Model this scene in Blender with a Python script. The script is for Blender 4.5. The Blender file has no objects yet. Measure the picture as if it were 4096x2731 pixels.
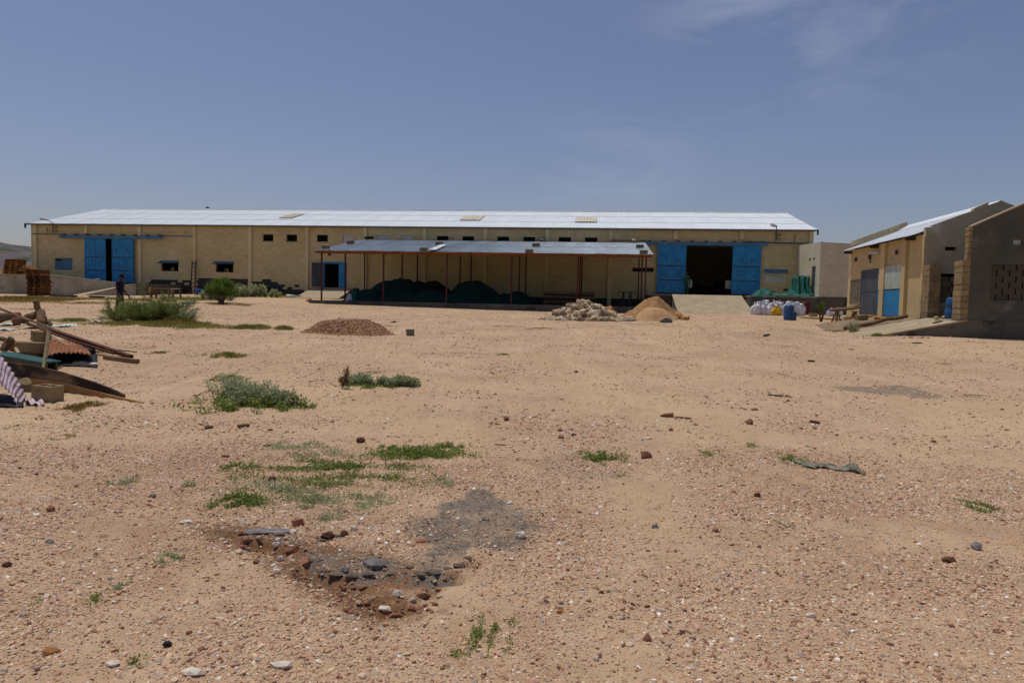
import bpy, bmesh, math, random
import numpy as np
from mathutils import Vector, Matrix, Euler

random.seed(11)
RNG = np.random.default_rng(11)
SC = bpy.context.scene
COL = SC.collection
PI = math.pi

# ------------------------------------------------------------------ camera
F = 2844.0
EYE = Vector((0, 0, 1.6))
PITCH = math.radians(3.27)
ROLL = 0.021
cam_data = bpy.data.cameras.new('camera')
cam_data.sensor_width = 36.0
cam_data.lens = 36.0 * F / 4096.0
cam_data.clip_start = 0.1
cam_data.clip_end = 6000
cam = bpy.data.objects.new('camera', cam_data)
COL.objects.link(cam)
CM = (Matrix.Rotation(PI / 2 - PITCH, 3, 'X') @ Matrix.Rotation(ROLL, 3, 'Z'))
cam.matrix_world = Matrix.Translation(EYE) @ CM.to_4x4()
SC.camera = cam

# ------------------------------------------------------------------ light
SUN_EL, SUN_AZ = math.radians(75), math.radians(142)     # azimuth counter-clockwise from +X
sun_dir = Vector((math.cos(SUN_EL) * math.cos(SUN_AZ), math.cos(SUN_EL) * math.sin(SUN_AZ), math.sin(SUN_EL)))
sd = bpy.data.lights.new('sun', 'SUN')
sd.energy = 2.62
sd.angle = math.radians(0.55)
sd.color = (1.0, 0.95, 0.87)
sun = bpy.data.objects.new('sun', sd)
sun.rotation_euler = sun_dir.to_track_quat('Z', 'Y').to_euler()
COL.objects.link(sun)

world = bpy.data.worlds.new('World')
SC.world = world
world.use_nodes = True
wt = world.node_tree
wt.nodes.clear()
w_out = wt.nodes.new('ShaderNodeOutputWorld')
w_bg = wt.nodes.new('ShaderNodeBackground')
w_sky = wt.nodes.new('ShaderNodeTexSky')
w_sky.sky_type = 'NISHITA'
w_sky.sun_disc = False
w_sky.sun_elevation = SUN_EL
w_sky.sun_rotation = PI / 2 - SUN_AZ
w_sky.altitude = 0
w_sky.air_density = 1.0
w_sky.dust_density = 1.4
w_sky.ozone_density = 2.2
w_bg.inputs['Strength'].default_value = 0.078
# thin cirrus veil, mixed into the sky by direction
w_tc = wt.nodes.new('ShaderNodeTexCoord')
w_map = wt.nodes.new('ShaderNodeMapping')
w_map.inputs['Scale'].default_value = (2.2, 2.2, 9.0)
w_map.inputs['Rotation'].default_value = (0.12, -0.1, 0.3)
w_n = wt.nodes.new('ShaderNodeTexNoise')
w_n.inputs['Scale'].default_value = 1.6
w_n.inputs['Detail'].default_value = 7
w_n.inputs['Roughness'].default_value = 0.62
w_n.inputs['Distortion'].default_value = 0.5
w_r = wt.nodes.new('ShaderNodeMapRange')
w_r.inputs['From Min'].default_value = 0.42
w_r.inputs['From Max'].default_value = 0.72
w_r.inputs['To Max'].default_value = 1.0
w_mix = wt.nodes.new('ShaderNodeMix')
w_mix.data_type = 'RGBA'
w_mix.inputs['B'].default_value = (10.0, 10.2, 10.6, 1)
L = wt.links.new
L(w_tc.outputs['Generated'], w_map.inputs['Vector'])
L(w_map.outputs['Vector'], w_n.inputs['Vector'])
L(w_n.outputs['Fac'], w_r.inputs['Value'])
# the wisps gather in a few stretches of the sky
def w_blob(vx, vy, vz, r, amt):
    d = wt.nodes.new('ShaderNodeVectorMath'); d.operation = 'DISTANCE'; d.inputs[1].default_value = (vx, vy, vz)
    L(w_tc.outputs['Generated'], d.inputs[0])
    m = wt.nodes.new('ShaderNodeMapRange'); m.interpolation_type = 'SMOOTHSTEP'
    m.inputs[1].default_value = 0; m.inputs[2].default_value = r; m.inputs[3].default_value = amt; m.inputs[4].default_value = 0
    L(d.outputs['Value'], m.inputs[0]); return m.outputs[0]
w_acc = None
for b in ((.37, .83, .41, .24, .26), (.24, .90, .30, .18, .14), (.12, .97, .17, .16, .10), (-.75, .2, .5, .5, .16), (.6, -.6, .5, .6, .18)):
    o_ = w_blob(*b)
    if w_acc is None: w_acc = o_
    else:
        ad = wt.nodes.new('ShaderNodeMath'); ad.operation = 'ADD'; L(w_acc, ad.inputs[0]); L(o_, ad.inputs[1]); w_acc = ad.outputs[0]
w_mul = wt.nodes.new('ShaderNodeMath'); w_mul.operation = 'MULTIPLY'
L(w_acc, w_mul.inputs[0]); L(w_r.outputs['Result'], w_mul.inputs[1]); L(w_mul.outputs[0], w_mix.inputs['Factor'])
w_tint = wt.nodes.new('ShaderNodeMix')
w_tint.data_type = 'RGBA'
w_tint.blend_type = 'MULTIPLY'
w_tint.inputs['Factor'].default_value = 1.0
w_tint.inputs['B'].default_value = (0.98, 0.89, 0.975, 1)
L(w_sky.outputs['Color'], w_tint.inputs['A'])
L(w_tint.outputs['Result'], w_mix.inputs['A'])
L(w_mix.outputs['Result'], w_bg.inputs['Color'])
L(w_bg.outputs['Background'], w_out.inputs['Surface'])
vs = SC.view_settings
SC.display_settings.display_device = 'sRGB'
vs.view_transform = 'Standard'
vs.look = 'None'
vs.gamma = 1
vs.use_curve_mapping = False
vs.exposure = 0.0

# ------------------------------------------------------------------ helpers
def tag(o, label=None, cat=None, group=None, kind=None):
    if label: o['label'] = label
    if cat: o['category'] = cat
    if group: o['group'] = group
    if kind: o['kind'] = kind
    return o

def empty(name, loc=(0, 0, 0), rz=0, label=None, cat=None, group=None, parent=None):
    o = bpy.data.objects.new(name, None)
    COL.objects.link(o)
    o.location = loc
    o.rotation_euler = (0, 0, rz)
    o.empty_display_size = 0.1
    if parent: o.parent = parent
    return tag(o, label, cat, group)

def inst(name, mesh, parent=None, loc=(0, 0, 0), rot=(0, 0, 0), scale=(1, 1, 1)):
    o = bpy.data.objects.new(name, mesh)
    COL.objects.link(o)
    o.location = loc
    o.rotation_euler = rot
    o.scale = scale
    if parent: o.parent = parent
    return o

def copy_tree(o, parent=None):
    c = o.copy()
    COL.objects.link(c)
    if parent: c.parent = parent
    for ch in list(o.children):
        copy_tree(ch, c)
    return c

BOXF = [(0, 3, 2, 1), (4, 5, 6, 7), (0, 1, 5, 4), (1, 2, 6, 5), (2, 3, 7, 6), (3, 0, 4, 7)]

class MB:
    """collects polygons, builds ONE mesh"""
    def __init__(s):
        s.v = []; s.f = []; s.tone = []; s.cur = 0.0; s.mi = []; s.m = 0
    def add(s, vs_, fs):
        n = len(s.v)
        s.v.extend([tuple(v) for v in vs_])
        s.f.extend([tuple(i + n for i in f) for f in fs])
        s.tone.extend([s.cur] * len(vs_))
        s.mi.extend([s.m] * len(fs))
        return s
    def box(s, x0, x1, y0, y1, z0, z1, j=0.0):
        v = [(x0, y0, z0), (x1, y0, z0), (x1, y1, z0), (x0, y1, z0), (x0, y0, z1), (x1, y0, z1), (x1, y1, z1), (x0, y1, z1)]
        if j: v = [(a + random.uniform(-j, j), b + random.uniform(-j, j), c + random.uniform(-j, j)) for a, b, c in v]
        return s.add(v, BOXF)
    def cbox(s, c, d, M=None, j=0.0):
        v = []
        for z in (-.5, .5):
            for x, y in ((-.5, -.5), (.5, -.5), (.5, .5), (-.5, .5)):
                p = Vector((x * d[0] + random.uniform(-j, j), y * d[1] + random.uniform(-j, j), z * d[2] + random.uniform(-j, j)))
                if M: p = M @ p
                v.append(p + Vector(c))
        return s.add(v, BOXF)
    def bar(s, a, b, w, h=None, up=(0, 0, 1)):
        """rectangular bar from a to b"""
        a = Vector(a); b = Vector(b); h = h or w
        d = (b - a).normalized(); u = Vector(up)
        if abs(d.dot(u)) > .98: u = Vector((0, 1, 0))
        sx = d.cross(u).normalized(); uz = sx.cross(d).normalized()
        v = []
        for p in (a, b):
            for i, k in ((-1, -1), (1, -1), (1, 1), (-1, 1)):
                v.append(p + sx * (i * w / 2) + uz * (k * h / 2))
        return s.add(v, [(0, 3, 2, 1), (4, 5, 6, 7), (0, 1, 5, 4), (1, 2, 6, 5), (2, 3, 7, 6), (3, 0, 4, 7)])
    def tube(s, pts, rad, n=8, cap=True):
        pts = [Vector(p) for p in pts]
        if not isinstance(rad, (list, tuple)): rad = [rad] * len(pts)
        base = len(s.v); vv = []; ff = []
        prev = None
        for i, p in enumerate(pts):
            d = (pts[min(i + 1, len(pts) - 1)] - pts[max(i - 1, 0)]).normalized()
            if prev is None:
                u = Vector((0, 0, 1)) if abs(d.z) < .9 else Vector((1, 0, 0))
                u = (u - d * u.dot(d)).normalized()
            else:
                u = (prev - d * prev.dot(d)).normalized()
            prev = u; w = d.cross(u)
            for k in range(n):
                a = 2 * PI * k / n
                vv.append(p + (u * math.cos(a) + w * math.sin(a)) * rad[i])
        for i in range(len(pts) - 1):
            for k in range(n):
                a = i * n + k; b = i * n + (k + 1) % n
                ff.append((a, b, b + n, a + n))
        if cap:
            ff.append(tuple(range(n - 1, -1, -1)))
            m = (len(pts) - 1) * n
            ff.append(tuple(range(m, m + n)))
        return s.add(vv, ff)
    def lathe(s, prof, n=20, c=(0, 0, 0)):
        vv = []; ff = []
        for r, z in prof:
            for k in range(n):
                a = 2 * PI * k / n
                vv.append((c[0] + r * math.cos(a), c[1] + r * math.sin(a), c[2] + z))
        for i in range(len(prof) - 1):
            for k in range(n):
                a = i * n + k; b = i * n + (k + 1) % n
                ff.append((a, b, b + n, a + n))
        ff.append(tuple(range(n - 1, -1, -1)))
        m = (len(prof) - 1) * n
        ff.append(tuple(range(m, m + n)))
        return s.add(vv, ff)
    def poly(s, pts, d):
        """prism: polygon pts extruded by vector d"""
        n = len(pts); d = Vector(d)
        v = [Vector(p) for p in pts] + [Vector(p) + d for p in pts]
        f = [tuple(range(n - 1, -1, -1)), tuple(range(n, 2 * n))] + [(i, (i + 1) % n, (i + 1) % n + n, i + n) for i in range(n)]
        return s.add(v, f)
    def mesh(s, name, mats, smooth=False):
        me = bpy.data.meshes.new(name)
        me.from_pydata(s.v, [], s.f)
        if not isinstance(mats, (list, tuple)): mats = [mats]
        for m in mats: me.materials.append(m)
        if any(s.mi): me.polygons.foreach_set('material_index', s.mi)
        if any(s.tone):
            at = me.attributes.new('tone', 'FLOAT', 'POINT')
            at.data.foreach_set('value', s.tone)
        if smooth: me.polygons.foreach_set('use_smooth', [True] * len(me.polygons))
        me.validate(); me.update()
        return me
    def build(s, name, mats, parent=None, smooth=False, loc=(0, 0, 0), rot=(0, 0, 0)):
        return inst(name, s.mesh(name, mats, smooth), parent, loc, rot)

def fixn(o):
    bm = bmesh.new(); bm.from_mesh(o.data)
    bmesh.ops.recalc_face_normals(bm, faces=bm.faces)
    bm.to_mesh(o.data); bm.free()
    return o

def bevel(o, w=.01, seg=1):
    m = o.modifiers.new('bevel', 'BEVEL'); m.width = w; m.segments = seg; m.limit_method = 'ANGLE'
    return o

# ------------------------------------------------------------------ materials
def srgb(r, g, b):
    f = lambda c: ((c / 255 + .055) / 1.055) ** 2.4 if c > 10 else c / 255 / 12.92
    return (f(r), f(g), f(b), 1)

MATS = {}
def mat(name, c1, c2=None, scale=2.0, rough=.9, bump=.25, bscale=35, metal=0, spec=.3, rnd=0.0, fine=.25, c3=None, t3=.62, s3=6.0,
        stretch=(1, 1, 1), tone=0.0, transl=0, dist=.0, fscale=None, bdist=.02):
    if name in MATS: return MATS[name]
    m = bpy.data.materials.new(name); MATS[name] = m
    m.use_nodes = True
    nt = m.node_tree; N = nt.nodes.new; K = nt.links.new
    nt.nodes.clear()
    out = N('ShaderNodeOutputMaterial'); bs = N('ShaderNodeBsdfPrincipled')
    K(bs.outputs[0], out.inputs[0])
    bs.inputs['Roughness'].default_value = rough
    bs.inputs['Metallic'].default_value = metal
    bs.inputs['Specular IOR Level'].default_value = spec
    tc = N('ShaderNodeTexCoord'); mp = N('ShaderNodeMapping')
    mp.inputs['Scale'].default_value = stretch
    K(tc.outputs['Object'], mp.inputs['Vector'])
    vec = mp.outputs['Vector']
    oi = N('ShaderNodeObjectInfo')
    addv = N('ShaderNodeVectorMath'); addv.operation = 'MULTIPLY_ADD'
    comb = N('ShaderNodeCombineXYZ')
    K(oi.outputs['Random'], comb.inputs[0]); K(oi.outputs['Random'], comb.inputs[1]); K(oi.outputs['Random'], comb.inputs[2])
    addv.inputs[1].default_value = (17.3, 31.7, 23.9)
    K(comb.outputs[0], addv.inputs[0]); K(vec, addv.inputs[2])
    vec = addv.outputs[0]
    c2 = c2 or tuple(x * .72 for x in c1[:3]) + (1,)
    n1 = N('ShaderNodeTexNoise'); n1.inputs['Scale'].default_value = scale; n1.inputs['Detail'].default_value = 5
    n1.inputs['Roughness'].default_value = .6; n1.inputs['Distortion'].default_value = dist
    K(vec, n1.inputs['Vector'])
    mr = N('ShaderNodeMapRange'); mr.inputs['From Min'].default_value = .36; mr.inputs['From Max'].default_value = .64
    K(n1.outputs['Fac'], mr.inputs['Value'])
    mx = N('ShaderNodeMix'); mx.data_type = 'RGBA'
    mx.inputs['A'].default_value = c1; mx.inputs['B'].default_value = c2
    K(mr.outputs[0], mx.inputs['Factor'])
    col = mx.outputs['Result']
    if c3:
        n3 = N('ShaderNodeTexNoise'); n3.inputs['Scale'].default_value = s3; n3.inputs['Detail'].default_value = 6
        n3.inputs['Roughness'].default_value = .65
        K(vec, n3.inputs['Vector'])
        m3 = N('ShaderNodeMapRange'); m3.inputs['From Min'].default_value = t3 - .05; m3.inputs['From Max'].default_value = t3 + .05
        K(n3.outputs['Fac'], m3.inputs['Value'])
        x3 = N('ShaderNodeMix'); x3.data_type = 'RGBA'; x3.inputs['B'].default_value = c3
        K(m3.outputs[0], x3.inputs['Factor']); K(col, x3.inputs['A']); col = x3.outputs['Result']
    nf = N('ShaderNodeTexNoise'); nf.inputs['Scale'].default_value = fscale or bscale; nf.inputs['Detail'].default_value = 4
    nf.inputs['Roughness'].default_value = .7
    K(vec, nf.inputs['Vector'])
    val = N('ShaderNodeMath'); val.operation = 'MULTIPLY_ADD'
    val.inputs[1].default_value = fine * 2; val.inputs[2].default_value = 1 - fine
    K(nf.outputs['Fac'], val.inputs[0])
    v = val.outputs[0]
    if rnd:
        r2 = N('ShaderNodeMath'); r2.operation = 'MULTIPLY_ADD'; r2.inputs[1].default_value = rnd * 2; r2.inputs[2].default_value = 1 - rnd
        K(oi.outputs['Random'], r2.inputs[0])
        mm = N('ShaderNodeMath'); mm.operation = 'MULTIPLY'; K(v, mm.inputs[0]); K(r2.outputs[0], mm.inputs[1]); v = mm.outputs[0]
    if tone:
        at = N('ShaderNodeAttribute'); at.attribute_name = 'tone'
        r3 = N('ShaderNodeMath'); r3.operation = 'MULTIPLY_ADD'; r3.inputs[1].default_value = tone; r3.inputs[2].default_value = 1
        K(at.outputs['Fac'], r3.inputs[0])
        mm = N('ShaderNodeMath'); mm.operation = 'MULTIPLY'; K(v, mm.inputs[0]); K(r3.outputs[0], mm.inputs[1]); v = mm.outputs[0]
    sc = N('ShaderNodeVectorMath'); sc.operation = 'SCALE'
    K(col, sc.inputs[0]); K(v, sc.inputs['Scale'])
    K(sc.outputs[0], bs.inputs['Base Color'])
    if transl:
        tr = N('ShaderNodeBsdfTranslucent'); K(sc.outputs[0], tr.inputs['Color'])
        ms = N('ShaderNodeMixShader'); ms.inputs[0].default_value = transl
        K(bs.outputs[0], ms.inputs[1]); K(tr.outputs[0], ms.inputs[2]); K(ms.outputs[0], out.inputs[0])
    if bump:
        nb = N('ShaderNodeTexNoise'); nb.inputs['Scale'].default_value = bscale; nb.inputs['Detail'].default_value = 5
        nb.inputs['Roughness'].default_value = .65
        K(vec, nb.inputs['Vector'])
        b = N('ShaderNodeBump'); b.inputs['Strength'].default_value = bump; b.inputs['Distance'].default_value = bdist
        K(nb.outputs['Fac'], b.inputs['Height']); K(b.outputs[0], bs.inputs['Normal'])
    return m

paint = mat('beige_paint', srgb(204, 188, 142), srgb(192, 174, 128), scale=.35, bump=.35, bscale=14, rough=.95, tone=.15, rnd=.04, fine=.2, c3=srgb(172, 156, 114), t3=.66, s3=.8)
paint_smooth = mat('cream_plaster', srgb(216, 202, 158), srgb(200, 184, 138), scale=.6, bump=.2, bscale=9, rough=.95, fine=.12)
plaster_store = mat('store_plaster', srgb(206, 182, 128), srgb(190, 166, 122), scale=.5, bump=.25, bscale=7, rough=.95, fine=.12, c3=srgb(150, 138, 120), t3=.63, s3=.7)
black_paint = mat('black_bitumen_paint', srgb(66, 64, 58), srgb(50, 49, 46), scale=1.2, bump=.3, bscale=14, rough=.9, tone=.2, c3=srgb(120, 114, 98), t3=.66, s3=5)
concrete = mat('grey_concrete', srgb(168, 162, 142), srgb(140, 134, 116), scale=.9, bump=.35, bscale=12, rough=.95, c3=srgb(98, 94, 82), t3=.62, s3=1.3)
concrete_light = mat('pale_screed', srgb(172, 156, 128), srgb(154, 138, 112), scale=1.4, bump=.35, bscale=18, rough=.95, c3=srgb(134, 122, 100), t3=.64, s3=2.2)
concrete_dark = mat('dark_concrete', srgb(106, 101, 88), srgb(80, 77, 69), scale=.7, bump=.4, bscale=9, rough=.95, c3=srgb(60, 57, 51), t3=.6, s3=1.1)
render_grey = mat('grey_cement_render', srgb(98, 96, 84), srgb(80, 79, 70), scale=.5, bump=.4, bscale=7, rough=.95, c3=srgb(116, 114, 104), t3=.62, s3=.8, fine=.22)
render_brown = mat('brown_grey_render', srgb(186, 172, 142), srgb(166, 152, 124), scale=.5, bump=.4, bscale=7, rough=.95, c3=srgb(196, 190, 172), t3=.64, s3=.7, fine=.2)
block_mat = mat('cement_block', srgb(158, 136, 98), srgb(134, 114, 82), scale=3, bump=.5, bscale=30, rough=.95, rnd=.14, fine=.25, c3=srgb(112, 96, 74), t3=.64, s3=5)
block_grey = mat('grey_cement_block', srgb(120, 112, 96), srgb(98, 91, 78), scale=3, bump=.5, bscale=40, rough=.95, rnd=.14, fine=.25)
annex_paint = mat('pale_cream_paint', srgb(200, 192, 166), srgb(186, 178, 150), scale=.6, bump=.25, bscale=10, rough=.95, rnd=.04, tone=.2, fine=.1)
roof_white = mat('white_roof_metal', srgb(218, 224, 227), srgb(210, 217, 221), scale=.3, bump=0, bscale=8, rough=.55, spec=.4, fine=.05, rnd=.015)
roof_galv = mat('galvanised_metal', srgb(164, 175, 184), srgb(142, 153, 160), scale=.8, bump=.05, bscale=8, rough=.65, spec=.3, fine=.08, rnd=.08, metal=.0, c3=srgb(160, 160, 155), t3=.66, s3=1.5)
skylight = mat('yellowed_skylight', srgb(210, 208, 192), srgb(194, 184, 158), scale=2.5, bump=.1, rough=.7, c3=srgb(150, 124, 92), t3=.60, s3=3)
blue_paint = mat('blue_door_paint', srgb(30, 136, 190), srgb(24, 118, 172), scale=1.0, bump=.12, bscale=10, rough=.5, spec=.4, fine=.08, c3=srgb(60, 96, 92), t3=.66, s3=4.5, rnd=.05)
blue_dim = mat('faded_blue_metal', srgb(84, 130, 158), srgb(70, 108, 132), scale=1.5, bump=.15, rough=.6, c3=srgb(80, 90, 96), t3=.64, s3=5)
blue_old = mat('worn_grey_metal', srgb(84, 92, 98), srgb(64, 72, 78), scale=2, bump=.15, rough=.6, c3=srgb(104, 112, 112), t3=.62, s3=4, stretch=(1, 1, .25))
rust_dark = mat('dark_rusted_steel', srgb(70, 56, 44), srgb(48, 40, 34), scale=4, bump=.3, rough=.8)
red_steel = mat('red_oxide_steel', srgb(88, 42, 37), srgb(68, 34, 31), scale=1.5, bump=.15, rough=.7, rnd=.1, c3=srgb(70, 40, 34), t3=.64)
orange_wood = mat('orange_brown_timber', srgb(150, 88, 46), srgb(118, 68, 36), scale=3, bump=.3, rough=.9, stretch=(.2, 1, 1), c3=srgb(86, 56, 36), t3=.62)
rust = mat('rusty_iron', srgb(150, 96, 58), srgb(112, 66, 40), scale=5, bump=.35, bscale=30, rough=.9, c3=srgb(176, 136, 100), t3=.6, s3=4)
rust_brown = mat('brown_rust', srgb(104, 68, 46), srgb(78, 50, 34), scale=5, bump=.35, bscale=40, rough=.85)
lilac_sheet = mat('weathered_sheet', srgb(196, 178, 186), srgb(168, 146, 152), scale=5, bump=.15, rough=.75, c3=srgb(136, 96, 76), t3=.6, s3=6)
wood_old = mat('weathered_timber', srgb(142, 114, 84), srgb(104, 80, 56), scale=2.5, bump=.4, bscale=25, rough=.9, stretch=(.15, 1, 1), c3=srgb(62, 46, 36), t3=.6, s3=2)
wood_pale = mat('pale_timber', srgb(178, 164, 134), srgb(146, 130, 102), scale=3, bump=.4, bscale=25, rough=.9, stretch=(1, 1, .2))
pallet_wood = mat('pallet_timber', srgb(158, 108, 56), srgb(114, 76, 42), scale=2, bump=.3, rough=.9, rnd=.35, stretch=(.3, 1, 1))
pallet_dark = mat('brown_pallet_timber', srgb(116, 78, 46), srgb(80, 54, 34), scale=2, bump=.3, rough=.9, rnd=.35, stretch=(.3, 1, 1))
bark = mat('tree_bark', srgb(112, 90, 68), srgb(76, 60, 46), scale=6, bump=.8, bscale=18, rough=.95, stretch=(1, 1, .4))
log_mat = mat('dry_log', srgb(126, 98, 72), srgb(88, 66, 48), scale=3, bump=.8, bscale=14, rough=.95, c3=srgb(150, 132, 110), t3=.62, s3=3)
net_green = mat('dark_green_net', srgb(16, 58, 56), srgb(11, 40, 40), scale=3, bump=.6, bscale=22, rough=.95, fine=.35)
tarp_green = mat('green_tarpaulin', srgb(36, 104, 88), srgb(22, 76, 66), scale=3, bump=.5, bscale=12, rough=.8, fine=.25)
teal_paint = mat('dark_teal_paint', srgb(24, 84, 74), srgb(20, 68, 62), scale=3, bump=.1, rough=.6)
olive_side = mat('olive_board_side', srgb(96, 92, 66), srgb(74, 74, 54), scale=3, bump=.3, rough=.9)
plastic_white = mat('white_woven_plastic', srgb(232, 232, 238), srgb(192, 192, 202), scale=4, bump=.5, bscale=12, rough=.75, fine=.12, transl=.12, rnd=.06)
plastic_yellow = mat('yellow_plastic', srgb(216, 180, 36), srgb(184, 146, 22), scale=4, bump=.4, bscale=14, rough=.6)
plastic_blue = mat('blue_drum_plastic', srgb(42, 88, 140), srgb(34, 72, 116), scale=2, bump=.1, rough=.5, fine=.1)
drum_red = mat('dark_red_drum', srgb(98, 36, 28), srgb(74, 28, 24), scale=3, bump=.15, rough=.6)
black_rubber = mat('black_rubber', srgb(40, 38, 38), srgb(28, 27, 28), scale=4, bump=.4, rough=.8)
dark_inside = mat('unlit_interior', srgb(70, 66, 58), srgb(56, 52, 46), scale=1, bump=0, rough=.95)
sheet_pale = mat('pale_metal_sheet', srgb(196, 204, 196), srgb(168, 176, 164), scale=2, bump=.15, rough=.6, metal=.2, c3=srgb(150, 168, 130), t3=.6)
white_paint = mat('white_paint', srgb(206, 206, 200), srgb(184, 184, 180), scale=2, bump=.1, rough=.7, c3=srgb(150, 146, 136), t3=.65)
stone_pale = mat('pale_quarry_stone', srgb(196, 180, 152), srgb(160, 142, 116), scale=4, bump=.5, bscale=9, rough=.95, rnd=.22, c3=srgb(140, 112, 84), t3=.58, s3=3)
stone_orange = mat('orange_laterite', srgb(184, 132, 72), srgb(146, 98, 52), scale=5, bump=.6, bscale=12, rough=.95, rnd=.2)
stone_red = mat('reddish_stone', srgb(158, 108, 84), srgb(122, 80, 62), scale=14, bump=.4, bscale=40, rough=.95, rnd=.25)
stone_grey = mat('grey_stone', srgb(132, 126, 120), srgb(98, 94, 92), scale=14, bump=.4, bscale=40, rough=.9, rnd=.25)
stone_white = mat('white_quartz_stone', srgb(222, 212, 196), srgb(190, 176, 156), scale=14, bump=.3, bscale=40, rough=.8, rnd=.15)
gravel_heap = mat('brown_gravel', srgb(158, 116, 82), srgb(128, 90, 62), scale=6, bump=.8, bscale=16, rough=.95, fine=.4)
sand_brown = mat('brown_building_sand', srgb(160, 124, 82), srgb(138, 104, 68), scale=3, bump=.5, bscale=22, rough=.95, fine=.25)
sand_pale = mat('pale_building_sand', srgb(188, 150, 108), srgb(174, 136, 96), scale=3, bump=.3, bscale=40, rough=.95, fine=.15)
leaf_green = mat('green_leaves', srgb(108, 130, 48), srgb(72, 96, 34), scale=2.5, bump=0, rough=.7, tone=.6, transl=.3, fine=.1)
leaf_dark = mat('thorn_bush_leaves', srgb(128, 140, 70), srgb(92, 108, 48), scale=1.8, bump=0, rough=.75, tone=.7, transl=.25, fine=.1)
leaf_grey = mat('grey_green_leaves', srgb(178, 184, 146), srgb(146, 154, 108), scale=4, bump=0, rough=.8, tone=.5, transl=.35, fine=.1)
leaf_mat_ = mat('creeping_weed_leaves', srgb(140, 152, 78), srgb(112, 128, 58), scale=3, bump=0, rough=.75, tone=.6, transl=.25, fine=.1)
grass_mat = mat('green_grass', srgb(172, 164, 96), srgb(138, 140, 70), scale=1.5, bump=0, rough=.8, tone=.6, transl=.25, fine=.1)
grass_dry = mat('dry_grass', srgb(170, 148, 82), srgb(140, 126, 62), scale=1.5, bump=0, rough=.85, tone=.5, transl=.25, fine=.1)
dead_brown = mat('dead_brown_leaves', srgb(126, 84, 56), srgb(88, 58, 42), scale=4, bump=0, rough=.9, tone=.5, transl=.1)
cloth_rag = mat('grey_green_rag', srgb(132, 132, 112), srgb(98, 90, 68), scale=5, bump=.5, bscale=20, rough=.9, c3=srgb(160, 170, 166), t3=.6, s3=6)
cloth_navy = mat('navy_cloth', srgb(30, 30, 62), srgb(22, 22, 46), scale=5, bump=.2, bscale=20, rough=.95)
cloth_dark = mat('dark_trouser_cloth', srgb(54, 56, 52), srgb(42, 44, 40), scale=5, bump=.2, bscale=20, rough=.95)
cloth_green = mat('green_overall_cloth', srgb(38, 84, 70), srgb(28, 64, 54), scale=5, bump=.2, bscale=20, rough=.95)
skin_mat = mat('dark_skin', srgb(78, 50, 38), srgb(66, 42, 32), scale=6, bump=.05, rough=.6)
hair_mat = mat('black_hair', srgb(20, 17, 16), srgb(14, 12, 12), scale=30, bump=.4, bscale=80, rough=.9)
hill_mat = mat('stony_hill', srgb(102, 94, 94), srgb(82, 78, 78), scale=.02, bump=.0, bscale=.3, rough=.95, c3=srgb(66, 70, 54), t3=.52, s3=.06, fine=.35, fscale=.15)

# ------------------------------------------------------------------ pixel -> place (the photo's full-size pixel grid)
def ray(px, py):
    return (CM @ Vector(((px - 2048) / F, -(py - 1365.5) / F, -1.0))).normalized()
def hit(px, py, p0, n):
    d = ray(px, py); n = Vector(n)
    return EYE + d * ((Vector(p0) - EYE).dot(n) / d.dot(n))
def onY(px, py, Y):
    return hit(px, py, (0, Y, 0), (0, 1, 0))

# terrain height: rows of (Y, [(X, z) ...])
ROWS = [(-60, [(0, 0.)]), (8, [(0, 0.)]), (10, [(0, .06)]), (16, [(0, .22)]),
        (22.7, [(-25, .46), (-3, .42), (11, .60), (14, .68), (20, .60)]),
        (29, [(-16, .62), (0, .58), (11, .74), (20, .80)]),
        (36, [(-30, .82), (-16, .76), (0, .72), (15, .84)]),
        (42, [(-30, .98), (-16, .92), (0, .82), (15, .92)]),
        (48, [(-38, 1.12), (-13, 1.10), (3, .95), (15, 1.02), (22, 1.1)]),
        (55, [(-45, 1.25), (-38, 1.25), (-26, 1.42), (-15, 1.42), (0, 1.2), (15, 1.12), (25, 1.2)]),
        (61, [(-45, 1.3), (-38, 1.3), (-26, 1.66), (-15, 1.76), (-10, 1.5), (0, 1.2), (15, 1.15)]),
        (80, [(0, 1.3)]), (160, [(0, .5)]), (5000, [(0, -2.)])]
def gz(x, y):
    x = np.asarray(x, float); y = np.asarray(y, float)
    x, y = np.broadcast_arrays(x, y)
    yr = np.array([r[0] for r in ROWS], float)
    vals = np.stack([np.interp(x, [a for a, b in r[1]], [b for a, b in r[1]]) for r in ROWS], 0)
    i = np.clip(np.searchsorted(yr, y) - 1, 0, len(yr) - 2)
    t = np.clip((y - yr[i]) / (yr[i + 1] - yr[i]), 0, 1)
    a = np.take_along_axis(vals.reshape(len(yr), -1), i.reshape(1, -1), 0)[0]
    b = np.take_along_axis(vals.reshape(len(yr), -1), (i + 1).reshape(1, -1), 0)[0]
    r = a + (b - a) * t.reshape(-1)
    r = r.reshape(x.shape)
    # gentle unevenness of a trampled yard
    xx, yy = x, y
    und = .008 * np.sin(xx * .9 + 1.3 * np.sin(yy * .35)) + .006 * np.sin(yy * .7 + xx * .9) + .006 * np.sin(xx * 2.3 + yy * 1.1)
    return r + und * np.clip((yy - 1) / 6, 0, 1) * np.clip((120 - yy) / 40, 0, 1)
def G(x, y): return float(gz(x, y))
def gpt(px, py):
    d = ray(px, py)
    t = 1.0; step = .05
    last = t
    while t < 400:
        p = EYE + d * t
        if p.z < G(p.x, p.y): break
        last = t; t *= 1.02
    a, b = last, t
    for _ in range(20):
        m = (a + b) / 2; p = EYE + d * m
        if p.z < G(p.x, p.y): b = m
        else: a = m
    return EYE + d * b
def gpt0(px, py): return gpt(px, py)
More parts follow.
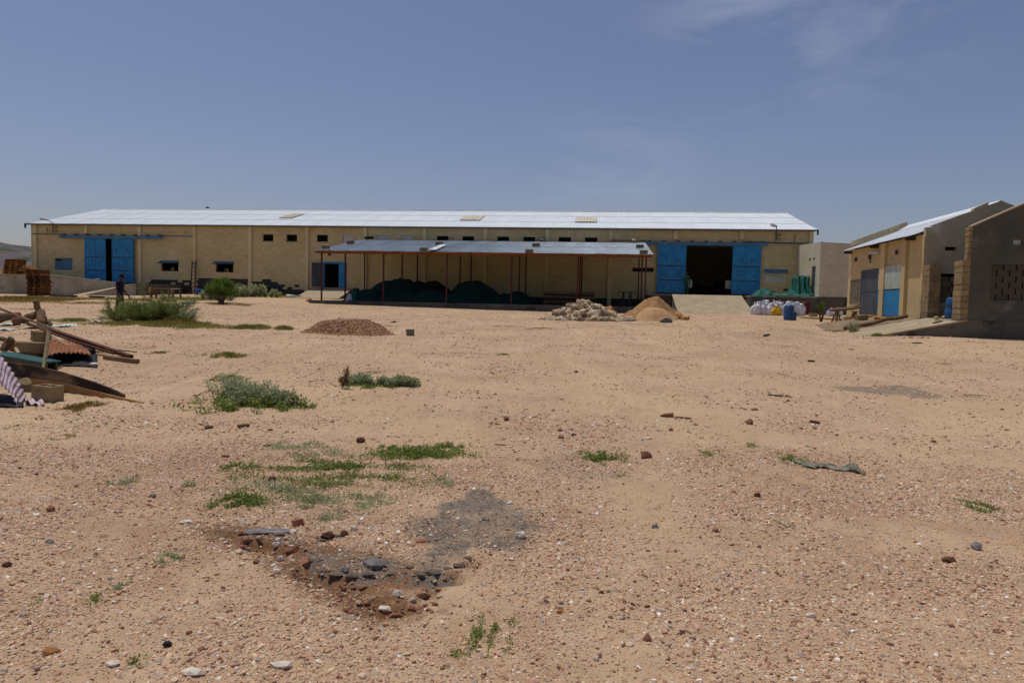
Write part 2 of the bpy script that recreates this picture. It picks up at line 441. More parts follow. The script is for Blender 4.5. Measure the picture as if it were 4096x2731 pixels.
def atY(px, Y, z=None):
    """place on the ground in the column of pixel px at distance Y"""
    x = onY(px, 1200, Y).x
    return Vector((x, Y, G(x, Y) if z is None else z))

class Frame:
    def __init__(s, X, Y, deg):
        a = math.radians(deg); s.a = -a
        s.o = Vector((X, Y, 0)); s.ux = Vector((math.cos(a), -math.sin(a), 0)); s.uy = Vector((math.sin(a), math.cos(a), 0))
    def loc(s, p):
        d = Vector(p) - s.o
        return Vector((d.dot(s.ux), d.dot(s.uy), p[2]))
    def wor(s, x, y, z=0): return s.o + s.ux * x + s.uy * y + Vector((0, 0, z))
    def front(s, px, py, y=0.0):
        p = s.loc(hit(px, py, s.wor(0, y), s.uy)); return p.x, p.z
    def side(s, px, py, x=0.0):
        p = s.loc(hit(px, py, s.wor(x, 0), s.ux)); return p.y, p.z
WF = Frame(-42.01, 62.61, 7.1)
Z1 = lambda x, y: (x / 2.6133, 800 + y / 2.6133)
Z2 = lambda x, y: (800 + x / 2.6133, 800 + y / 2.6133)
Z3 = lambda x, y: (1600 + x / 2.6133, 800 + y / 2.6133)
Z4 = lambda x, y: (2400 + x / 2.6133, 850 + y / 2.6133)
def wrect(Z, x0, x1, y0, y1, yl=0.0):
    a = WF.front(*Z(x0, y0), yl); b = WF.front(*Z(x1, y1), yl)
    return [a[0], b[0], b[1], a[1]]          # t0, t1, z0, z1

def add_rock(mb, c, r, seed=0, sq=(1, 1, .7), n=0):
    """angular convex-ish stone, 12-20 triangles"""
    rg = random.Random(seed)
    t = (1 + 5 ** .5) / 2
    V = [(-1, t, 0), (1, t, 0), (-1, -t, 0), (1, -t, 0), (0, -1, t), (0, 1, t), (0, -1, -t), (0, 1, -t), (t, 0, -1), (t, 0, 1), (-t, 0, -1), (-t, 0, 1)]
    Fc = [(0, 11, 5), (0, 5, 1), (0, 1, 7), (0, 7, 10), (0, 10, 11), (1, 5, 9), (5, 11, 4), (11, 10, 2), (10, 7, 6), (7, 1, 8), (3, 9, 4), (3, 4, 2), (3, 2, 6), (3, 6, 8), (3, 8, 9), (4, 9, 5), (2, 4, 11), (6, 2, 10), (8, 6, 7), (9, 8, 1)]
    e = Euler((rg.uniform(0, 6), rg.uniform(0, 6), rg.uniform(0, 6))).to_matrix()
    vv = []
    for v in V:
        k = rg.uniform(.62, 1.15) / 1.9
        p = e @ (Vector(v) * k)
        vv.append((c[0] + p.x * r * sq[0], c[1] + p.y * r * sq[1], c[2] + p.z * r * sq[2]))
    mb.add(vv, Fc)
# ------------------------------------------------------------------ ground sheet
def axis(segs):
    out = [segs[0][0]]
    for a, b, n in segs: out += list(np.linspace(a, b, n + 1)[1:])
    return np.array(out)
def edges_grow(a, b, s, g=1.12):
    o = [a]; st = s
    while o[-1] < b:
        o.append(o[-1] + st); st *= g
    o[-1] = b
    return o[1:]
xs_ = axis([(-6.5, 6.5, 290)])
xr = edges_grow(6.5, 3000, .06, 1.09)
GX = np.concatenate([-np.array(xr[::-1]), xs_, np.array(xr)])
ys_ = axis([(2.0, 9.5, 190)])
yf = edges_grow(9.5, 4000, .055, 1.035)
GY = np.concatenate([-np.array([600., 200, 60, 20, 6, 1])[:], [1.0], ys_, yf])
XX, YY = np.meshgrid(GX, GY)
ZZ = gz(XX, YY)

def poly_world(pts): return [tuple(gpt(x, y)[:2]) for x, y in pts]
def poly_sd(poly, X, Y):
    """signed distance (positive inside)"""
    d = np.full(X.shape, 1e9); ins = np.zeros(X.shape, bool)
    n = len(poly)
    for i in range(n):
        x0, y0 = poly[i]; x1, y1 = poly[(i + 1) % n]
        ex, ey = x1 - x0, y1 - y0
        t = np.clip(((X - x0) * ex + (Y - y0) * ey) / (ex * ex + ey * ey + 1e-12), 0, 1)
        d = np.minimum(d, np.hypot(X - x0 - t * ex, Y - y0 - t * ey))
        c = ((y0 > Y) != (y1 > Y))
        with np.errstate(divide='ignore', invalid='ignore'):
            ins ^= c & (X < (x1 - x0) * (Y - y0) / (y1 - y0 + 1e-12) + x0)
    return np.where(ins, d, -d)
# dark oily crust with a broken scarp, a second grey spill, a third far right, and wheel-packed sand lanes
PIT = poly_world([(1010, 2110), (1180, 2150), (1330, 2120), (1600, 2060), (1780, 1980), (1960, 1950), (2080, 1990), (2160, 2080), (2140, 2150),
                  (2010, 2200), (1880, 2240), (1790, 2300), (1720, 2370), (1600, 2340), (1440, 2330), (1300, 2310), (1230, 2250), (1200, 2190), (1020, 2150)])
HOLLOW = poly_world([(931, 2140), (1072, 2165), (1213, 2175), (1249, 2211), (1284, 2274), (1443, 2295), (1567, 2292), (1673, 2292), (1779, 2294), (1859, 2271), (1903, 2255), (1894, 2290), (1797, 2352), (1726, 2414), (1567, 2476), (1443, 2458), (1364, 2387), (1284, 2339), (1213, 2303), (1160, 2246), (966, 2184)])
CRUST = poly_world([(1611, 2104), (1709, 2051), (1832, 1989), (1938, 1936), (2045, 2016), (2177, 2078), (2164, 2153), (2062, 2203), (1921, 2212), (1854, 2265), (1779, 2290), (1673, 2287), (1576, 2288), (1452, 2278), (1461, 2230), (1541, 2219), (1638, 2246), (1700, 2184)])
HCRUST = poly_world([(1222, 2184), (1337, 2211), (1443, 2211), (1532, 2219), (1638, 2255), (1779, 2290), (1859, 2271), (1788, 2334), (1673, 2321), (1549, 2303), (1399, 2330), (1284, 2290), (1222, 2246)])
SOIL = poly_world([(771, 2096), (1019, 2096), (1266, 2157), (1443, 2211), (1779, 2299), (1779, 2370), (1673, 2476), (1479, 2502), (1337, 2440), (1196, 2334), (966, 2202), (780, 2157)])
SLAB1 = poly_world([(1010, 2110), (1098, 2115), (1196, 2149), (1266, 2175), (1196, 2172), (1054, 2147)])
SPILL = poly_world([(2080, 1850), (2240, 1800), (2380, 1810), (2480, 1870), (2520, 1920), (2300, 1925), (2140, 1900)])
SPILL2 = poly_world([(3270, 1535), (3420, 1530), (3560, 1545), (3720, 1565), (3840, 1585), (3640, 1590), (3480, 1580), (3350, 1560)])
SPILL3 = poly_world([(2860, 1335), (3100, 1310), (3300, 1316), (3330, 1345), (3180, 1370), (2960, 1360)])
near = (YY > 1) & (YY < 40) & (np.abs(XX) < 30)
def lownoise(X, Y, s, seed):
    r = np.random.default_rng(seed); o = 0
    for k in range(7):
        a = r.uniform(0, 2 * PI); f = s * r.uniform(.5, 2.2)
        o = o + np.sin((X * np.cos(a) + Y * np.sin(a)) * f + r.uniform(0, 6)) / 7 ** .5
    return o
sdp = np.full(XX.shape, -9.); sds = sdp.copy(); sd2 = sdp.copy(); sd3 = sdp.copy()
sdp[near] = poly_sd(PIT, XX[near], YY[near]); sds[near] = poly_sd(SPILL, XX[near], YY[near])
sd2[near] = poly_sd(SPILL2, XX[near], YY[near]); sd3[near] = poly_sd(SPILL3, XX[near], YY[near])
wob = .05 * lownoise(XX, YY, 9, 3) + .03 * lownoise(XX, YY, 24, 4)
sdh = np.full(XX.shape, -9.); sdc = sdh.copy(); sd1 = sdh.copy()
sdh[near] = poly_sd(HOLLOW, XX[near], YY[near]); sdc[near] = poly_sd(CRUST, XX[near], YY[near]); sd1[near] = poly_sd(SLAB1, XX[near], YY[near])
sdk = sdh.copy() * 0 - 9; sdo = sdk.copy(); sdk[near] = poly_sd(HCRUST, XX[near], YY[near]); sdo[near] = poly_sd(SOIL, XX[near], YY[near])
wob2 = .035 * lownoise(XX, YY, 22, 3) + .02 * lownoise(XX, YY, 50, 4)
dip = np.clip((sdh + wob2 + .02) / .08, 0, 1)
dip = dip * dip * (3 - 2 * dip)
hump = np.clip((sdc + wob2 + .03) / .06, 0, 1) + np.clip((sd1 + wob2 * .5 + .02) / .04, 0, 1)
ZZ = ZZ - .095 * dip * (.7 + .3 * lownoise(XX, YY, 9, 8)) + .012 * hump * (.6 + .4 * lownoise(XX, YY, 16, 9)) - .03 * np.exp(-(sdp / .35) ** 2) * 0 + .008 * lownoise(XX, YY, 14, 5) * (YY < 14) * (YY > 1) + .004 * lownoise(XX, YY, 40, 6) * (YY < 10) * (YY > 1)
stain = np.clip((sdc + wob2 * 1.6) / .14 + .45, 0, 1) * (.7 + .3 * np.clip(lownoise(XX, YY, 6, 12) + .6, 0, 1))
stain = np.maximum(stain, np.clip((sdk + wob2 * 1.6) / .10 + .5, 0, 1) * (.75 + .25 * lownoise(XX, YY, 12, 14)))
stain = np.maximum(stain, np.clip((sd1 + wob2) / .08 + .6, 0, 1) * .8)
stain = np.maximum(stain, np.clip((sdp + wob * 1.5) / .3 + .1, 0, 1) * .45 * np.clip(lownoise(XX, YY, 7, 19) + .5, 0, 1))
soil = np.clip((np.maximum(sdh, sdo) + wob * 1.4) / .25 + .7, 0, 1) * np.clip(.8 + .5 * lownoise(XX, YY, 5, 23), 0, 1)
stain = np.maximum(stain, np.clip(sds / .25 + .5, 0, 1) * .5)
stain = np.maximum(stain, np.clip((sd2 + .25 * lownoise(XX, YY, 3, 51)) / .5 + .6, 0, 1) * .72)
stain = np.maximum(stain, np.clip(sd3 / 1.2 + .6, 0, 1) * .45)

# where gravel lies (1) and where the yard is packed bare sand (0)
def sand_mask(X, Y):
    """0 gravelly .. 1 sandy, by place"""
    far = 1 / (1 + np.exp(-(Y - 7.4 - .6 * lownoise(X, Y, .8, 21)) / .5))
    lane = np.exp(-((X - (0.62 + .21 * (Y - 3.5)) ) / (.30 + .06 * (Y - 3))) ** 2) * .7
    lane2 = np.exp(-((X - (-.15 + .0 * Y)) / .30) ** 2) * .35 * (Y < 5.2)
    m = np.maximum(far, np.maximum(lane, lane2))
    m = m + .22 * lownoise(X, Y, 1.6, 33)
    return np.clip(m, 0, 1)
sandm = sand_mask(XX, YY)

# from here on every height is read off the finished sheet
gz_base = gz
def gz(x, y):
    x = np.asarray(x, float); y = np.asarray(y, float); x, y = np.broadcast_arrays(x, y)
    i = np.clip(np.searchsorted(GX, x) - 1, 0, len(GX) - 2); j = np.clip(np.searchsorted(GY, y) - 1, 0, len(GY) - 2)
    u = np.clip((x - GX[i]) / (GX[i + 1] - GX[i]), 0, 1); v = np.clip((y - GY[j]) / (GY[j + 1] - GY[j]), 0, 1)
    return (ZZ[j, i] * (1 - u) + ZZ[j, i + 1] * u) * (1 - v) + (ZZ[j + 1, i] * (1 - u) + ZZ[j + 1, i + 1] * u) * v
import bisect
LX = GX.tolist(); LY = GY.tolist()
def G(x, y):
    i = min(max(bisect.bisect_right(LX, x) - 1, 0), len(LX) - 2); j = min(max(bisect.bisect_right(LY, y) - 1, 0), len(LY) - 2)
    u = min(max((x - LX[i]) / (LX[i + 1] - LX[i]), 0), 1); v = min(max((y - LY[j]) / (LY[j + 1] - LY[j]), 0), 1)
    return float((ZZ[j, i] * (1 - u) + ZZ[j, i + 1] * u) * (1 - v) + (ZZ[j + 1, i] * (1 - u) + ZZ[j + 1, i + 1] * u) * v)
n0, n1 = XX.shape
verts = np.stack([XX.ravel(), YY.ravel(), ZZ.ravel()], 1)
i0 = (np.arange(n0 - 1)[:, None] * n1 + np.arange(n1 - 1)[None, :]).ravel()
quads = np.stack([i0, i0 + 1, i0 + n1 + 1, i0 + n1], 1)
gm = bpy.data.meshes.new('ground')
gm.vertices.add(len(verts)); gm.vertices.foreach_set('co', verts.ravel())
gm.loops.add(quads.size); gm.loops.foreach_set('vertex_index', quads.ravel())
gm.polygons.add(len(quads)); gm.polygons.foreach_set('loop_start', np.arange(0, quads.size, 4))
gm.polygons.foreach_set('use_smooth', np.ones(len(quads), bool))
gm.update()
for nm, arr in (('stain', stain), ('sandy', sandm), ('pit', soil)):
    at = gm.attributes.new(nm, 'FLOAT', 'POINT'); at.data.foreach_set('value', arr.ravel().astype(np.float32))

def ground_material():
    m = bpy.data.materials.new('yard_sand_and_gravel'); m.use_nodes = True
    nt = m.node_tree; nt.nodes.clear(); N = nt.nodes.new; K = nt.links.new
    out = N('ShaderNodeOutputMaterial'); bs = N('ShaderNodeBsdfPrincipled'); K(bs.outputs[0], out.inputs[0])
    bs.inputs['Roughness'].default_value = .97; bs.inputs['Specular IOR Level'].default_value = .12
    tc = N('ShaderNodeTexCoord'); vec = tc.outputs['Object']
    def noise(s, d=5, r=.6, v=None, dis=0):
        n = N('ShaderNodeTexNoise'); n.inputs['Scale'].default_value = s; n.inputs['Detail'].default_value = d
        n.inputs['Roughness'].default_value = r; n.inputs['Distortion'].default_value = dis
        K(v or vec, n.inputs['Vector']); return n.outputs['Fac']
    def rng(v, a, b, c=0, d=1):
        n = N('ShaderNodeMapRange'); n.inputs[1].default_value = a; n.inputs[2].default_value = b; n.inputs[3].default_value = c; n.inputs[4].default_value = d
        K(v, n.inputs[0]); return n.outputs[0]
    def mix(f, a, b, mode='MIX'):
        n = N('ShaderNodeMix'); n.data_type = 'RGBA'; n.blend_type = mode
        if isinstance(f, float): n.inputs['Factor'].default_value = f
        else: K(f, n.inputs['Factor'])
        for s, c in (('A', a), ('B', b)):
            if isinstance(c, tuple): n.inputs[s].default_value = c
            else: K(c, n.inputs[s])
        return n.outputs['Result']
    def mul(a, b, op='MULTIPLY'):
        n = N('ShaderNodeMath'); n.operation = op
        for i, c in enumerate((a, b)):
            if isinstance(c, (int, float)): n.inputs[i].default_value = c
            else: K(c, n.inputs[i])
        return n.outputs[0]
    def attr(nm):
        a = N('ShaderNodeAttribute'); a.attribute_name = nm; return a.outputs['Fac']
    sand1, sand2, sand3 = srgb(188, 162, 128), srgb(174, 147, 116), srgb(164, 134, 108)
    base = mix(rng(noise(.18, 4), .38, .62), sand1, sand2)
    base = mix(rng(noise(.7, 5, .65), .5, .68, 0, .7), base, sand3)
    base = mix(rng(noise(.33, 5, .7), .47, .62, 0, .75), base, srgb(190, 157, 130))
    base = mix(rng(noise(2.2, 6, .75), .54, .66, 0, .5), base, srgb(158, 126, 100))
    # tracks: streaks drawn out along the drive
    mp = N('ShaderNodeMapping'); mp.inputs['Scale'].default_value = (1.6, .16, 1); mp.inputs['Rotation'].default_value = (0, 0, .35)
    K(vec, mp.inputs[0])
    base = mix(rng(noise(1.0, 6, .6, mp.outputs[0], .6), .52, .66, 0, .45), base, srgb(198, 172, 138))
    grav = mix(rng(noise(3.5, 4), .4, .6), srgb(176, 147, 117), srgb(186, 158, 127))
    grav = mix(rng(noise(.55, 6, .7), .5, .62, 0, .8), grav, srgb(158, 124, 96))
    sandy = attr('sandy')
    sm = mul(sandy, rng(noise(5, 6, .7), .3, .7, -.35, .35), 'ADD')
    base = mix(rng(sm, .25, .8), grav, base)
    # scattered small grit painted as fine relief: voronoi cells
    v = N('ShaderNodeTexVoronoi'); v.inputs['Scale'].default_value = 26; K(vec, v.inputs['Vector'])
    sep = N('ShaderNodeSeparateColor'); K(v.outputs['Color'], sep.inputs[0])
    ispeb = rng(sep.outputs[0], .62, .66)
    peb = mul(rng(v.outputs['Distance'], .30, .16), ispeb)
    pebcol = mix(sep.outputs[1], srgb(150, 108, 90), srgb(214, 186, 160))
    dens = rng(noise(.9, 5, .65), .38, .62, .15, .85)
    pebm = mul(peb, dens)
    base = mix(mul(pebm, .7), base, pebcol)
    v2 = N('ShaderNodeTexVoronoi'); v2.inputs['Scale'].default_value = 70; K(vec, v2.inputs['Vector'])
    sep2 = N('ShaderNodeSeparateColor'); K(v2.outputs['Color'], sep2.inputs[0])
    p2 = mul(rng(v2.outputs['Distance'], .38, .2), rng(sep2.outputs[0], .45, .5))
    base = mix(mul(p2, .5), base, mix(sep2.outputs[1], srgb(142, 104, 84), srgb(212, 184, 156)))
    # sparse dark specks (dry droppings, chips) that survive far off
    v3 = N('ShaderNodeTexVoronoi'); v3.inputs['Scale'].default_value = 4.2; K(vec, v3.inputs['Vector'])
    sep3 = N('ShaderNodeSeparateColor'); K(v3.outputs['Color'], sep3.inputs[0])
    p3 = mul(rng(v3.outputs['Distance'], .17, .10), rng(sep3.outputs[0], .50, .52))
    base = mix(mul(p3, .65), base, mix(sep3.outputs[1], srgb(104, 72, 58), srgb(140, 112, 92)))
    # reddish damp soil round the pit rim
    pit = mul(attr('pit'), rng(noise(14, 6, .7), .3, .65, .35, 1.1))
    base = mix(rng(pit, .2, .6, 0, .9), base, mix(rng(noise(8, 4), .4, .6), srgb(124, 88, 58), srgb(98, 68, 46)))
    # oily crust
    st = attr('stain')
    stm = mul(st, rng(noise(9, 6, .7), .25, .7, .45, 1.2))
    base = mix(rng(stm, .3, .75, 0, .92), base, mix(rng(noise(22, 5), .4, .6), srgb(98, 92, 84), srgb(122, 112, 100)))
    K(base, bs.inputs['Base Color'])
    h = mul(mul(noise(30, 6, .7), .5), mul(peb, .8), 'ADD')
    h = mul(h, mul(p2, .35), 'ADD')
    b = N('ShaderNodeBump'); b.inputs['Strength'].default_value = .8; b.inputs['Distance'].default_value = .012
    K(h, b.inputs['Height'])
    b2 = N('ShaderNodeBump'); b2.inputs['Strength'].default_value = .5; b2.inputs['Distance'].default_value = .06
    K(noise(3.0, 6, .65), b2.inputs['Height']); K(b.outputs[0], b2.inputs['Normal'])
    K(b2.outputs[0], bs.inputs['Normal'])
    return m
gm.materials.append(ground_material())
ground = inst('ground', gm)
tag(ground, 'wide bare yard of pinkish sand and gravel with a dark oily patch', kind='structure')

# hills on the skyline
def hill(name, cx, cy, lx, ly, h, seed, nx=70, ny=26, label=None):
    r = np.random.default_rng(seed)
    X, Y = np.meshgrid(np.linspace(-1, 1, nx), np.linspace(-1, 1, ny))
    prof = np.clip(1 - np.abs(X) ** 2.4, 0, 1) * np.clip(1 - Y ** 2, 0, 1) ** .9
    Z = h * prof * (1 + .10 * lownoise(X * 10, Y * 4, 1.0, seed) + .05 * lownoise(X * 30, Y * 12, 1., seed + 1))
    v = np.stack([X * lx, Y * ly, Z - 3], -1).reshape(-1, 3)
    q = [(j * nx + i, j * nx + i + 1, (j + 1) * nx + i + 1, (j + 1) * nx + i) for j in range(ny - 1) for i in range(nx - 1)]
    me = bpy.data.meshes.new(name); me.from_pydata(v.tolist(), [], q); me.materials.append(hill_mat); me.update()
    o = inst(name, me, None, (cx, cy, 0)); tag(o, label, kind='structure'); return o
hill('hill', -600, 600, 360, 200, 50, 5, label='low stony purple grey hill beyond the left end of the warehouse')
hill('hill', 300, 1500, 900, 250, 30, 9, label='faint low ridge hidden behind the warehouse')
# ------------------------------------------------------------------ warehouse
SLAB = 2.36
EAVE = 7.46
RIDGE = 9.93
HALF = 9.78
T0, T1 = -.30, 65.3
wh = empty('warehouse', WF.o, WF.a, 'very long cream painted block warehouse with a low white metal roof and blue sliding doors', 'warehouse')

def fr(Z, x0, x1, y0, y1, yl=0.0): return wrect(Z, x0, x1, y0, y1, yl)
UPZ0, UPZ1 = fr(Z2, 655, 765, 358, 430)[2:]
# openings: kind, t0, t1, z0, z1
OPEN = []
def op(kind, r): OPEN.append([kind] + r)
op('shutwin', fr(Z1, 572, 757, 612, 732))
dl = fr(Z1, 905, 1418, 396, 868)
op('door', [dl[0] + .12, dl[1] - .12, SLAB, dl[3]])
op('lowwin', fr(Z1, 1685, 1865, 645, 745))
op('lowwin', fr(Z2, 165, 348, 652, 757))
for a, b in ((655, 765), (902, 1014), (1220, 1335)):
    r = fr(Z2, a, b, 358, 430); op('upwin', [r[0], r[1], UPZ0, UPZ1])
for a, b in ((1492, 1612), (1845, 1965), (2108, 2228)):
    r = fr(Z2, a, b, 358, 430); op('whitewin', [r[0], r[1], UPZ0, UPZ1])
for a, b in ((383, 505), (650, 773), (1015, 1140), (1287, 1413), (1658, 1787), (1932, 2062)):
    r = fr(Z3, a, b, 375, 430); op('upwin', [r[0], r[1], UPZ0, UPZ1])
sdr = fr(Z2, 1296, 1524, 652, 910)
op('smalldoor', [sdr[0], sdr[1], SLAB + .02, sdr[3]])
op('slit', fr(Z4, 340, 560, 575, 622))
dr = fr(Z4, 605, 1660, 335, 850)
dor = fr(Z4, 885, 1385, 335, 850)
op('door', [dor[0] - .25, dor[1] + .25, SLAB, dr[3]])
op('canopywin', fr(Z4, 1718, 1942, 600, 733))

# core wall behind the block facing
ts = sorted({T0, T1} | {o[1] for o in OPEN} | {o[2] for o in OPEN})
core = MB()
for a, b in zip(ts[:-1], ts[1:]):
    if b - a < 1e-4: continue
    mid = (a + b) / 2
    hs = sorted([(o[3], o[4]) for o in OPEN if o[1] <= mid <= o[2]])
    z = .4
    for h0, h1 in hs:
        if h0 > z: core.box(a, b, 0.012, .26, z, h0)
        z = h1
    core.box(a, b, 0.012, .26, z, EAVE - .02)
core.build('front_wall', paint, wh)
bw = MB()
bw.box(T0, T1, 2 * HALF - .3, 2 * HALF, .4, EAVE + .12)
MB().box(T0, T1, .262, .269, EAVE - .3, EAVE + .07).build('eave_light_stop', rust_dark, wh)  # unseen strip added to stop light leaking in under the roof
bw.build('back_wall', paint, wh)
for t in (T0, T1 - .26):
    bw = MB()
    bw.poly([(t, .27, .4), (t, 2 * HALF - .31, .4), (t, 2 * HALF - .31, EAVE + .10), (t, HALF, RIDGE + .01), (t, .27, EAVE + .085)], (.26, 0, 0))
    fixn(bw.build('gable_wall', paint, wh))
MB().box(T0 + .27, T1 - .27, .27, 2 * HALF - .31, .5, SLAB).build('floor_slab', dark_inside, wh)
sk = MB()
for k in range(4):
    r = random.uniform
    x = dor[0] + 1 + k * 1.1
    sk.box(x, x + .9, 12.5, 13.6, SLAB + .002, SLAB + 1.0 + r(0, .8), j=.03)
sk.build('stacked_goods', cloth_dark, wh)

# block courses proud of the core
BH, BL = .205, .41
courses = []
zc = SLAB - 1.025
row = 0
while zc < EAVE - .15:
    z1 = min(zc + BH, EAVE - .03)
    courses.append((zc, z1, row)); zc += BH; row += 1
pil = [5 * i for i in range(14)]
dark_bands = [(0.6, fr(Z1, 890, 905, 740, 800)[0], 2.93), (10.9, 14.85, 2.90), (15.2, 19.8, 3.02), (20.2, 22.6, 2.98), (22.6, 24.8, 2.72),
              (fr(Z4, 1668, 1812, 740, 850)[0], fr(Z4, 1668, 1812, 740, 850)[1], 3.18), (fr(Z4, 1942, 2120, 740, 850)[0], 64.6, 3.18)]
singles = []; bulk = MB(); bulk_d = MB()
for z0, z1, row in courses:
    x = T0 + (0 if row % 2 else -BL / 2)
    while x < T1:
        a, b = max(x, T0), min(x + BL, T1)
        x += BL
        if b - a < .08: continue
        spans = [(a, b)]
        for o in OPEN:
            if o[3] < z1 - .03 and o[4] > z0 + .03:
                ns = []
                for p, q in spans:
                    if o[2] <= p or o[1] >= q: ns.append((p, q))
                    else:
                        if o[1] - p > .06: ns.append((p, o[1]))
                        if q - o[2] > .06: ns.append((o[2], q))
                spans = ns
        for p, q in spans:
            mid = (p + q) / 2
            if any(abs(mid - (t + 0)) < .15 and (q - p) < .2 for t in pil): continue
            dark = z1 < 2.02
            for d0, d1, dz in dark_bands:
                if d0 < mid < d1 and z1 < dz + .04 * math.sin(mid * 3):
                    if z1 > dz - .45 and random.random() < (.25 if (d0 > 10.5 and d0 < 11 and mid > 13) else (.5 if d0 > 22 else .06)): continue
                    dark = True
            full = abs((q - p) - BL) < 1e-3 and abs((z1 - z0) - BH) < 1e-3
            key = WF.wor(mid, 0).y
            jy = random.uniform(-.003, .003)
            if full and not dark and mid > 53 and z0 > 2.3 and not (dr[0] < mid < dr[1] and z1 < dr[3]): singles.append((p, z0, jy, mid))
            else:
                t = bulk_d if dark else bulk
                t.cur = random.uniform(-.5, .5)
                t.box(p + .005, q - .005, jy - .003, .02, z0 + .004, z1 - .004)
singles.sort(key=lambda s: -s[3])
bm_one = MB().box(0.005, BL - .005, -.003, .02, .004, BH - .004).mesh('block', paint)
for i, (p, z0, jy, mid) in enumerate(singles):
    if i < 300: inst('block', bm_one, wh, (p, jy, z0))
    else:
        bulk.cur = random.uniform(-.5, .5); bulk.box(p + .005, p + BL - .005, jy - .003, .02, z0 + .004, z0 + BH - .004)
tag(bulk.build('block_courses', paint, wh), kind='stuff')
tag(bulk_d.build('tarred_block_courses', black_paint, wh), kind='stuff')

# pilasters
pm = MB().box(-.15, .15, -.14, -.012, .6, EAVE - .04).mesh('pilaster', paint_smooth)
pms = MB().box(-.15, .15, -.14, -.012, dr[3] + .42, EAVE - .04).mesh('pilaster_short', paint_smooth)
for i, t in enumerate(pil):
    short = dr[0] < t < dr[1] or (dl[0] < t < dl[1])
    inst('pilaster', pms if short else pm, wh, (t + (.15 if i == 0 else (0.13 if i == 13 else 0)), 0, 0))
bb = MB()
bb.box(dr[0] - .2, dr[1] + .1, -.05, -.012, dr[3] + .42, dr[3] + .46)
bb.box(T0, T1, -.06, -.01, EAVE - .05, EAVE - .015)
bb.build('ledge', paint_smooth, wh)

# roof of single corrugated sheets
def corr_mesh(name, w, l, pitch, amp, mt, ny=1, kind='trap', sag=0.0):
    mb = MB(); xs = []
    n = max(1, round(w / pitch)); p = w / n
    if kind == 'trap':
        for k in range(n):
            b = k * p
            xs += [(b, 0), (b + p * .62, 0), (b + p * .70, amp), (b + p * .92, amp)]
        xs.append((w, 0))
    else:
        m = 6
        for k in range(n * m + 1):
            xs.append((k * p / m, amp * .5 * (1 - math.cos(2 * PI * k / m))))
    vv = []; ff = []
    for j in range(ny + 1):
        for x, z in xs: vv.append((x, l * j / ny, z - sag * math.sin(PI * j / ny)))
    m = len(xs)
    for j in range(ny):
        for k in range(m - 1):
            a = j * m + k
            ff.append((a, a + 1, a + 1 + m, a + m))
    mb.add(vv, ff)
    return mb.mesh(name, mt)
slope = math.atan2(RIDGE - EAVE, HALF)
SL = (HALF + .38) / math.cos(slope)
rows3 = 3
sheet = corr_mesh('roof_sheet', 1.0, SL / rows3 + .12, .25, .022, roof_white)
nsh = 66
tx0 = T0 - .25; pitch_w = (T1 - T0 + .5) / nsh
for j in range(rows3):
    for k in range(nsh):
        s = -.38 / math.cos(slope) + j * SL / rows3
        y = s * math.cos(slope); z = EAVE + .02 + s * math.sin(slope)
        o = inst('roof_sheet', sheet, wh, (tx0 + k * pitch_w, y, z + .006 * (k % 2) + .012 * j + random.uniform(0, .004)), (slope - .0018, 0, 0), (pitch_w * 1.01, 1, 1))
back = corr_mesh('rear_roof_slope', nsh * pitch_w, SL, .5, .03, roof_white)
o = inst('rear_roof_slope', back, wh, (tx0 + nsh * pitch_w, 2 * HALF + .38, EAVE + .02), (slope, 0, PI))
MB().add([(tx0, HALF - .3, RIDGE - .03 + .05), (tx0 + nsh * pitch_w, HALF - .3, RIDGE + .02), (tx0 + nsh * pitch_w, HALF, RIDGE + .10), (tx0, HALF, RIDGE + .10),
          (tx0 + nsh * pitch_w, HALF + .3, RIDGE + .02), (tx0, HALF + .3, RIDGE + .02)], [(0, 1, 2, 3), (3, 2, 4, 5)]).build('ridge_cap', roof_white, wh)
# dark eave line: strip and plate coloured as the shadowed gap and rafters
MB().box(T0 - .2, T1 + .2, -.34, -.29, EAVE - .14, EAVE - .035).box(T0 - .2, T1 + .2, -.28, .25, EAVE - .012, EAVE - .002).build('eave_shadow_board', rust_dark, wh)
for t in (tx0 + .02, T1 + .2):
    MB().bar((t, -.36, EAVE - .10), (t, HALF, RIDGE - .14), .04, .16).build('barge_board', roof_white, wh)
    MB().box(t - .05, t + .05, -.42, -.30, EAVE - .42, EAVE - .03).build('gutter_end', rust_dark, wh)
def roofpt(px, py):
    p0 = WF.wor(0, 0, EAVE + .06); nrm = (WF.uy * -math.sin(slope) + Vector((0, 0, 1)) * math.cos(slope))
    return WF.loc(hit(px, py, p0, nrm))
for k, (c, w, dark) in enumerate((((1165, 865), 1.3, 1), ((1890, 873), 1.8, 0), ((2345, 880), 1.8, 0))):
    p = roofpt(*c)
    m = corr_mesh('skylight_sheet', w, 3.0, .25, .035, skylight)
    inst('skylight_sheet', m, wh, (p.x - w / 2, p.y - 1.5 * math.cos(slope), p.z - 1.5 * math.sin(slope) + .05), (slope, 0, 0))

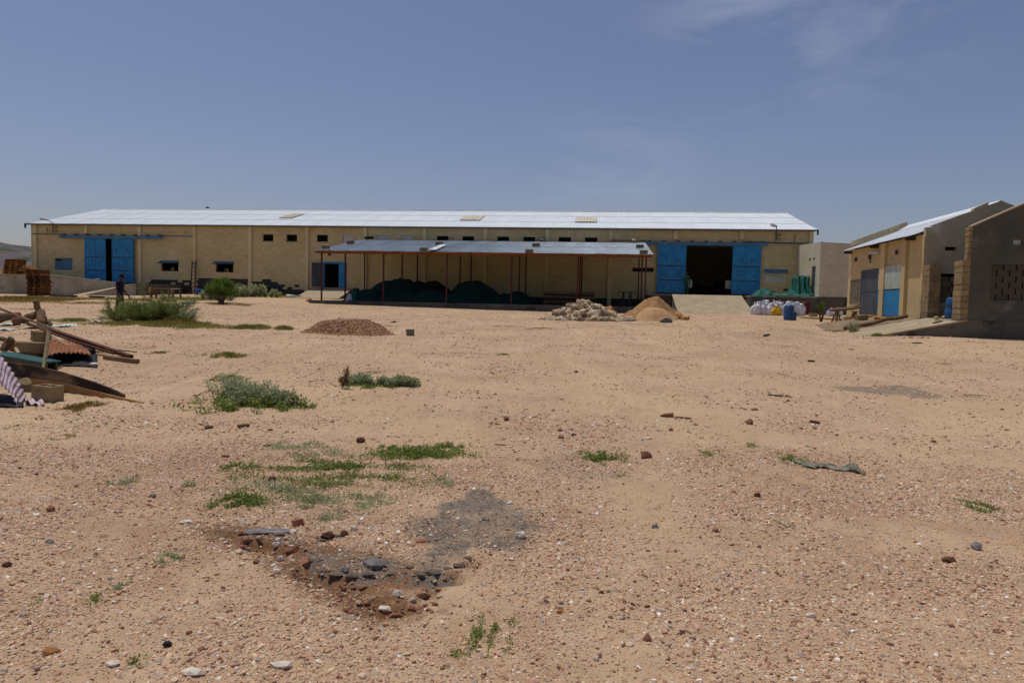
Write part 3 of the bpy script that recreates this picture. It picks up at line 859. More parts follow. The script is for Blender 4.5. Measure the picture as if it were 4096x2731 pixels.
# windows
def window(kind, t0, t1, z0, z1):
    w, h = t1 - t0, z1 - z0
    f = MB()
    e = .04
    f.box(t0 + .001, t1 - .001, .12, .17, z0 + .001, z0 + e).box(t0 + .001, t1 - .001, .12, .17, z1 - e, z1 - .001)
    f.box(t0 + .001, t0 + e, .121, .169, z0 + e, z1 - e).box(t1 - e, t1 - .001, .121, .169, z0 + e, z1 - e)
    if kind == 'upwin':
        fo = f.build('window', rust_dark, wh)
        b = MB()
        n = 5
        for k in range(1, n): b.box(t0 + w * k / n - .012, t0 + w * k / n + .012, .13, .155, z0 + e, z1 - e)
        b.build('bars', rust_dark, fo)
        MB().box(t0 + .003, t0 + .02, .0, .12, z0 + .003, z1 - .003).build('reveal', paint_smooth, fo)
        MB().box(t0 - .03, t1 + .03, -.03, .0, z0 - .05, z0 - .004).build('sill', concrete, fo)
    elif kind == 'whitewin':
        fo = f.build('window', white_paint, wh)
        for k in range(5):
            a = t0 + e + (w - 2 * e) * k / 5; b = t0 + e + (w - 2 * e) * (k + 1) / 5
            MB().box(a + .008, b - .008, .06, .10, z0 + .02, z1 - .02).build('shutter_slat', white_paint, fo)
    elif kind in ('lowwin',):
        fo = f.build('window', rust_dark, wh)
        MB().box(t0 + .3 * w, t0 + .45 * w, .5, .7, z0 - .5, z0 + h * .45).build('stacked_box', olive_side, fo)
        MB().lathe([(.0, 0), (.07, 0), (.08, .2), (.03, .3), (.0, .3)], 10, (t0 + .58 * w, .3, z0 + .04)).build('yellow_bottle', plastic_yellow, fo)
        cz = z1 + .08
        c = corr_mesh('awning', w + .16, .78, .12, .03, blue_dim)
        ao = inst('awning', c, wh, (t0 - .10, -.36, cz - .20), (math.radians(30), 0, 0), (1, .5, 1))
        st = MB()
        for xx in (t0 - .1, t1 + .02): st.bar((xx, -.45, cz - .15), (xx, .0, cz - .25), .02)
        st.bar((t0 - .26, -.37, cz - .21), (t1 + .1, -.37, cz - .21), .03)
        st.build('awning_stay', rust_dark, wh)
    elif kind == 'shutwin':
        fo = f.build('window', blue_dim, wh)
        p = MB().box(t0 + .02, t1 - .02, .03, .07, z0 + .02, z1 - .18)
        p.box(t0 + w * .36, t1 - .02, .03, .07, z1 - .178, z1 - .03)
        p.build('blue_shutter', blue_dim, fo)
        MB().box(t0 - .04, t1 + .04, -.06, -.005, z1 + .01, z1 + .04).build('lintel_strip', blue_dim, fo)
    elif kind == 'canopywin':
        fo = f.build('window', white_paint, wh)
        n = 9
        for k in range(n):
            a = t0 + w * k / n; b = t0 + w * (k + 1) / n
            MB().box(a + .006, b - .006, .02, .06, z0 + .01, z1 - .1).build('shutter_slat', white_paint, fo)
        c = MB()
        c.poly([(t0 - .05, -.42, z1 - .20), (t0 - .05, -.40, z1 - .26), (t0 - .05, -.01, z1 + .02), (t0 - .05, -.01, z1 + .06)], (w + .12, 0, 0))
        fixn(c.build('awning', blue_dim, wh))
for o in OPEN:
    if o[0] in ('upwin', 'whitewin', 'lowwin', 'shutwin', 'canopywin'): window(*o)
# slit vent: louvres
o = [q for q in OPEN if q[0] == 'slit'][0]
sv = MB()
for k in range(8):
    x = o[1] + (o[2] - o[1]) * (k + .5) / 8
    sv.box(x - .015, x + .015, .1, .14, o[3] + .01, o[4] - .01)
sv.build('slit_window', rust_dark, wh)

# sliding doors
def leaf(t0, t1, z0, z1, yl, worn):
    r = empty('sliding_door', (t0, yl, z0), 0, parent=wh)
    w, h = t1 - t0, z1 - z0
    MB().box(0, w, 0, .04, 0, h).build('backing_sheet', blue_paint, r)
    rowsz = [0, h * .255, h * .545, h * .865, h]
    rowsz = [0, .27 * h, .565 * h, .868 * h, h]
    cols = [0.05, w / 2, w - .05]
    for j in range(4):
        for i in range(2):
            x0, x1 = cols[i] + .035, cols[i + 1] - .035
            a, b = rowsz[j] + .03, rowsz[j + 1] - .03
            if j == 3:
                MB().box(x0, x1, -.010, -.001, a, b).build('door_panel', blue_paint, r); continue
            cx, cz = (x0 + x1) / 2, (a + b) / 2
            pm_ = MB()
            V = [(x0, -.002, a), (x1, -.002, a), (x1, -.002, b), (x0, -.002, b)]
            s = .14
            I = [(cx - s, -.035, cz - s), (cx + s, -.035, cz - s), (cx + s, -.035, cz + s), (cx - s, -.035, cz + s)]
            pm_.add(V + I, [(0, 1, 5, 4), (1, 2, 6, 5), (2, 3, 7, 6), (3, 0, 4, 7), (4, 5, 6, 7)])
            po = pm_.build('door_panel', blue_paint, r)
    fx = MB()
    for j in range(3):
        for i in range(2):
            x0, x1 = cols[i] + .035, cols[i + 1] - .035
            a, b = rowsz[j] + .03, rowsz[j + 1] - .03
            cx, cz = (x0 + x1) / 2, (a + b) / 2; s = .16
            k = random.random()
            if k < .85: fx.box(cx - s, cx + s, -.045, -.033, cz - s, cz - s + .035)
            if random.random() < .7: fx.box(cx - s, cx + s, -.045, -.033, cz + s - .03, cz + s)
            if random.random() < .6: fx.box(cx - s, cx - s + .03, -.044, -.034, cz - s + .036, cz + s - .031)
            if random.random() < .6: fx.box(cx + s - .03, cx + s, -.044, -.034, cz - s + .036, cz + s - .031)
            for sx, sz in ((-1, -1), (1, -1), (-1, 1), (1, 1)):
                if random.random() < worn:
                    q = random.uniform(.5, .95)
                    fx.bar((cx + sx * s * 1.05, -.036, cz + sz * s * 1.05), (cx + sx * (s + q * (abs(x1 - cx) - s)), -.014, cz + sz * (s + q * (b - cz - s))), .035, .012)
    fx.build('rusted_seam', rust_dark, r)
    fr_ = MB()
    for x in (0.0, w / 2 - .03, w - .06): fr_.box(x, x + .06, -.03, -.0005, 0, h)
    for i in (0, 1):
        for zz in rowsz:
            zz = min(max(zz, .03), h - .03)
            fr_.box(cols[i] + (.012 if i == 0 else .032), cols[i + 1] - (.032 if i == 0 else .012), -.022, -.0006, zz - .03, zz + .03)
    fr_.build('door_frame', blue_paint, r)
    rs = MB()
    for zz in rowsz[1:3]:
        rs.box(.08, w - .08, -.036, -.023, zz - .055, zz - .0)
    rs.box(-.01, w + .01, -.02, .03, -.14, -.001)
    rs.build('rusted_edge', rust_dark, r)
    return r
zb_l = SLAB + .13
l0 = fr(Z1, 905, 1130, 395, 860); l1 = fr(Z1, 1190, 1418, 395, 866)
leaf(l0[0], l0[1], zb_l, l0[3], -.26, .25)
leaf(l1[0], l1[1], zb_l, l1[3], -.26, .25)
r0 = fr(Z4, 605, 885, 334, 832); r1 = fr(Z4, 1385, 1662, 341, 842)
leaf(r0[0], r0[1], zb_l, r0[3], -.26, .6)
leaf(r1[0], r1[1], zb_l, r1[3], -.26, .85)
# tracks, rollers, pipes
def track(xa, xb, zt):
    t = MB(); t.box(xa, xb, -.34, -.18, zt, zt + .17); t.box(xa, xb, -.34, -.30, zt - .1, zt - .001)
    to = t.build('door_track', blue_dim, wh)
    n = 9
    for k in range(n):
        x = xa + .3 + (xb - xa - .6) * k / (n - 1)
        MB().box(x - .12, x + .12, -.30, -.0, zt + .172, zt + .27).build('bracket', rust_dark, to)
ta = fr(Z1, 650, 1715, 365, 395); tb = fr(Z4, 480, 1745, 300, 335)
track(ta[0], ta[1], l0[3] + .02)
track(tb[0], tb[1], r0[3] + .02)
def pipe(pts, r=.035):
    return MB().tube(pts, r, 6).build('wall_pipe', blue_old, wh)
pa = fr(Z1, 352, 650, 350, 360); pipe([(pa[0], -.2, pa[2]), (pa[1], -.2, pa[2])])
pa = fr(Z1, 1715, 2026, 372, 382); pipe([(pa[0], -.2, pa[2]), (pa[1], -.2, pa[2])])
pa = fr(Z4, 110, 480, 290, 298); pipe([(pa[0], -.2, pa[2]), (pa[1], -.2, pa[2])])
pa = fr(Z4, 1490, 2205, 305, 322); pipe([(pa[0], -.22, pa[3] - .05), (pa[1], -.22, pa[3] - .12)], .06)
# bracket lamps under the eaves
def lamp(px, py, z_end, side, Z):
    t, z = WF.front(*Z(px, py), -.2)
    t2, z2 = WF.front(*Z(px + side, z_end), -.2)
    lo = empty('street_lamp', (t2, -.16, z2), 0, parent=wh)
    MB().tube([(0, 0, 0), (0, 0, z - z2 - .1), (-.1 * (1 if side > 0 else -1), -.5, z - z2 + .12)], .035, 6).build('lamp_arm', blue_old, lo)
    MB().tube([(-.1 * (1 if side > 0 else -1), -.45, z - z2 + .12), ((-.55) * (1 if side > 0 else -1), -.8, z - z2 + .2)], [.09, .13], 8).build('lamp_head', white_paint, lo)
    for dz in (.15, z - z2 - .5): MB().box(-.03, .4, -.02, .1, dz, dz + .05).build('bracket', blue_old, lo)
lamp(515, 228, 345, 35, Z1)
lamp(1790, 168, 300, 50, Z4)
for Z, x, y0, y1 in ((Z1, 490, 290, 352), (Z4, 2038, 235, 310)):
    a = WF.front(*Z(x, y0), -.1); b = WF.front(*Z(x, y1), -.1)
    MB().bar((a[0], -.1, a[1]), (a[0], -.1, b[1]), .035).build('wall_hook', rust_dark, wh)
# small side door with blue frame
s0 = [q for q in OPEN if q[0] == 'smalldoor'][0]
w = s0[2] - s0[1]
MB().box(s0[1] - .12, s0[1] + .02, -.05, .1, s0[3], s0[4]).box(s0[1] + .021, s0[2] - .021, -.05, .1, s0[4] - .10, s0[4] + .05).box(s0[2] - .02, s0[2] + .06, -.05, .1, s0[3], s0[4]).build('door_frame', blue_paint, wh)
rx = fr(Z2, 1452, 1522, 668, 908)
d = empty('door', (0, 0, 0), parent=wh)
MB().box(rx[0], s0[2] - .025, -.02, .03, s0[3] + .02, s0[4] - .11).build('door_leaf', blue_paint, d)
MB().box(rx[0] + .3, rx[0] + .33, -.045, -.0205, s0[3] + .9, s0[3] + 1.15).build('handle', rust_dark, d)
d2 = empty('door', (0, 0, 0), parent=wh)
MB().bar((s0[1] - .10, -.06, (s0[3] + s0[4]) / 2), (s0[1] - .75, -.75, (s0[3] + s0[4]) / 2), .05, s0[4] - s0[3] - .1).build('door_leaf', blue_old, d2)
MB().box(s0[1] + .45, s0[1] + .55, -.25, -.0, s0[4] + .55, s0[4] + 1.15).build('wall_light', rust_dark, wh)
# wire gates folded just inside the big door
def wire_gate(x0, x1, z0, z1, yl):
    g = MB()
    for k in range(5): g.bar((x0 + (x1 - x0) * k / 4, yl, z0), (x0 + (x1 - x0) * k / 4, yl, z1), .03)
    for k in range(6): g.bar((x0, yl - .02, z0 + (z1 - z0) * k / 5), (x1, yl - .02, z0 + (z1 - z0) * k / 5), .025)
    g.build('wire_gate', white_paint, wh)
    # pale board behind the wires
    MB().box(x0 + .02, x1 - .02, yl + .03, yl + .05, z0, z1).build('gate_board', sheet_pale, wh)
g = fr(Z4, 925, 960, 705, 785, .5); wire_gate(g[0], g[1], g[2], g[3], .5)
g = fr(Z4, 1315, 1365, 712, 795, .5); wire_gate(g[0], g[1], g[2], g[3], .5)

# ------------------------------------------------------------------ loading platforms and ramps along the warehouse
def fpt(px, py, yl): return WF.front(px, py, yl)
# right platform: front edge 2.9 m before the wall
pt = empty('loading_platform', WF.o, WF.a, 'grey concrete loading platform before the right blue doors of the warehouse', 'loading platform')
a0 = fpt(2592, 1180, -2.9)[0]; a1 = fpt(2689, 1180, -2.9)[0]; a2 = fpt(2964, 1184, -2.9)[0]
PT = SLAB - .03
ALX = WF.front(3278, 1100, -5.9)[0]
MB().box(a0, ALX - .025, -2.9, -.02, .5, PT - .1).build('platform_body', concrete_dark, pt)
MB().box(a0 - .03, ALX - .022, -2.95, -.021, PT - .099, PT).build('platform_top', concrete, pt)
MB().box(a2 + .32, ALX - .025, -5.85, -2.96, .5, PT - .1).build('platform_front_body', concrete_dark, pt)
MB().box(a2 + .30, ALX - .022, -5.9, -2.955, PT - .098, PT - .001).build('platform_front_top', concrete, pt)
def ramp(name, label, t0, t1, y0, y1, zt, zb, sidemat, topmat, w2=None):
    r = empty(name, WF.o, WF.a, label, 'ramp')
    t0b, t1b = w2 or (t0, t1)
    v = [(t0, y0, zt), (t1, y0, zt), (t1b, y1, zb), (t0b, y1, zb)]
    MB().add([(x, y, .2) for x, y, z in v] + [(x, y, z - .06) for x, y, z in v], [(0, 1, 2, 3), (4, 7, 6, 5), (0, 4, 5, 1), (1, 5, 6, 2), (2, 6, 7, 3), (3, 7, 4, 0)]).build('ramp_body', sidemat, r)
    e = .03
    v = [(t0 - e, y0, zt), (t1 + e, y0, zt), (t1b + e, y1 - .05, zb), (t0b - e, y1 - .05, zb)]
    MB().add([(x, y, z - .058) for x, y, z in v] + [(x, y, z) for x, y, z in v], [(0, 1, 2, 3), (4, 7, 6, 5), (0, 4, 5, 1), (1, 5, 6, 2), (2, 6, 7, 3), (3, 7, 4, 0)]).build('ramp_surface', topmat, r)
    for o in r.children: fixn(o)
    return r
b0 = fpt(2717, 1249, -7.9)[0]; b1 = fpt(3020, 1254, -7.9)[0]
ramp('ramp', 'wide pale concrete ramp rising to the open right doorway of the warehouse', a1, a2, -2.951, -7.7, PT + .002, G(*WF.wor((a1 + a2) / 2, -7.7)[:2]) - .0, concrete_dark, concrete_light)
# small ramp at the side door
c0 = fpt(1255, 1148, -.1)[0]; c1 = fpt(1408, 1148, -.1)[0]
gr = G(*WF.wor((c0 + c1) / 2, -3.4)[:2])
ramp('ramp', 'small pale concrete ramp with sloping sides at the side door behind the shed corner', c0 - .1, c1 + .1, -.03, -3.5, SLAB, gr + .02, concrete_dark, concrete_light)
# left dock: ramp running down to the left, retaining wall behind it
lr = empty('ramp', WF.o, WF.a, 'long narrow concrete ramp slanting down to the left from the far left blue doors', 'ramp')
e0 = fpt(465, 1135, -3.0); e1 = fpt(543, 1136.5, -5.2); e2 = fpt(279, 1186, -3.0); e3 = fpt(325, 1188, -5.2)
gl = G(*WF.wor(e2[0], -4)[:2]) - .05
tl = (e2[0] + e3[0]) / 2
v = [(tl, -2.99, gl), (tl, -5.2, gl), (e1[0], -5.2, SLAB - .05), (e0[0] - .0, -2.99, SLAB - .05)]
v = [(e2[0], -2.99, gl), (e3[0], -5.2, gl), (e1[0], -5.2, SLAB - .05), (e1[0] - .0, -2.99, SLAB - .05)]
fixn(MB().add([(x, y, .3) for x, y, z in v] + [(x, y, z) for x, y, z in v], [(0, 1, 2, 3), (4, 7, 6, 5), (0, 4, 5, 1), (1, 5, 6, 2), (2, 6, 7, 3), (3, 7, 4, 0)]).build('ramp_body', concrete, lr))
v = [(e2[0], -3.0, gl + .012), (e3[0], -5.23, gl + .012), (e1[0], -5.23, SLAB - .03), (e1[0], -3.0, SLAB - .03)]
fixn(MB().add([(x, y, z - .008) for x, y, z in v] + [(x, y, z + .01) for x, y, z in v], [(0, 1, 2, 3), (4, 7, 6, 5), (0, 4, 5, 1), (1, 5, 6, 2), (2, 6, 7, 3), (3, 7, 4, 0)]).build('ramp_surface', concrete_light, lr))
d0 = e1[0]
dk = empty('loading_platform', WF.o, WF.a, 'grey loading dock wall before the far left blue doors, stained at its foot', 'loading platform')
dend = fpt(645, 1150, -3.0)[0]
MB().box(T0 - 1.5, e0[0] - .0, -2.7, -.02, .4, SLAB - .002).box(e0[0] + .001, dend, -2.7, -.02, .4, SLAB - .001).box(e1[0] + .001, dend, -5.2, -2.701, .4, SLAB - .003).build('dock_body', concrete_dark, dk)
pw = empty('retaining_wall', WF.o, WF.a, 'stained grey retaining wall tapering down beside the left ramp, pallets on it', 'wall')
tops = [fpt(-60, 1096, -2.86), fpt(0, 1098, -2.86), fpt(195, 1099, -2.86), fpt(344, 1117, -2.86), fpt(463, 1131, -2.86), fpt(500, 1136, -2.86)]
pts = [(t, -2.98, z) for t, z in tops]
fixn(MB().poly([(pts[0][0], -2.98, .5)] + pts + [(pts[-1][0], -2.98, .5)], (0, .26, 0)).build('wall_body', concrete, pw))
cp = MB()
for (ta_, za), (tb_, zb_) in zip(tops[:-1], tops[1:]): cp.bar((ta_, -2.85, za + .021), (tb_, -2.85, zb_ + .021), .30, .04)
cp.build('coping', concrete_light, pw)
# lower wing of the boundary beyond the dock, left edge of the frame
bwall = empty('boundary_wall', WF.o, WF.a, 'low pale boundary wall at the left edge behind the pallets', 'wall')
MB().box(-14, T0 - .02, 1.5, 1.75, .6, 3.45).build('wall_body', paint_smooth, bwall)
MB().box(-14, T0 - .02, 1.45, 1.80, 3.451, 3.50).build('coping', concrete_light, bwall)
for k in range(5):
    MB().box(-13.5 + k * 3, -13.2 + k * 3, 1.38, 1.499, .6, 3.44).build('pier', paint_smooth, bwall)
# ------------------------------------------------------------------ open lean-to shed in front of the warehouse
SFY = -9.55           # front posts, metres before the wall
xL = WF.front(1287, 1010, SFY)[0]; xR = WF.front(2585, 1025, SFY)[0]
FZ = WF.front(1287, 998, SFY - .25)[1]      # front eave height
FZ = (FZ + WF.front(2587, 1018, SFY - .25)[1]) / 2
BZ = (WF.front(1466, 957, -.3)[1] + WF.front(2562, 974, -.3)[1]) / 2
SLABZ = 1.36
shed = empty('open_shed', WF.o, WF.a, 'open lean-to shed with red oxide posts and a corrugated metal roof held down by blocks', 'shed')
MB().box(xL - .75, xR + .5, SFY - .35, -3.6, .5, SLABZ).build('floor_slab', concrete_dark, shed)
MB().box(xL + 4.2, xR + .5, -3.599, -.03, .5, SLABZ - .004).build('rear_floor_slab', concrete_dark, shed)
NC = 6
def rz(y): return FZ + (BZ - FZ) * (y - (SFY - .25)) / (-.3 - (SFY - .25))
pcols = [xL + (xR - xL) * k / (NC - 1) for k in range(NC)]
for row, y in enumerate((SFY, SFY / 2 - .2, -.55)):
    for k, x in enumerate(pcols):
        if row == 2 and k == 0: pass
        h = rz(y) - .30 - SLABZ
        zb = SLABZ if y < -3.6 or k > 0 else .9
        MB().box(-.048, .048, -.048, .048, 0, rz(y) - .26 - zb).build('post', red_steel, shed, loc=(x, y, zb))
for y in (SFY, SFY / 2 - .2, -.55):
    MB().box(pcols[0] - .35, pcols[-1] + .35, y - .04, y + .04, rz(y) - .259, rz(y) - .13).build('beam', orange_wood if y == SFY else red_steel, shed)
n = 12
for k in range(n + 1):
    x = pcols[0] - .2 + (pcols[-1] - pcols[0] + .4) * k / n
    MB().bar((x, SFY - .30, rz(SFY - .30) - .085), (x, -.32, rz(-.32) - .085), .05, .08).build('rafter', wood_pale, shed)
MB().box(pcols[0] - .38, pcols[-1] + .38, SFY - .33, SFY - .29, FZ - .20, FZ - .06).build('eave_plank', orange_wood, shed)
ss = math.atan2(BZ - FZ, -.3 - (SFY - .25)); sl = (-.3 - (SFY - .42)) / math.cos(ss)
nsh2 = 30; x0s = pcols[0] - .42; ww = (pcols[-1] + .42 - x0s) / nsh2
shm = corr_mesh('roof_sheet', 1.0, sl / 2 + .1, .1, .022, roof_galv, kind='trap')
for j in range(2):
    for k in range(nsh2):
        s = j * sl / 2
        y = SFY - .42 + s * math.cos(ss) + (random.uniform(-.05, .03) if j == 0 else 0)
        inst('roof_sheet', shm, shed, (x0s + k * ww, y, rz(y) - .02 + .008 * (k % 2) + .014 * j + random.uniform(0, .01)), (ss, 0, 0), (ww * 1.02, 1, 1))
def shedroof(px, py):
    nrm = (WF.uy * -math.sin(ss) + Vector((0, 0, 1)) * math.cos(ss))
    return WF.loc(hit(px, py, WF.wor(0, SFY - .25, FZ + .04), nrm))
def hollow_block(name, mt, L_=.40, W_=.2, H_=.2, holes=True):
    mb = MB()
    if not holes: return bevel_mesh(mb.box(-L_ / 2, L_ / 2, -W_ / 2, W_ / 2, 0, H_, j=.004), name, mt)
    w = .035
    mb.box(-L_ / 2, L_ / 2, -W_ / 2, -W_ / 2 + w, 0, H_, j=.003).box(-L_ / 2, L_ / 2, W_ / 2 - w, W_ / 2, 0, H_, j=.003)
    for x in (-L_ / 2, -w / 2, L_ / 2 - w): mb.box(x + .002, x + w - .002, -W_ / 2 + w, W_ / 2 - w, .001, H_ - .002)
    return mb.mesh(name, mt)
def bevel_mesh(mb, name, mt):
    me = mb.mesh(name, mt); bm = bmesh.new(); bm.from_mesh(me)
    bmesh.ops.bevel(bm, geom=list(bm.edges), offset=.012, segments=1, affect='EDGES')
    bm.to_mesh(me); bm.free(); return me
roof_block = bevel_mesh(MB().box(-.26, .26, -.13, .13, 0, .25, j=.01), 'roof_block', block_grey)
RB = [(Z2(1317, 512), 'front left corner of the shed roof'), (Z2(1574, 462), 'back of the shed roof near its left end'),
      (Z3(247, 538), 'shed roof front edge beside the white strip'), (Z3(410, 473), 'shed roof just behind the white strip'),
      (Z3(1351, 558), 'shed roof front edge right of the middle'), (Z3(1422, 490), 'middle of the shed roof behind the front block'),
      (Z4(417, 375), 'right end of the shed roof, behind the corner block'), (Z4(456, 438), 'front right corner of the shed roof')]
for (p, where) in RB:
    q = shedroof(*p)
    o = inst('concrete_block', roof_block, None, WF.wor(q.x, q.y, q.z + .02), (0, 0, WF.a + random.uniform(-.15, .15)))
    o.rotation_euler = Euler((0, 0, WF.a + random.uniform(-.12, .12))); o.rotation_euler.rotate_axis('X', ss)
    tag(o, 'grey concrete block weighing down the ' + where, 'concrete block', 'blocks holding down the shed roof')
for p, lb, mt, s in ((Z3(542, 418), 'pale lump of rubble on the shed roof against the warehouse wall between two dark windows', stone_pale, .34),
                     (Z3(1483, 432), 'grey lump of rubble on the shed roof left of the paired right windows', stone_grey, .34),
                     (Z4(362, 312), 'pale lump lying on the far right of the shed roof at the wall', stone_pale, .32)):
    q = shedroof(*p); mb = MB(); add_rock(mb, (0, 0, .12), s, seed=int(p[0]), sq=(1.1, .7, .55))
    tag(mb.build('rubble_lump', mt, None, loc=WF.wor(q.x, q.y, q.z + .03)), lb, 'stone')
q = shedroof(*Z2(1772, 408))
ty = MB()
vv = []; ff = []
for i in range(20):
    for j in range(8):
        a = 2 * PI * i / 20; b = 2 * PI * j / 8; r = .33 + .12 * math.cos(b)
        vv.append((r * math.cos(a), r * math.sin(a), .1 + .1 * math.sin(b)))
for i in range(20):
    for j in range(8): ff.append((i * 8 + j, ((i + 1) % 20) * 8 + j, ((i + 1) % 20) * 8 + (j + 1) % 8, i * 8 + (j + 1) % 8))
ty.add(vv, ff); o = ty.build('tyre', black_rubber, None, True, loc=WF.wor(q.x, q.y, q.z + .02)); o.rotation_euler = (ss, 0, WF.a)
tag(o, 'old black tyre lying on the shed roof against the warehouse wall', 'tyre')
a = shedroof(*Z3(335, 533)); b = shedroof(*Z3(458, 478))
o = MB().bar(WF.wor(a.x, a.y, a.z + .08), WF.wor(b.x, b.y, b.z + .08), .5, .03).build('roof_strip', white_paint)
tag(o, 'white metal strip lying askew on the shed roof between two blocks', 'metal strip')

# ------------------------------------------------------------------ under the shed
def heap(name, c, rx, ry, h, mt, label, cat, seed, n=30, rough=.12, freq=3.0, lip=0, kind=None, sharp=1.4, cone=False, zbase=None, rot=0, group=None, ang=0):
    r = np.random.default_rng(seed)
    rings = n; seg = n * 2
    vv = [(0, 0, h * (.86 if cone else 1))]; 
    for i in range(1, rings + 1):
        t = i / rings
        for k in range(seg):
            a = 2 * PI * k / seg
            wob_ = 1 + .10 * math.sin(2 * a + seed) + .07 * math.sin(3 * a + seed * 2.1) + .04 * math.sin(7 * a + seed)
            x, y = rx * t * math.cos(a) * wob_, ry * t * math.sin(a) * wob_
            if cone: z = h * (1 - t) ** .95 * (1 - .14 * math.exp(-(t / .12) ** 2)) if t < 1 else 0
            else: z = h * (math.cos(PI * min(t, 1) ** sharp) * .5 + .5) ** .75
            vv.append([x, y, z])
    V = np.array([list(v) for v in vv], float)
    nz = lownoise(V[:, 0] + seed, V[:, 1], freq, seed) * rough + lownoise(V[:, 0], V[:, 1] + seed, freq * 3.1, seed + 1) * rough * .4
    tt = np.clip(1 - np.hypot(V[:, 0] / rx, V[:, 1] / ry), 0, 1)
    V[:, 2] += nz * h * np.clip(tt * 3, 0, 1)
    ff = [(0, 1 + k, 1 + (k + 1) % seg) for k in range(seg)]
    for i in range(rings - 1):
        for k in range(seg):
            a = 1 + i * seg + k; b = 1 + i * seg + (k + 1) % seg
            ff.append((a, a + seg, b + seg, b))
    ca, sa = math.cos(rot), math.sin(rot)
    out = []
    for x, y, z in V:
        X, Y = x * ca - y * sa, x * sa + y * ca
        zz = z
        if zbase is None: zz = z + G(c[0] + X, c[1] + Y) - G(c[0], c[1]) - .02
        out.append((X, Y, zz))
    mb = MB().add(out, ff)
    o = mb.build(name, mt, None, True, loc=(c[0], c[1], G(c[0], c[1]) if zbase is None else zbase))
    tag(o, label, cat, group, kind)
    return o
def wheap(name, pxl, pxr, ptop, yl, depth, mt, label, cat, seed, **kw):
    a = WF.front(pxl, ptop, yl); b = WF.front(pxr, ptop, yl); h = (a[1] + b[1]) / 2 - SLABZ
    c = WF.wor((a[0] + b[0]) / 2, yl)
    return heap(name, c, (b[0] - a[0]) / 2, depth, h, mt, label, cat, seed, zbase=SLABZ + .003, rot=WF.a, **kw)
wheap('net_heap', 1440, 1760, 1119, -5.0, 2.0, net_green, 'big leftmost heap of dark green netting under the open shed', 'netting', 31, rough=.10, freq=1.6, sharp=1.7)
wheap('net_heap', 1380, 1560, 1162, -6.8, 1.2, net_green, 'low spread of dark green netting lying in front of the big left net heap', 'netting', 32, rough=.12, freq=2, sharp=1.5)
wheap('net_heap', 1640, 1800, 1155, -7.2, 1.3, net_green, 'rounded green net bundle between the second and third front posts of the shed', 'netting', 33, rough=.08, freq=1.8, sharp=1.6)
wheap('net_heap', 1780, 2010, 1132, -5.2, 1.8, net_green, 'tall heap of dark green netting left of the fourth front post of the shed', 'netting', 34, rough=.10, freq=1.6, sharp=2.0)
wheap('net_heap', 1990, 2150, 1168, -5.6, 1.5, net_green, 'lowest rightmost heap of dark green netting under the shed', 'netting', 35, rough=.10, freq=1.8, sharp=1.6)
wheap('net_heap', 1590, 1860, 1129, -3.0, 1.5, black_rubber, 'dark heap piled along the wall behind the green nets', 'netting', 36, rough=.12, freq=1.6, sharp=1.6)
wheap('net_heap', 1460, 2140, 1178, -6.4, 1.7, net_green, 'long low carpet of dark green netting joining the heaps under the shed', 'netting', 38, rough=.22, freq=2.2, sharp=3.0)
for i, (l, r_, t, y, m, lb) in enumerate(((1395, 1440, 1172, -7.4, tarp_green, 'small crumpled teal sack at the left foot of the net heap'),
                                   (1410, 1452, 1165, -6.6, cloth_navy, 'crumpled navy cloth bundle beside the left net heap'),
                                   (1437, 1462, 1172, -7.2, tarp_green, 'little teal sack right of the navy bundle'),
                                   (1386, 1412, 1178, -7.7, plastic_white, 'small pale sack scrap by the second shed post'))):
    wheap('cloth_bundle', l, r_, t, y, .5, m, lb, 'bundle', 40 + i, rough=.4, freq=7, n=14)
# stacked mats / boards
a = WF.front(2178, 1170, -4.4); b = WF.front(2383, 1156, -4.4)
st = empty('board_stack', WF.wor(a[0], -4.4, SLABZ), WF.a, 'long low stack of dark brown boards standing under the right half of the shed', 'board stack')
wd = b[0] - a[0]
for k in range(6):
    MB().box(random.uniform(-.1, .1), wd * (1 if k < 4 else .97), -.1 - random.uniform(0, .05), 1.1, .01 + k * .165, .165 * (k + 1) - .01 + (.0), j=.012).build('board', wood_old if k % 2 else rust_dark, st)
# iron stand with two uprights
a = WF.front(2508, 1222, -5.3)
st = empty('iron_stand', WF.wor(a[0], -5.3, SLABZ), WF.a, 'rusty iron stand with two T topped uprights near the right end of the shed', 'stand')
for x in (-.28, .22):
    MB().box(x - .08, x + .08, -.08, .08, .03, 1.02).build('upright', rust_dark, st)
    MB().box(x - .42, x + .38, -.05, .05, 1.021, 1.07).build('crossbar', rust_dark, st)
    for s in (-.36, .32): MB().box(x + s - .012, x + s + .012, -.012, .012, .78, 1.02).build('hanging_rod', rust_dark, st)
MB().box(-.6, .55, -.3, .3, 0, .029).build('base_plate', rust_dark, st)

# ------------------------------------------------------------------ block room joined to the right end of the warehouse
ax = WF.front(3278, 1100, -5.9)[0]
axw = T1 + .02
zt = WF.front(3278, 967, -5.9)[1]; zt2 = WF.front(3400, 982, -5.9)[1]; zw = WF.front(3225, 982, -.3)[1]
AL = ax; AR = AL + 5.6
annex = empty('block_room', WF.o, WF.a, 'flat roofed pale cream block room built onto the right end of the warehouse', 'building')
PTA = PT - .02
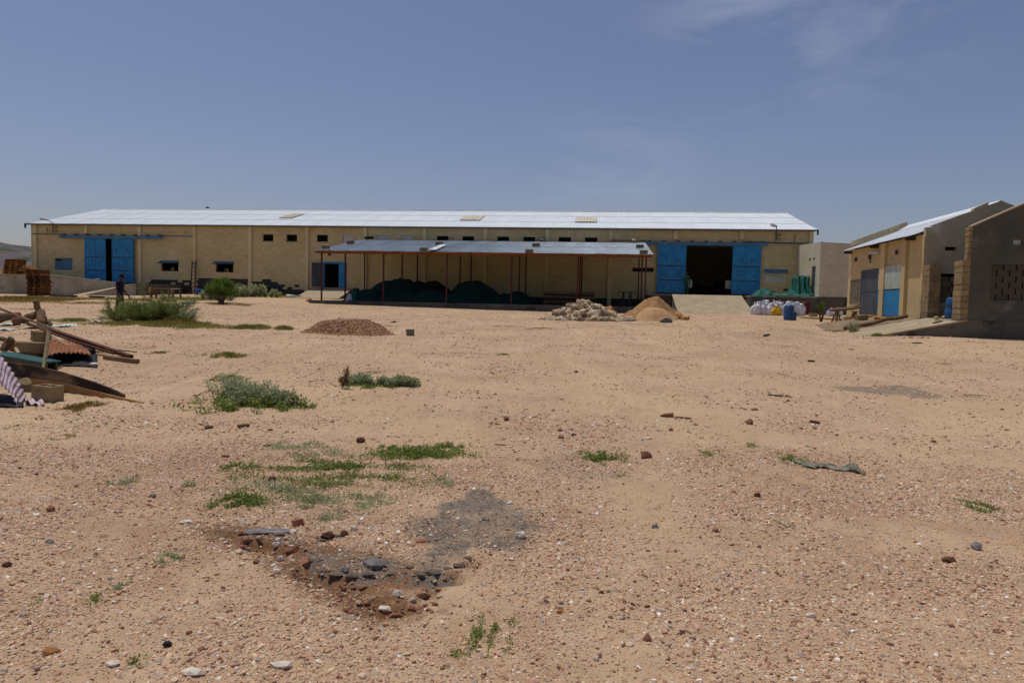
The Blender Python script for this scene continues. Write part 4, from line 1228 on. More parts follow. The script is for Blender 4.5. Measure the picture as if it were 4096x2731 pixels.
# left wall with doorway facing the platform
dn, df = WF.side(*Z4(2248, 700), AL)[0], WF.side(*Z4(2210, 700), AL)[0]
zd = WF.side(*Z4(2230, 562), AL)[1]
dn, df = sorted((dn, df))
mid_z = lambda y: zt + (zw - zt) * (y + 5.9) / 5.6
m = MB()
m.poly([(AL, -5.9, .5), (AL, dn, .5), (AL, dn, mid_z(dn)), (AL, -5.9, zt)], (.2, 0, 0))
m.poly([(AL, dn, zd), (AL, df, zd), (AL, df, mid_z(df)), (AL, dn, mid_z(dn))], (.2, 0, 0))
m.poly([(AL, df, .5), (AL, -.03, .5), (AL, -.03, mid_z(-.03)), (AL, df, mid_z(df))], (.2, 0, 0))
fixn(m.build('left_wall', annex_paint, annex))
MB().box(AL + .09, AL + .14, dn + .02, df - .02, PT, zd - .02).build('door', blue_old, annex)
fw = MB(); fw.poly([(AL + .2, -5.9, .5), (AR, -5.9, .5), (AR, -5.9, zt2 + (zt2 - zt) * .2), (AL + .2, -5.9, zt - .02)], (0, .2, 0))
fixn(fw.build('front_wall', annex_paint, annex))
# block facing of the front wall, each block a piece
abm = MB().box(.005, .445, -.012, -.001, .005, .213).mesh('block', annex_paint)
row = 0; z = PTA
while z + .22 < zt - .02:
    x = AL + (0 if row % 2 else -.225)
    topz = lambda xx: zt + (zt2 - zt) * (xx - AL) / (WF.front(3400, 982, -5.9)[0] - AL)
    while x < AR:
        if x >= AL and x + .45 <= AR and z + .22 < topz(x + .45) - .02: inst('block', abm, annex, (x, -5.9, z))
        x += .45
    z += .22; row += 1
MB().box(AR - .2, AR, -5.69, -.03, .5, zt2 - .1).build('right_wall', annex_paint, annex)
MB().box(AL + .21, AR - .21, -5.69, -.03, zt2 - .6, zt2 - .45).build('roof', concrete, annex)
for zz in ((2195, 488), (2238, 478)):
    y, z = WF.side(*Z4(*zz), AL); MB().box(AL - .012, AL - .001, y - .18, y + .18, z - .09, z + .05).build('vent_hole', rust_dark, annex)
MB().box(AL - .02, AR, -5.97, -5.902, .5, PTA - .01).build('plinth', concrete_dark, annex)

# ------------------------------------------------------------------ cream store building, right
CF = Frame(15.62, 27.2, 8.6)
PZ = 1.27
SD = CF.side(3391, 1150)[0]
store = empty('store_building', CF.o, CF.a, 'small tan plastered store with a white metal roof, grey and blue doors', 'building')
ez = CF.front(3682, 935)[1]      # wall head at near corner
gz0 = CF.front(3682, 909)[1]     # gable head at corner
gp = CF.front(4005, 803); gs = (gp[1] - gz0) / gp[0]
GWd = gp[0] * 2
rsl = math.atan(gs)
# left (eave) wall with the pieces seen along it
def sd(px, py): return CF.side(px, py)
ZR = lambda x, y: (3196 + x / 2.45, 760 + y / 2.45)
ZM = lambda x, y: (3400 + x / 4.48, 1000 + y / 4.48)
m = MB(); m.box(0, .2, 0, SD, .5, ez); m.build('left_wall', plaster_store, store)
# gable wall facing the camera, with the pierced block screen left open in it
scr0 = CF.front(*ZR(1375, 818)); scr1 = CF.front(*ZR(1560, 1110))
sx0, sx1, sz0, sz1 = scr0[0], scr1[0] + .35, scr1[1], scr0[1]
vent = [*CF.front(*ZR(1433, 556)), *CF.front(*ZR(1547, 594))]
def gable(mb, y, th, x0, x1, zb, holes, head):
    xs = sorted({x0, x1, GWd / 2} | {h[0] for h in holes} | {h[1] for h in holes})
    for a, b in zip(xs[:-1], xs[1:]):
        midx = (a + b) / 2; hs = sorted((h[2], h[3]) for h in holes if h[0] <= midx <= h[1]); z = zb
        for h0, h1 in hs:
            mb.poly([(a, y, z), (b, y, z), (b, y, h0), (a, y, h0)], (0, th, 0)); z = h1
        mb.poly([(a, y, z), (b, y, z), (b, y, head(b)), (a, y, head(a))], (0, th, 0))
hd = lambda x: gz0 + gs * min(x, GWd - x) - .0
g = MB(); gable(g, 0, .22, .201, GWd, .5, [(sx0, sx1, sz0, sz1), (vent[0], vent[2], vent[3], vent[1])], hd)
g.poly([(0, 0, ez), (.2, 0, ez), (.2, 0, gz0), (0, 0, gz0)], (0, .2, 0)); g.poly([(0, -.003, .5), (.2, -.003, .5), (.2, -.003, ez), (0, -.003, ez)], (0, .002, 0))
fixn(g.build('gable_wall', render_brown, store))
# a notch at the top of the gable: short capping piece left of the ridge
nt0 = CF.front(3955, 807)
MB().poly([(nt0[0] - .5, .0, hd(nt0[0] - .5) + .001), (nt0[0], .0, hd(nt0[0]) + .001), (nt0[0] - .01, .0, hd(nt0[0]) + .12), (nt0[0] - .5, .0, hd(nt0[0] - .5) + .07)], (0, .22, 0)).build('gable_coping', render_brown, store)
MB().box(0.01, GWd, .23, SD, .4, PZ - .01).build('floor_slab', dark_inside, store)
MB().box(GWd - .2, GWd, .23, SD, PZ, gz0 - .2).build('right_wall', render_brown, store)
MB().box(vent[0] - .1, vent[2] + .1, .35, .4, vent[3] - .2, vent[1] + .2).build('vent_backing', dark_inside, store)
# far gable with stepped block parapet
fg = MB(); gable(fg, SD - .2, .2, .201, GWd, .5, [], lambda x: hd(x) + .0); fixn(fg.build('far_gable_wall', render_brown, store))
nb = 9
for k in range(nb):
    x0 = .05 + k * (GWd / 2) / nb; x1 = x0 + (GWd / 2) / nb - .015
    MB().poly([(x0, SD - .21, hd(x0) + .005), (x1, SD - .21, hd(x1) + .005), (x1, SD - .21, hd(x1) + .22), (x0, SD - .21, hd(x0) + .22)], (0, .22, 0)).build('parapet_block', render_brown, store)
rl = (GWd / 2 + .38) / math.cos(rsl)
rs2 = corr_mesh('roof_sheet', 1.0, rl, .2, .03, roof_white)
ns = 9
for k in range(ns):
    w_ = (SD - .46) / ns
    o = inst('roof_sheet', rs2, store, (-.38, SD - .23 - (k) * w_, gz0 - .38 * gs - .13 + .006 * (k % 2)), (0, 0, 0), (w_ * 1.02, 1, 1))
    o.rotation_mode = 'QUATERNION'
    M3 = Matrix((( 0, math.cos(rsl), -math.sin(rsl)), (-1, 0, 0), (0, math.sin(rsl), math.cos(rsl)))) 
    o.rotation_quaternion = M3.to_quaternion()
rs3 = corr_mesh('rear_roof_slope', SD - .46, rl, .2, .03, roof_white)
o = inst('rear_roof_slope', rs3, store, (GWd + .38, .23, gz0 - .38 * gs - .13)); o.rotation_mode = 'QUATERNION'
M3 = Matrix(((0, -math.cos(rsl), math.sin(rsl)), (1, 0, 0), (0, math.sin(rsl), math.cos(rsl)))); o.rotation_quaternion = M3.to_quaternion()
# raised ridge piece seen above the notch
MB().poly([(GWd / 2 - .45, .005, hd(GWd / 2 - .45) - .10), (GWd / 2, .005, hd(GWd / 2) - .10), (GWd / 2 + .45, .005, hd(GWd / 2 + .45) - .10), (GWd / 2 + .45, .005, hd(GWd / 2 + .45) - .06), (GWd / 2, .005, hd(GWd / 2) + .03), (GWd / 2 - .45, .005, hd(GWd / 2 - .45) - .06)], (0, SD - .5, 0)).build('ridge_cap', roof_white, store)
# beam ends under the eave
for px, py in ((490, 617), (775, 553), (1135, 468)):
    y, z = sd(*ZR(px, py)); y = min(y, SD - .35); MB().box(-.34, -.005, y - .1, y + .1, ez - .16, ez - .03).build('beam_end', rust_dark, store)
# pilasters of the left wall
for pa_, pb_ in ((808, 850), (1018, 1056)):
    ya = sd(*ZR(pa_, 1000))[0]; yb = sd(*ZR(pb_, 1000))[0]
    MB().box(-.12, -.003, min(ya, yb), max(ya, yb), .9, ez - .02).build('pilaster', plaster_store, store)
y, _ = sd(*ZR(1180, 1000)); MB().box(-.04, -.003, -.0, .16, .9, ez - .1).build('corner_band', plaster_store, store)
for (x0, y0, x1, y1) in ((547, 662, 572, 700), (680, 637, 706, 674), (944, 590, 973, 630)):
    a = sd(*ZR(x0, y0)); b = sd(*ZR(x1, y1))
    MB().box(-.012, -.002, min(a[0], b[0]), max(a[0], b[0]), min(a[1], b[1]), max(a[1], b[1])).build('vent_hole', rust_dark, store)
a = sd(*ZR(716, 620)); b = sd(*ZR(802, 608))
lt = empty('tube_light', (0, 0, 0), parent=store)
MB().bar((-.09, a[0], a[1]), (-.09, b[0], b[1] - .03), .07, .09).build('tube', white_paint, lt)
MB().bar((-.05, a[0] + .05, a[1]), (-.05, a[0] + .05, a[1] - .45), .04).build('cable', rust_dark, lt)
# blocked-up window: grey blocks
a = sd(*ZR(508, 884)); b = sd(*ZR(612, 1115))
y0_, y1_ = min(a[0], b[0]), max(a[0], b[0]); z0_, z1_ = b[1], a[1]
nr, ncl = 7, 4
for r in range(nr):
    for c in range(ncl):
        yy = y0_ + (y1_ - y0_) * c / ncl + (.12 if r % 2 else 0); y2 = min(yy + (y1_ - y0_) / ncl, y1_)
        MB().box(-.02, -.004, yy + .012, y2 - .012, z0_ + (z1_ - z0_) * r / nr + .01, z0_ + (z1_ - z0_) * (r + 1) / nr - .01).build('infill_block', block_grey, store)
# grey door
def side_panel(name, mt, x0, y0, x1, y1, off, th=.03, parent=store):
    a = sd(*ZR(x0, y0)); b = sd(*ZR(x1, y1))
    ya, yb = min(a[0], b[0]), max(a[0], b[0]); za, zb = min(a[1], b[1]), max(a[1], b[1])
    return ya, yb, za, zb
ya, yb, za, zb = side_panel('d', None, 620, 790, 790, 1240, 0)
d = empty('door', (0, 0, 0), parent=store); za = PZ + .03
MB().box(-.045, -.003, ya, ya + .06, za, zb).box(-.045, -.003, yb - .06, yb, za, zb).box(-.045, -.003, ya + .061, yb - .061, zb - .07, zb).box(-.045, -.003, ya + .061, yb - .061, za + (zb - za) * .52, za + (zb - za) * .52 + .07).build('door_frame', blue_old, d)
for k in range(8):
    w_ = (yb - ya - .12) / 8
    MB().box(-.03, -.004, ya + .06 + k * w_ + .006, ya + .06 + (k + 1) * w_ - .006, za + .02, zb - .07).build('door_slat', blue_old, d)
d['label'] = 'worn dark grey metal slatted door'
# white-over-blue door
ya, yb, z_m, zb = side_panel('d', None, 800, 757, 1012, 978, 0)
ya2, yb2, za2, zb2 = side_panel('d', None, 787, 980, 1003, 1240, 0)
d = empty('door', (0, 0, 0), parent=store); z_m = (z_m + zb2) / 2
d['label'] = 'door with white sheet upper half and blue lower half'
for k in range(5):
    w_ = (yb - ya) / 5
    MB().box(-.075, -.05, ya + k * w_ + .008, ya + (k + 1) * w_ - .008, z_m + .04, zb).build('upper_sheet', sheet_pale, d)
MB().box(-.07, -.03, ya2, yb2, PZ + .04, z_m - .03).build('lower_panel', blue_paint, d)
MB().box(-.08, -.025, ya2 - .05, ya2 - .001, PZ + .03, z_m).box(-.08, -.025, yb2 + .001, yb2 + .05, PZ + .03, z_m).box(-.08, -.025, ya2 - .05, yb2 + .05, z_m + .001, z_m + .035).build('door_frame', blue_old, d)
# pierced block screen in the gable
cw = .40; ch = .2; r = 0; z = sz0
while z + ch <= sz1 + .05:
    x = sx0 + (.12 if r % 2 else .02)
    if r % 2: MB().box(sx0, sx0 + .06, .05, .20, z + .003, min(z + ch - .003, sz1 - .002)).build('screen_block', block_grey, store)
    while x < sx1:
        x1_ = min(x + cw - .055, sx1 - .001)
        if x1_ - x > .08: MB().box(x, x1_, .05, .20, z + .003, min(z + ch - .003, sz1 - .002)).build('screen_block', block_grey, store)
        x += cw
    z += ch; r += 1
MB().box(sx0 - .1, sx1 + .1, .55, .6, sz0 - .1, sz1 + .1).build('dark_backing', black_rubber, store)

# ------------------------------------------------------------------ unfinished grey gable building in front
GF = Frame(CF.wor(0, -3.35).x, CF.wor(0, -3.35).y, 8.6)
grey = empty('unfinished_building', GF.o, GF.a, 'unfinished building with a dark grey rendered gable and raw block edge', 'building')
gx0 = GF.front(3886, 909); g1 = GF.front(4096, 817)
gsl = (g1[1] - gx0[1]) / (g1[0] - gx0[0])
GX0 = GF.front(3880, 1100)[0]
W2 = 6.4
hd2 = lambda x: gx0[1] + gsl * min(x - GX0, W2 - (x - GX0))
p0 = GF.front(*ZR(1890, 728)); p1 = GF.front(*ZR(2205, 1085))
px0, px1, pz0, pz1 = p0[0], p0[0] + 2.2, p1[1], p0[1]
v0 = GF.front(*ZR(2100, 487)); v1 = GF.front(*ZR(2190, 539))
g = MB()
xs = sorted({GX0 + .001, GX0 + W2, GX0 + W2 / 2, px0, px1, v0[0], v1[0]})
for a, b in zip(xs[:-1], xs[1:]):
    mm = (a + b) / 2; z = PZ - .0
    for h in sorted([h for h in ((px0, px1, pz0, pz1), (v0[0], v1[0], v1[1], v0[1])) if h[0] <= mm <= h[1]], key=lambda h: h[2]):
        g.poly([(a, 0, z), (b, 0, z), (b, 0, h[2]), (a, 0, h[2])], (0, .22, 0)); z = h[3]
    g.poly([(a, 0, z), (b, 0, z), (b, 0, hd2(b)), (a, 0, hd2(a))], (0, .22, 0))
fixn(g.build('gable_wall', render_grey, grey))
MB().bar((GX0 - .03, .11, hd2(GX0) + .03), (GX0 + W2 / 2, .11, hd2(GX0 + W2 / 2) + .03), .26, .05).bar((GX0 + W2, .11, hd2(GX0 + W2) + .03), (GX0 + W2 / 2 + .02, .11, hd2(GX0 + W2 / 2) + .03), .26, .05).build('gable_coping', render_brown, grey)
screen_grey = mat('dark_screen_block', srgb(84, 78, 66), srgb(72, 67, 58), scale=2, bump=.4, bscale=20, rough=.95, rnd=.08, fine=.2)
# pierced panel
z = pz0; r = 0
while z < pz1 - .02:
    z1 = min(z + .2, pz1 - .001); x = px0 + .001 + (.0 if r % 2 else .2)
    if r % 2 == 0: MB().box(px0 + .001, px0 + .155, .03, .2, z + .003, z1 - .001).build('screen_block', screen_grey, grey)
    while x < px1 - .02:
        x1_ = min(x + .355, px1 - .001)
        MB().box(x, x1_, .03, .2, z + .003, z1 - .001).build('screen_block', screen_grey, grey)
        x += .4
    z += .2; r += 1
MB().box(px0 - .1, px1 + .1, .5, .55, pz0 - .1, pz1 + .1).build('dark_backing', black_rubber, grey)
MB().box(v0[0] + .002, v1[0] - .002, .09, .12, v1[1] + .002, v0[1] - .002).build('vent_daylight_plate', white_paint, grey)  # white plate stands for the sunlit view through the opening
# raw block end face (courses of single blocks), thick below, thin above
z = PZ; k = 0; topz = hd2(GX0)
while z < topz - .05:
    h = min(.2, topz - z)
    dpt = .60 if z < GF.front(3873, 1035)[1] - .1 else .26
    off = random.uniform(-.012, .012)
    n = 2 if (dpt > .5 and k % 2) else 1
    for q in range(n):
        ya = .002 + dpt * q / n; yb = dpt * (q + 1) / n - .008
        MB().box(GX0 - (.24 if dpt > .5 else .10) + off, GX0 - .001, ya, yb, z + .008, z + h - .006, j=.004).build('raw_block', block_mat, grey)
    z += .2; k += 1
MB().box(GX0 - (.22), GX0 - .002, .012, .585, PZ, GF.front(3873, 1035)[1] - .25).build('mortar_core', concrete_dark, grey)
MB().box(GX0 + W2 - .22, GX0 + W2, .221, 3.0, PZ, hd2(GX0) - .3).build('right_wall', render_grey, grey)
# free standing block pier behind
a = CF.front(*ZR(1275, 900), -.62); b = CF.front(*ZR(1382, 900), -.62)
pier = empty('block_pier', CF.wor(a[0], -.62, PZ), CF.a, 'free standing pier of raw cement blocks at the corner of the tan store', 'pier')
ztop = CF.front(*ZR(1330, 727), -.62)[1]
z = 0; k = 0
while z < ztop - PZ - .05:
    if k % 2: MB().box(0, .4, 0, .29, z + .006, z + .196, j=.004).build('raw_block', block_mat, pier, loc=(random.uniform(-.01, .01), 0, 0)); MB().box(0, .4, .30, .58, z + .006, z + .196, j=.004).build('raw_block', block_mat, pier)
    else: MB().box(0, .195, 0, .58, z + .006, z + .196, j=.004).build('raw_block', block_mat, pier); MB().box(.203, .4, 0, .58, z + .006, z + .196, j=.004).build('raw_block', block_mat, pier)
    z += .2; k += 1
MB().box(.012, .388, .012, .568, 0, ztop - PZ - .02).build('mortar_core', concrete_dark, pier)
# platform of the two buildings
plat = empty('store_platform', GF.o, GF.a, 'dark grey concrete platform under the two right buildings', 'platform')
MB().box(GX0 - .02, GX0 + 9, -.03, -.001, .2, PZ).box(GX0 - .3, GX0 + 9, 0, 3.34, .2, PZ - .002).build('platform_body', concrete_dark, plat)
# white ramp of the store platform
rp = empty('ramp', GF.o, GF.a, 'whitish concrete ramp with a dark side, slanting up to the right buildings', 'ramp')
q0 = GF.front(3502, 1336, -.03); q1 = GF.front(3873, 1278, -.03)
yb_ = 2.35
zl = G(*GF.wor(q0[0], 0)[:2])
tipb = GF.front(3371, 1319, yb_)[0]
v = [(q0[0], -.03, zl - .02), (GX0 - .021, -.03, PZ), (GX0 - .35, yb_, PZ), (tipb, yb_, G(*GF.wor(tipb, yb_)[:2]) - .02)]
def slab_poly(v, dz0, dz1): return MB().add([(x, y, z + dz0 if dz0 > -5 else .2) for x, y, z in v] + [(x, y, z + dz1) for x, y, z in v], [(3, 2, 1, 0), (4, 5, 6, 7), (0, 1, 5, 4), (1, 2, 6, 5), (2, 3, 7, 6), (3, 0, 4, 7)])
fixn(slab_poly(v, -9, -.03).build('ramp_body', concrete_dark, rp))
v2 = [(x - (.03 if i in (0, 3) else 0), y + (-.02 if i < 2 else 0), z) for i, (x, y, z) in enumerate(v)]
fixn(slab_poly(v2, -.029, .02).build('ramp_surface', concrete_light, rp))
# earth ramp to the blue door with a log kerb
er = empty('earth_ramp', GF.o, GF.a, 'rough grey earthen ramp up to the grey and blue doors', 'ramp')
y0e, y1e = 2.75, 8.5
tip = GF.front(3270, 1312, y0e)[0]
GXE = GX0 - 1.3
v = [(tip, y0e, G(*GF.wor(tip, y0e)[:2]) - .01), (-.02, y0e, PZ), (-.02, y1e, PZ - .02), (tip + 1.2, y1e, G(*GF.wor(tip + 1.2, y1e)[:2]) - .01)]
nn = 16; mb = MB(); vv = []; ff = []
for i in range(nn + 1):
    for j in range(nn + 1):
        u, w_ = i / nn, j / nn
        p = Vector(v[0]) * (1 - u) * (1 - w_) + Vector(v[1]) * u * (1 - w_) + Vector(v[2]) * u * w_ + Vector(v[3]) * (1 - u) * w_
        edge = min(u, 1 - u, w_ , 1 - w_)
        p.z += .05 * lownoise(np.array(p.x), np.array(p.y), 3, 5) * min(1, edge * 5) - (.30 if j == 0 else 0) - (.15 if i == 0 else 0)
        if 0 < i: p.z = max(p.z, -1)
        vv.append(p)
for i in range(nn):
    for j in range(nn): a = i * (nn + 1) + j; ff.append((a, a + nn + 1, a + nn + 2, a + 1))
mb.add(vv, ff).build('ramp_surface', mat('packed_earth_rubble', srgb(146, 126, 98), srgb(122, 104, 80), scale=2, bump=.7, bscale=14, rough=.95, fine=.3, c3=srgb(96, 84, 68), t3=.58, s3=3), er, True)
a = GF.front(3375, 1312, 2.6); b = GF.front(3630, 1264, 2.6)
lg = MB(); pa_ = GF.wor(a[0], 2.6, a[1] - .02); pb_ = GF.wor(b[0], 2.6, b[1] + .02)
pts = [pa_ + (pb_ - pa_) * (k / 6) + Vector((0, 0, .03 * math.sin(k * 2))) for k in range(7)]
tag(lg.tube(pts, [.075, .085, .08, .085, .075, .08, .07], 9).build('log', log_mat, None, True), 'long dry log lying as a kerb between the earth ramp and the white ramp', 'log')
# ------------------------------------------------------------------ people
def skin_mesh(name, nodes, edges, mt, parent, root, sub=1):
    """nodes {key: (pos, rx, ry)}; one continuous skinned surface"""
    me = bpy.data.meshes.new(name); bm = bmesh.new()
    lay = bm.verts.layers.skin.verify(); vm = {}
    for k, (p, r) in nodes.items():
        v = bm.verts.new(p); rr = r if isinstance(r, tuple) else (r, r)
        v[lay].radius = rr; v[lay].use_root = (k == root); vm[k] = v
    for a, b in edges: bm.edges.new((vm[a], vm[b]))
    bm.to_mesh(me); bm.free(); me.materials.append(mt)
    o = inst(name, me, parent)
    s = o.modifiers.new('skin', 'SKIN'); s.branch_smoothing = .6; s.use_smooth_shade = True
    d = o.modifiers.new('sub', 'SUBSURF'); d.levels = sub; d.render_levels = sub
    return o

def person(loc, rz, label, shirt, trousers, armL, armR, legs, headfwd=.0, H=1.72, overall=False):
    """faces -Y; armL / armR = (elbow, wrist, finger direction); legs = ((knee, ankle), (knee, ankle))"""
    k = H / 1.72
    root = empty('person', loc, rz, label, 'person')
    V = lambda x, y, z: Vector((x * k, y * k, z * k))
    hf = headfwd
    n = {'pel': (V(0, 0, .93), (.14, .105)), 'waist': (V(0, 0, 1.08), (.13, .095)), 'chest': (V(0, -.01 - hf * .15, 1.28), (.158, .11)),
         'neckb': (V(0, -hf * .35, 1.44), (.07, .065)), 'neck': (V(0, -.02 - hf * .6, 1.51), (.05, .052)), 'head': (V(0, -.03 - hf, 1.585), (.072, .085)),
         'crown': (V(0, -.02 - hf * 1.1, 1.665), (.066, .078)), 'nose': (V(0, -.125 - hf * 1.15, 1.575), (.014, .016))}
    e = [('pel', 'waist'), ('waist', 'chest'), ('chest', 'neckb'), ('neckb', 'neck'), ('neck', 'head'), ('head', 'crown'), ('head', 'nose')]
    for s, tag_, arm, leg in ((1, 'L', armL, legs[0]), (-1, 'R', armR, legs[1])):
        el, wr, fd = arm; fd = Vector(fd).normalized()
        sh = V(s * .185, -.01 - hf * .25, 1.40)
        n['sh' + tag_] = (sh, .055); n['el' + tag_] = (V(*el), .038); n['wr' + tag_] = (V(*wr), .026)
        e += [('neckb', 'sh' + tag_), ('sh' + tag_, 'el' + tag_), ('el' + tag_, 'wr' + tag_)]
        w = V(*wr); palm = w + fd * .06 * k
        n['pa' + tag_] = (palm, (.036, .018)); e.append(('wr' + tag_, 'pa' + tag_))
        side = Vector((0, 1, 0)); curl = Vector((-s * .35, 0, 0))
        for q, (off, ln) in enumerate(((-.030, .070), (-.011, .080), (.010, .076), (.029, .060))):
            a = palm + fd * .035 * k + side * off * k
            b = a + (fd + curl * .4).normalized() * ln * .5 * k; c = b + (fd + curl).normalized() * ln * .5 * k
            n['f%d%s1' % (q, tag_)] = (a, .011); n['f%d%s2' % (q, tag_)] = (b, .0095); n['f%d%s3' % (q, tag_)] = (c, .008)
            e += [('pa' + tag_, 'f%d%s1' % (q, tag_)), ('f%d%s1' % (q, tag_), 'f%d%s2' % (q, tag_)), ('f%d%s2' % (q, tag_), 'f%d%s3' % (q, tag_))]
        t1 = w + fd * .035 * k + side * -.045 * k; t2 = t1 + (fd + side * -.6).normalized() * .04 * k
        n['t1' + tag_] = (t1, .013); n['t2' + tag_] = (t2, .010); e += [('wr' + tag_, 't1' + tag_), ('t1' + tag_, 't2' + tag_)]
        kn, an = leg
        hp = V(s * .095, 0, .88)
        n['hp' + tag_] = (hp, .082); n['kn' + tag_] = (V(*kn), .055); n['an' + tag_] = (V(*an), .038)
        n['he' + tag_] = (V(an[0], an[1] + .01, .045), (.038, .036)); n['to' + tag_] = (V(an[0] + s * .02, an[1] - .17, .03), (.042, .024))
        e += [('pel', 'hp' + tag_), ('hp' + tag_, 'kn' + tag_), ('kn' + tag_, 'an' + tag_), ('an' + tag_, 'he' + tag_), ('he' + tag_, 'to' + tag_)]
    skin_mesh('body', n, e, skin_mat, root, 'pel')
    up = lambda r, d: (r[0] + d, r[1] + d) if isinstance(r, tuple) else r + d
    sn = {q: (n[q][0], up(n[q][1], .024)) for q in ('pel', 'waist', 'chest', 'neckb', 'shL', 'shR')}
    se = [('pel', 'waist'), ('waist', 'chest'), ('chest', 'neckb'), ('neckb', 'shL'), ('neckb', 'shR')]
    for t in 'LR':
        if overall:
            sn['el' + t] = (n['el' + t][0], .054); sn['wr' + t] = (n['wr' + t][0], .042)
            se += [('sh' + t, 'el' + t), ('el' + t, 'wr' + t)]
        else:
            a, b = n['sh' + t][0], n['el' + t][0]
            sn['sl' + t] = (a + (b - a) * .75, .052); se.append(('sh' + t, 'sl' + t))
    sn['hem'] = (V(0, .0, .83), (.155, .125)); se.append(('pel', 'hem'))
    skin_mesh('overall_top' if overall else 'shirt', sn, se, shirt, root, 'waist')
    tn = {'pel': (V(0, 0, .95), (.13, .11)), 'wst': (V(0, 0, 1.02), (.12, .095))}; te = [('pel', 'wst')]
    for t in 'LR':
        a, b = n['kn' + t][0], n['an' + t][0]
        tn['hp' + t] = (n['hp' + t][0], .098); tn['kn' + t] = (n['kn' + t][0], .076); tn['cu' + t] = (a + (b - a) * .93, .072)
        te += [('pel', 'hp' + t), ('hp' + t, 'kn' + t), ('kn' + t, 'cu' + t)]
    skin_mesh('trousers', tn, te, trousers, root, 'pel')
    hb = MB(); nu, nv = 16, 8; vv = []; hc = V(0, .004 - hf * 1.05, 1.640)
    for j in range(nv + 1):
        f = j / nv * (PI * .62)
        for i in range(nu):
            a_ = 2 * PI * i / nu
            front = max(0, -math.sin(a_)) ** 2
            ff_ = f * (1 - .38 * front)
            vv.append(hc + Vector((math.sin(ff_) * math.cos(a_) * .083, math.sin(ff_) * math.sin(a_) * .100, math.cos(ff_) * .098)) * k)
    hb.add(vv, [(j * nu + i, j * nu + (i + 1) % nu, (j + 1) * nu + (i + 1) % nu, (j + 1) * nu + i) for j in range(nv) for i in range(nu)])
    hb.build('hair', hair_mat, root, True)
    for s in (-1, 1):
        MB().cbox(V(s * .078, -.015 - hf, 1.585), (.018 * k, .035 * k, .055 * k)).build('ear', skin_mat, root)
        MB().cbox(V(s * .028, -.108 - hf * 1.12, 1.60), (.022 * k, .008 * k, .009 * k)).build('eye', hair_mat, root)
    MB().cbox(V(0, -.100 - hf * 1.05, 1.535), (.04 * k, .012 * k, .012 * k)).build('mouth', rust_dark, root)
    return root
pL = atY(480, 28.6)
person(pL, PI / 2, 'man in navy t-shirt and dark trousers looking down, behind the thorny bush', cloth_navy, cloth_dark,
       ((.20, -.02, 1.12), (.19, -.20, .90), (0, -.55, -.8)), ((-.21, .03, 1.12), (-.20, -.13, .88), (0, -.4, -.9)),
       (((.10, -.06, .50), (.10, -.02, .08)), ((-.10, .04, .50), (-.10, .12, .08))), headfwd=.07, H=1.74)
pr = WF.front(2745, 1177, -.9)
dp = WF.wor(pr[0], -.9, PT + .02)
person(dp, math.radians(8), 'worker in dark green overalls standing at the left edge of the open doorway', cloth_green, cloth_green,
       ((.26, .05, 1.16), (.20, -.08, .96), (-.2, -.2, -1)), ((-.24, .06, 1.16), (-.20, -.04, .95), (.1, -.1, -1)),
       (((.10, -.02, .50), (.11, .02, .08)), ((-.10, -.01, .50), (-.12, .02, .08))), headfwd=.02, H=1.70, overall=True)

# ------------------------------------------------------------------ pallets
def pallet_meshes(mt):
    deck = MB().box(-.6, .6, -.048, .048, 0, .022, j=.004).mesh('deck_board', mt)
    brr = MB().box(-.05, .05, -.5, .5, 0, .09, j=.004).mesh('bearer', mt)
    return deck, brr
PM1 = pallet_meshes(pallet_wood); PM2 = pallet_meshes(pallet_dark)
def pallet(p, rz, pm, label, tilt=(0, 0)):
    e = empty('pallet', p, rz, label, 'pallet', 'wooden pallets stacked by the left retaining wall')
    e.rotation_euler = (tilt[0], tilt[1], rz)
    for x in (-.52, 0, .52): inst('bearer', pm[1], e, (x, 0, .022))
    for k in range(5): inst('deck_board', pm[0], e, (random.uniform(-.02, .02), -.44 + k * .22, .113))
    for k in range(3): inst('bottom_board', pm[0], e, (0, -.44 + k * .44, 0))
    return e
pp = atY(155, 53.0)
names_b = ['bottom', 'second', 'third', 'fourth', 'fifth', 'sixth', 'seventh', 'eighth', 'ninth', 'tenth', 'eleventh', 'twelfth', 'thirteenth', 'topmost']
for k in range(14):
    pallet((pp.x + random.uniform(-.07, .07), pp.y + random.uniform(-.06, .06), pp.z - .02 + k * .139), random.uniform(-.12, .12) - .12, PM1 if k < 5 and k % 2 == 0 or k == 11 else PM2,
           'brown wooden pallet, %s from the ground in the tall pallet stack' % names_b[k] if k < 13 else 'brown wooden pallet on the very top of the tall pallet stack')
tw = fpt(60, 1098, -2.86)
for k in range(9):
    off = k * .05
    c = WF.wor(fpt(60, 1098, -2.6)[0] + off * .6, -2.75, tw[1] + .045 + k * .136)
    pallet(c, WF.a + random.uniform(-.08, .08), PM1, 'orange brown wooden pallet, number %s up in the leaning stack on the retaining wall' % ['one', 'two', 'three', 'four', 'five', 'six', 'seven', 'eight', 'nine'][k], (0, .0))
for k in range(3):
    c = WF.wor(fpt(112 + k * 9, 1098, -2.6)[0] + .2, -2.75, tw[1] + .10 + k * .16)
    pallet(c, WF.a, PM1, ['lowest', 'middle', 'uppermost'][k] + ' slanting pallet leaning against the right side of the stack on the wall', (0, math.radians(24)))
for k in range(2):
    c = WF.wor(fpt(150 + k * 14, 1098, -2.6)[0], -2.95, tw[1] - .02 + .11 * (1 - k))
    pallet(c, WF.a, PM2, ['brown pallet sloping from the wall top onto the tall stack', 'lower brown pallet sloping onto the tall stack'][k], (0, math.radians(12)))

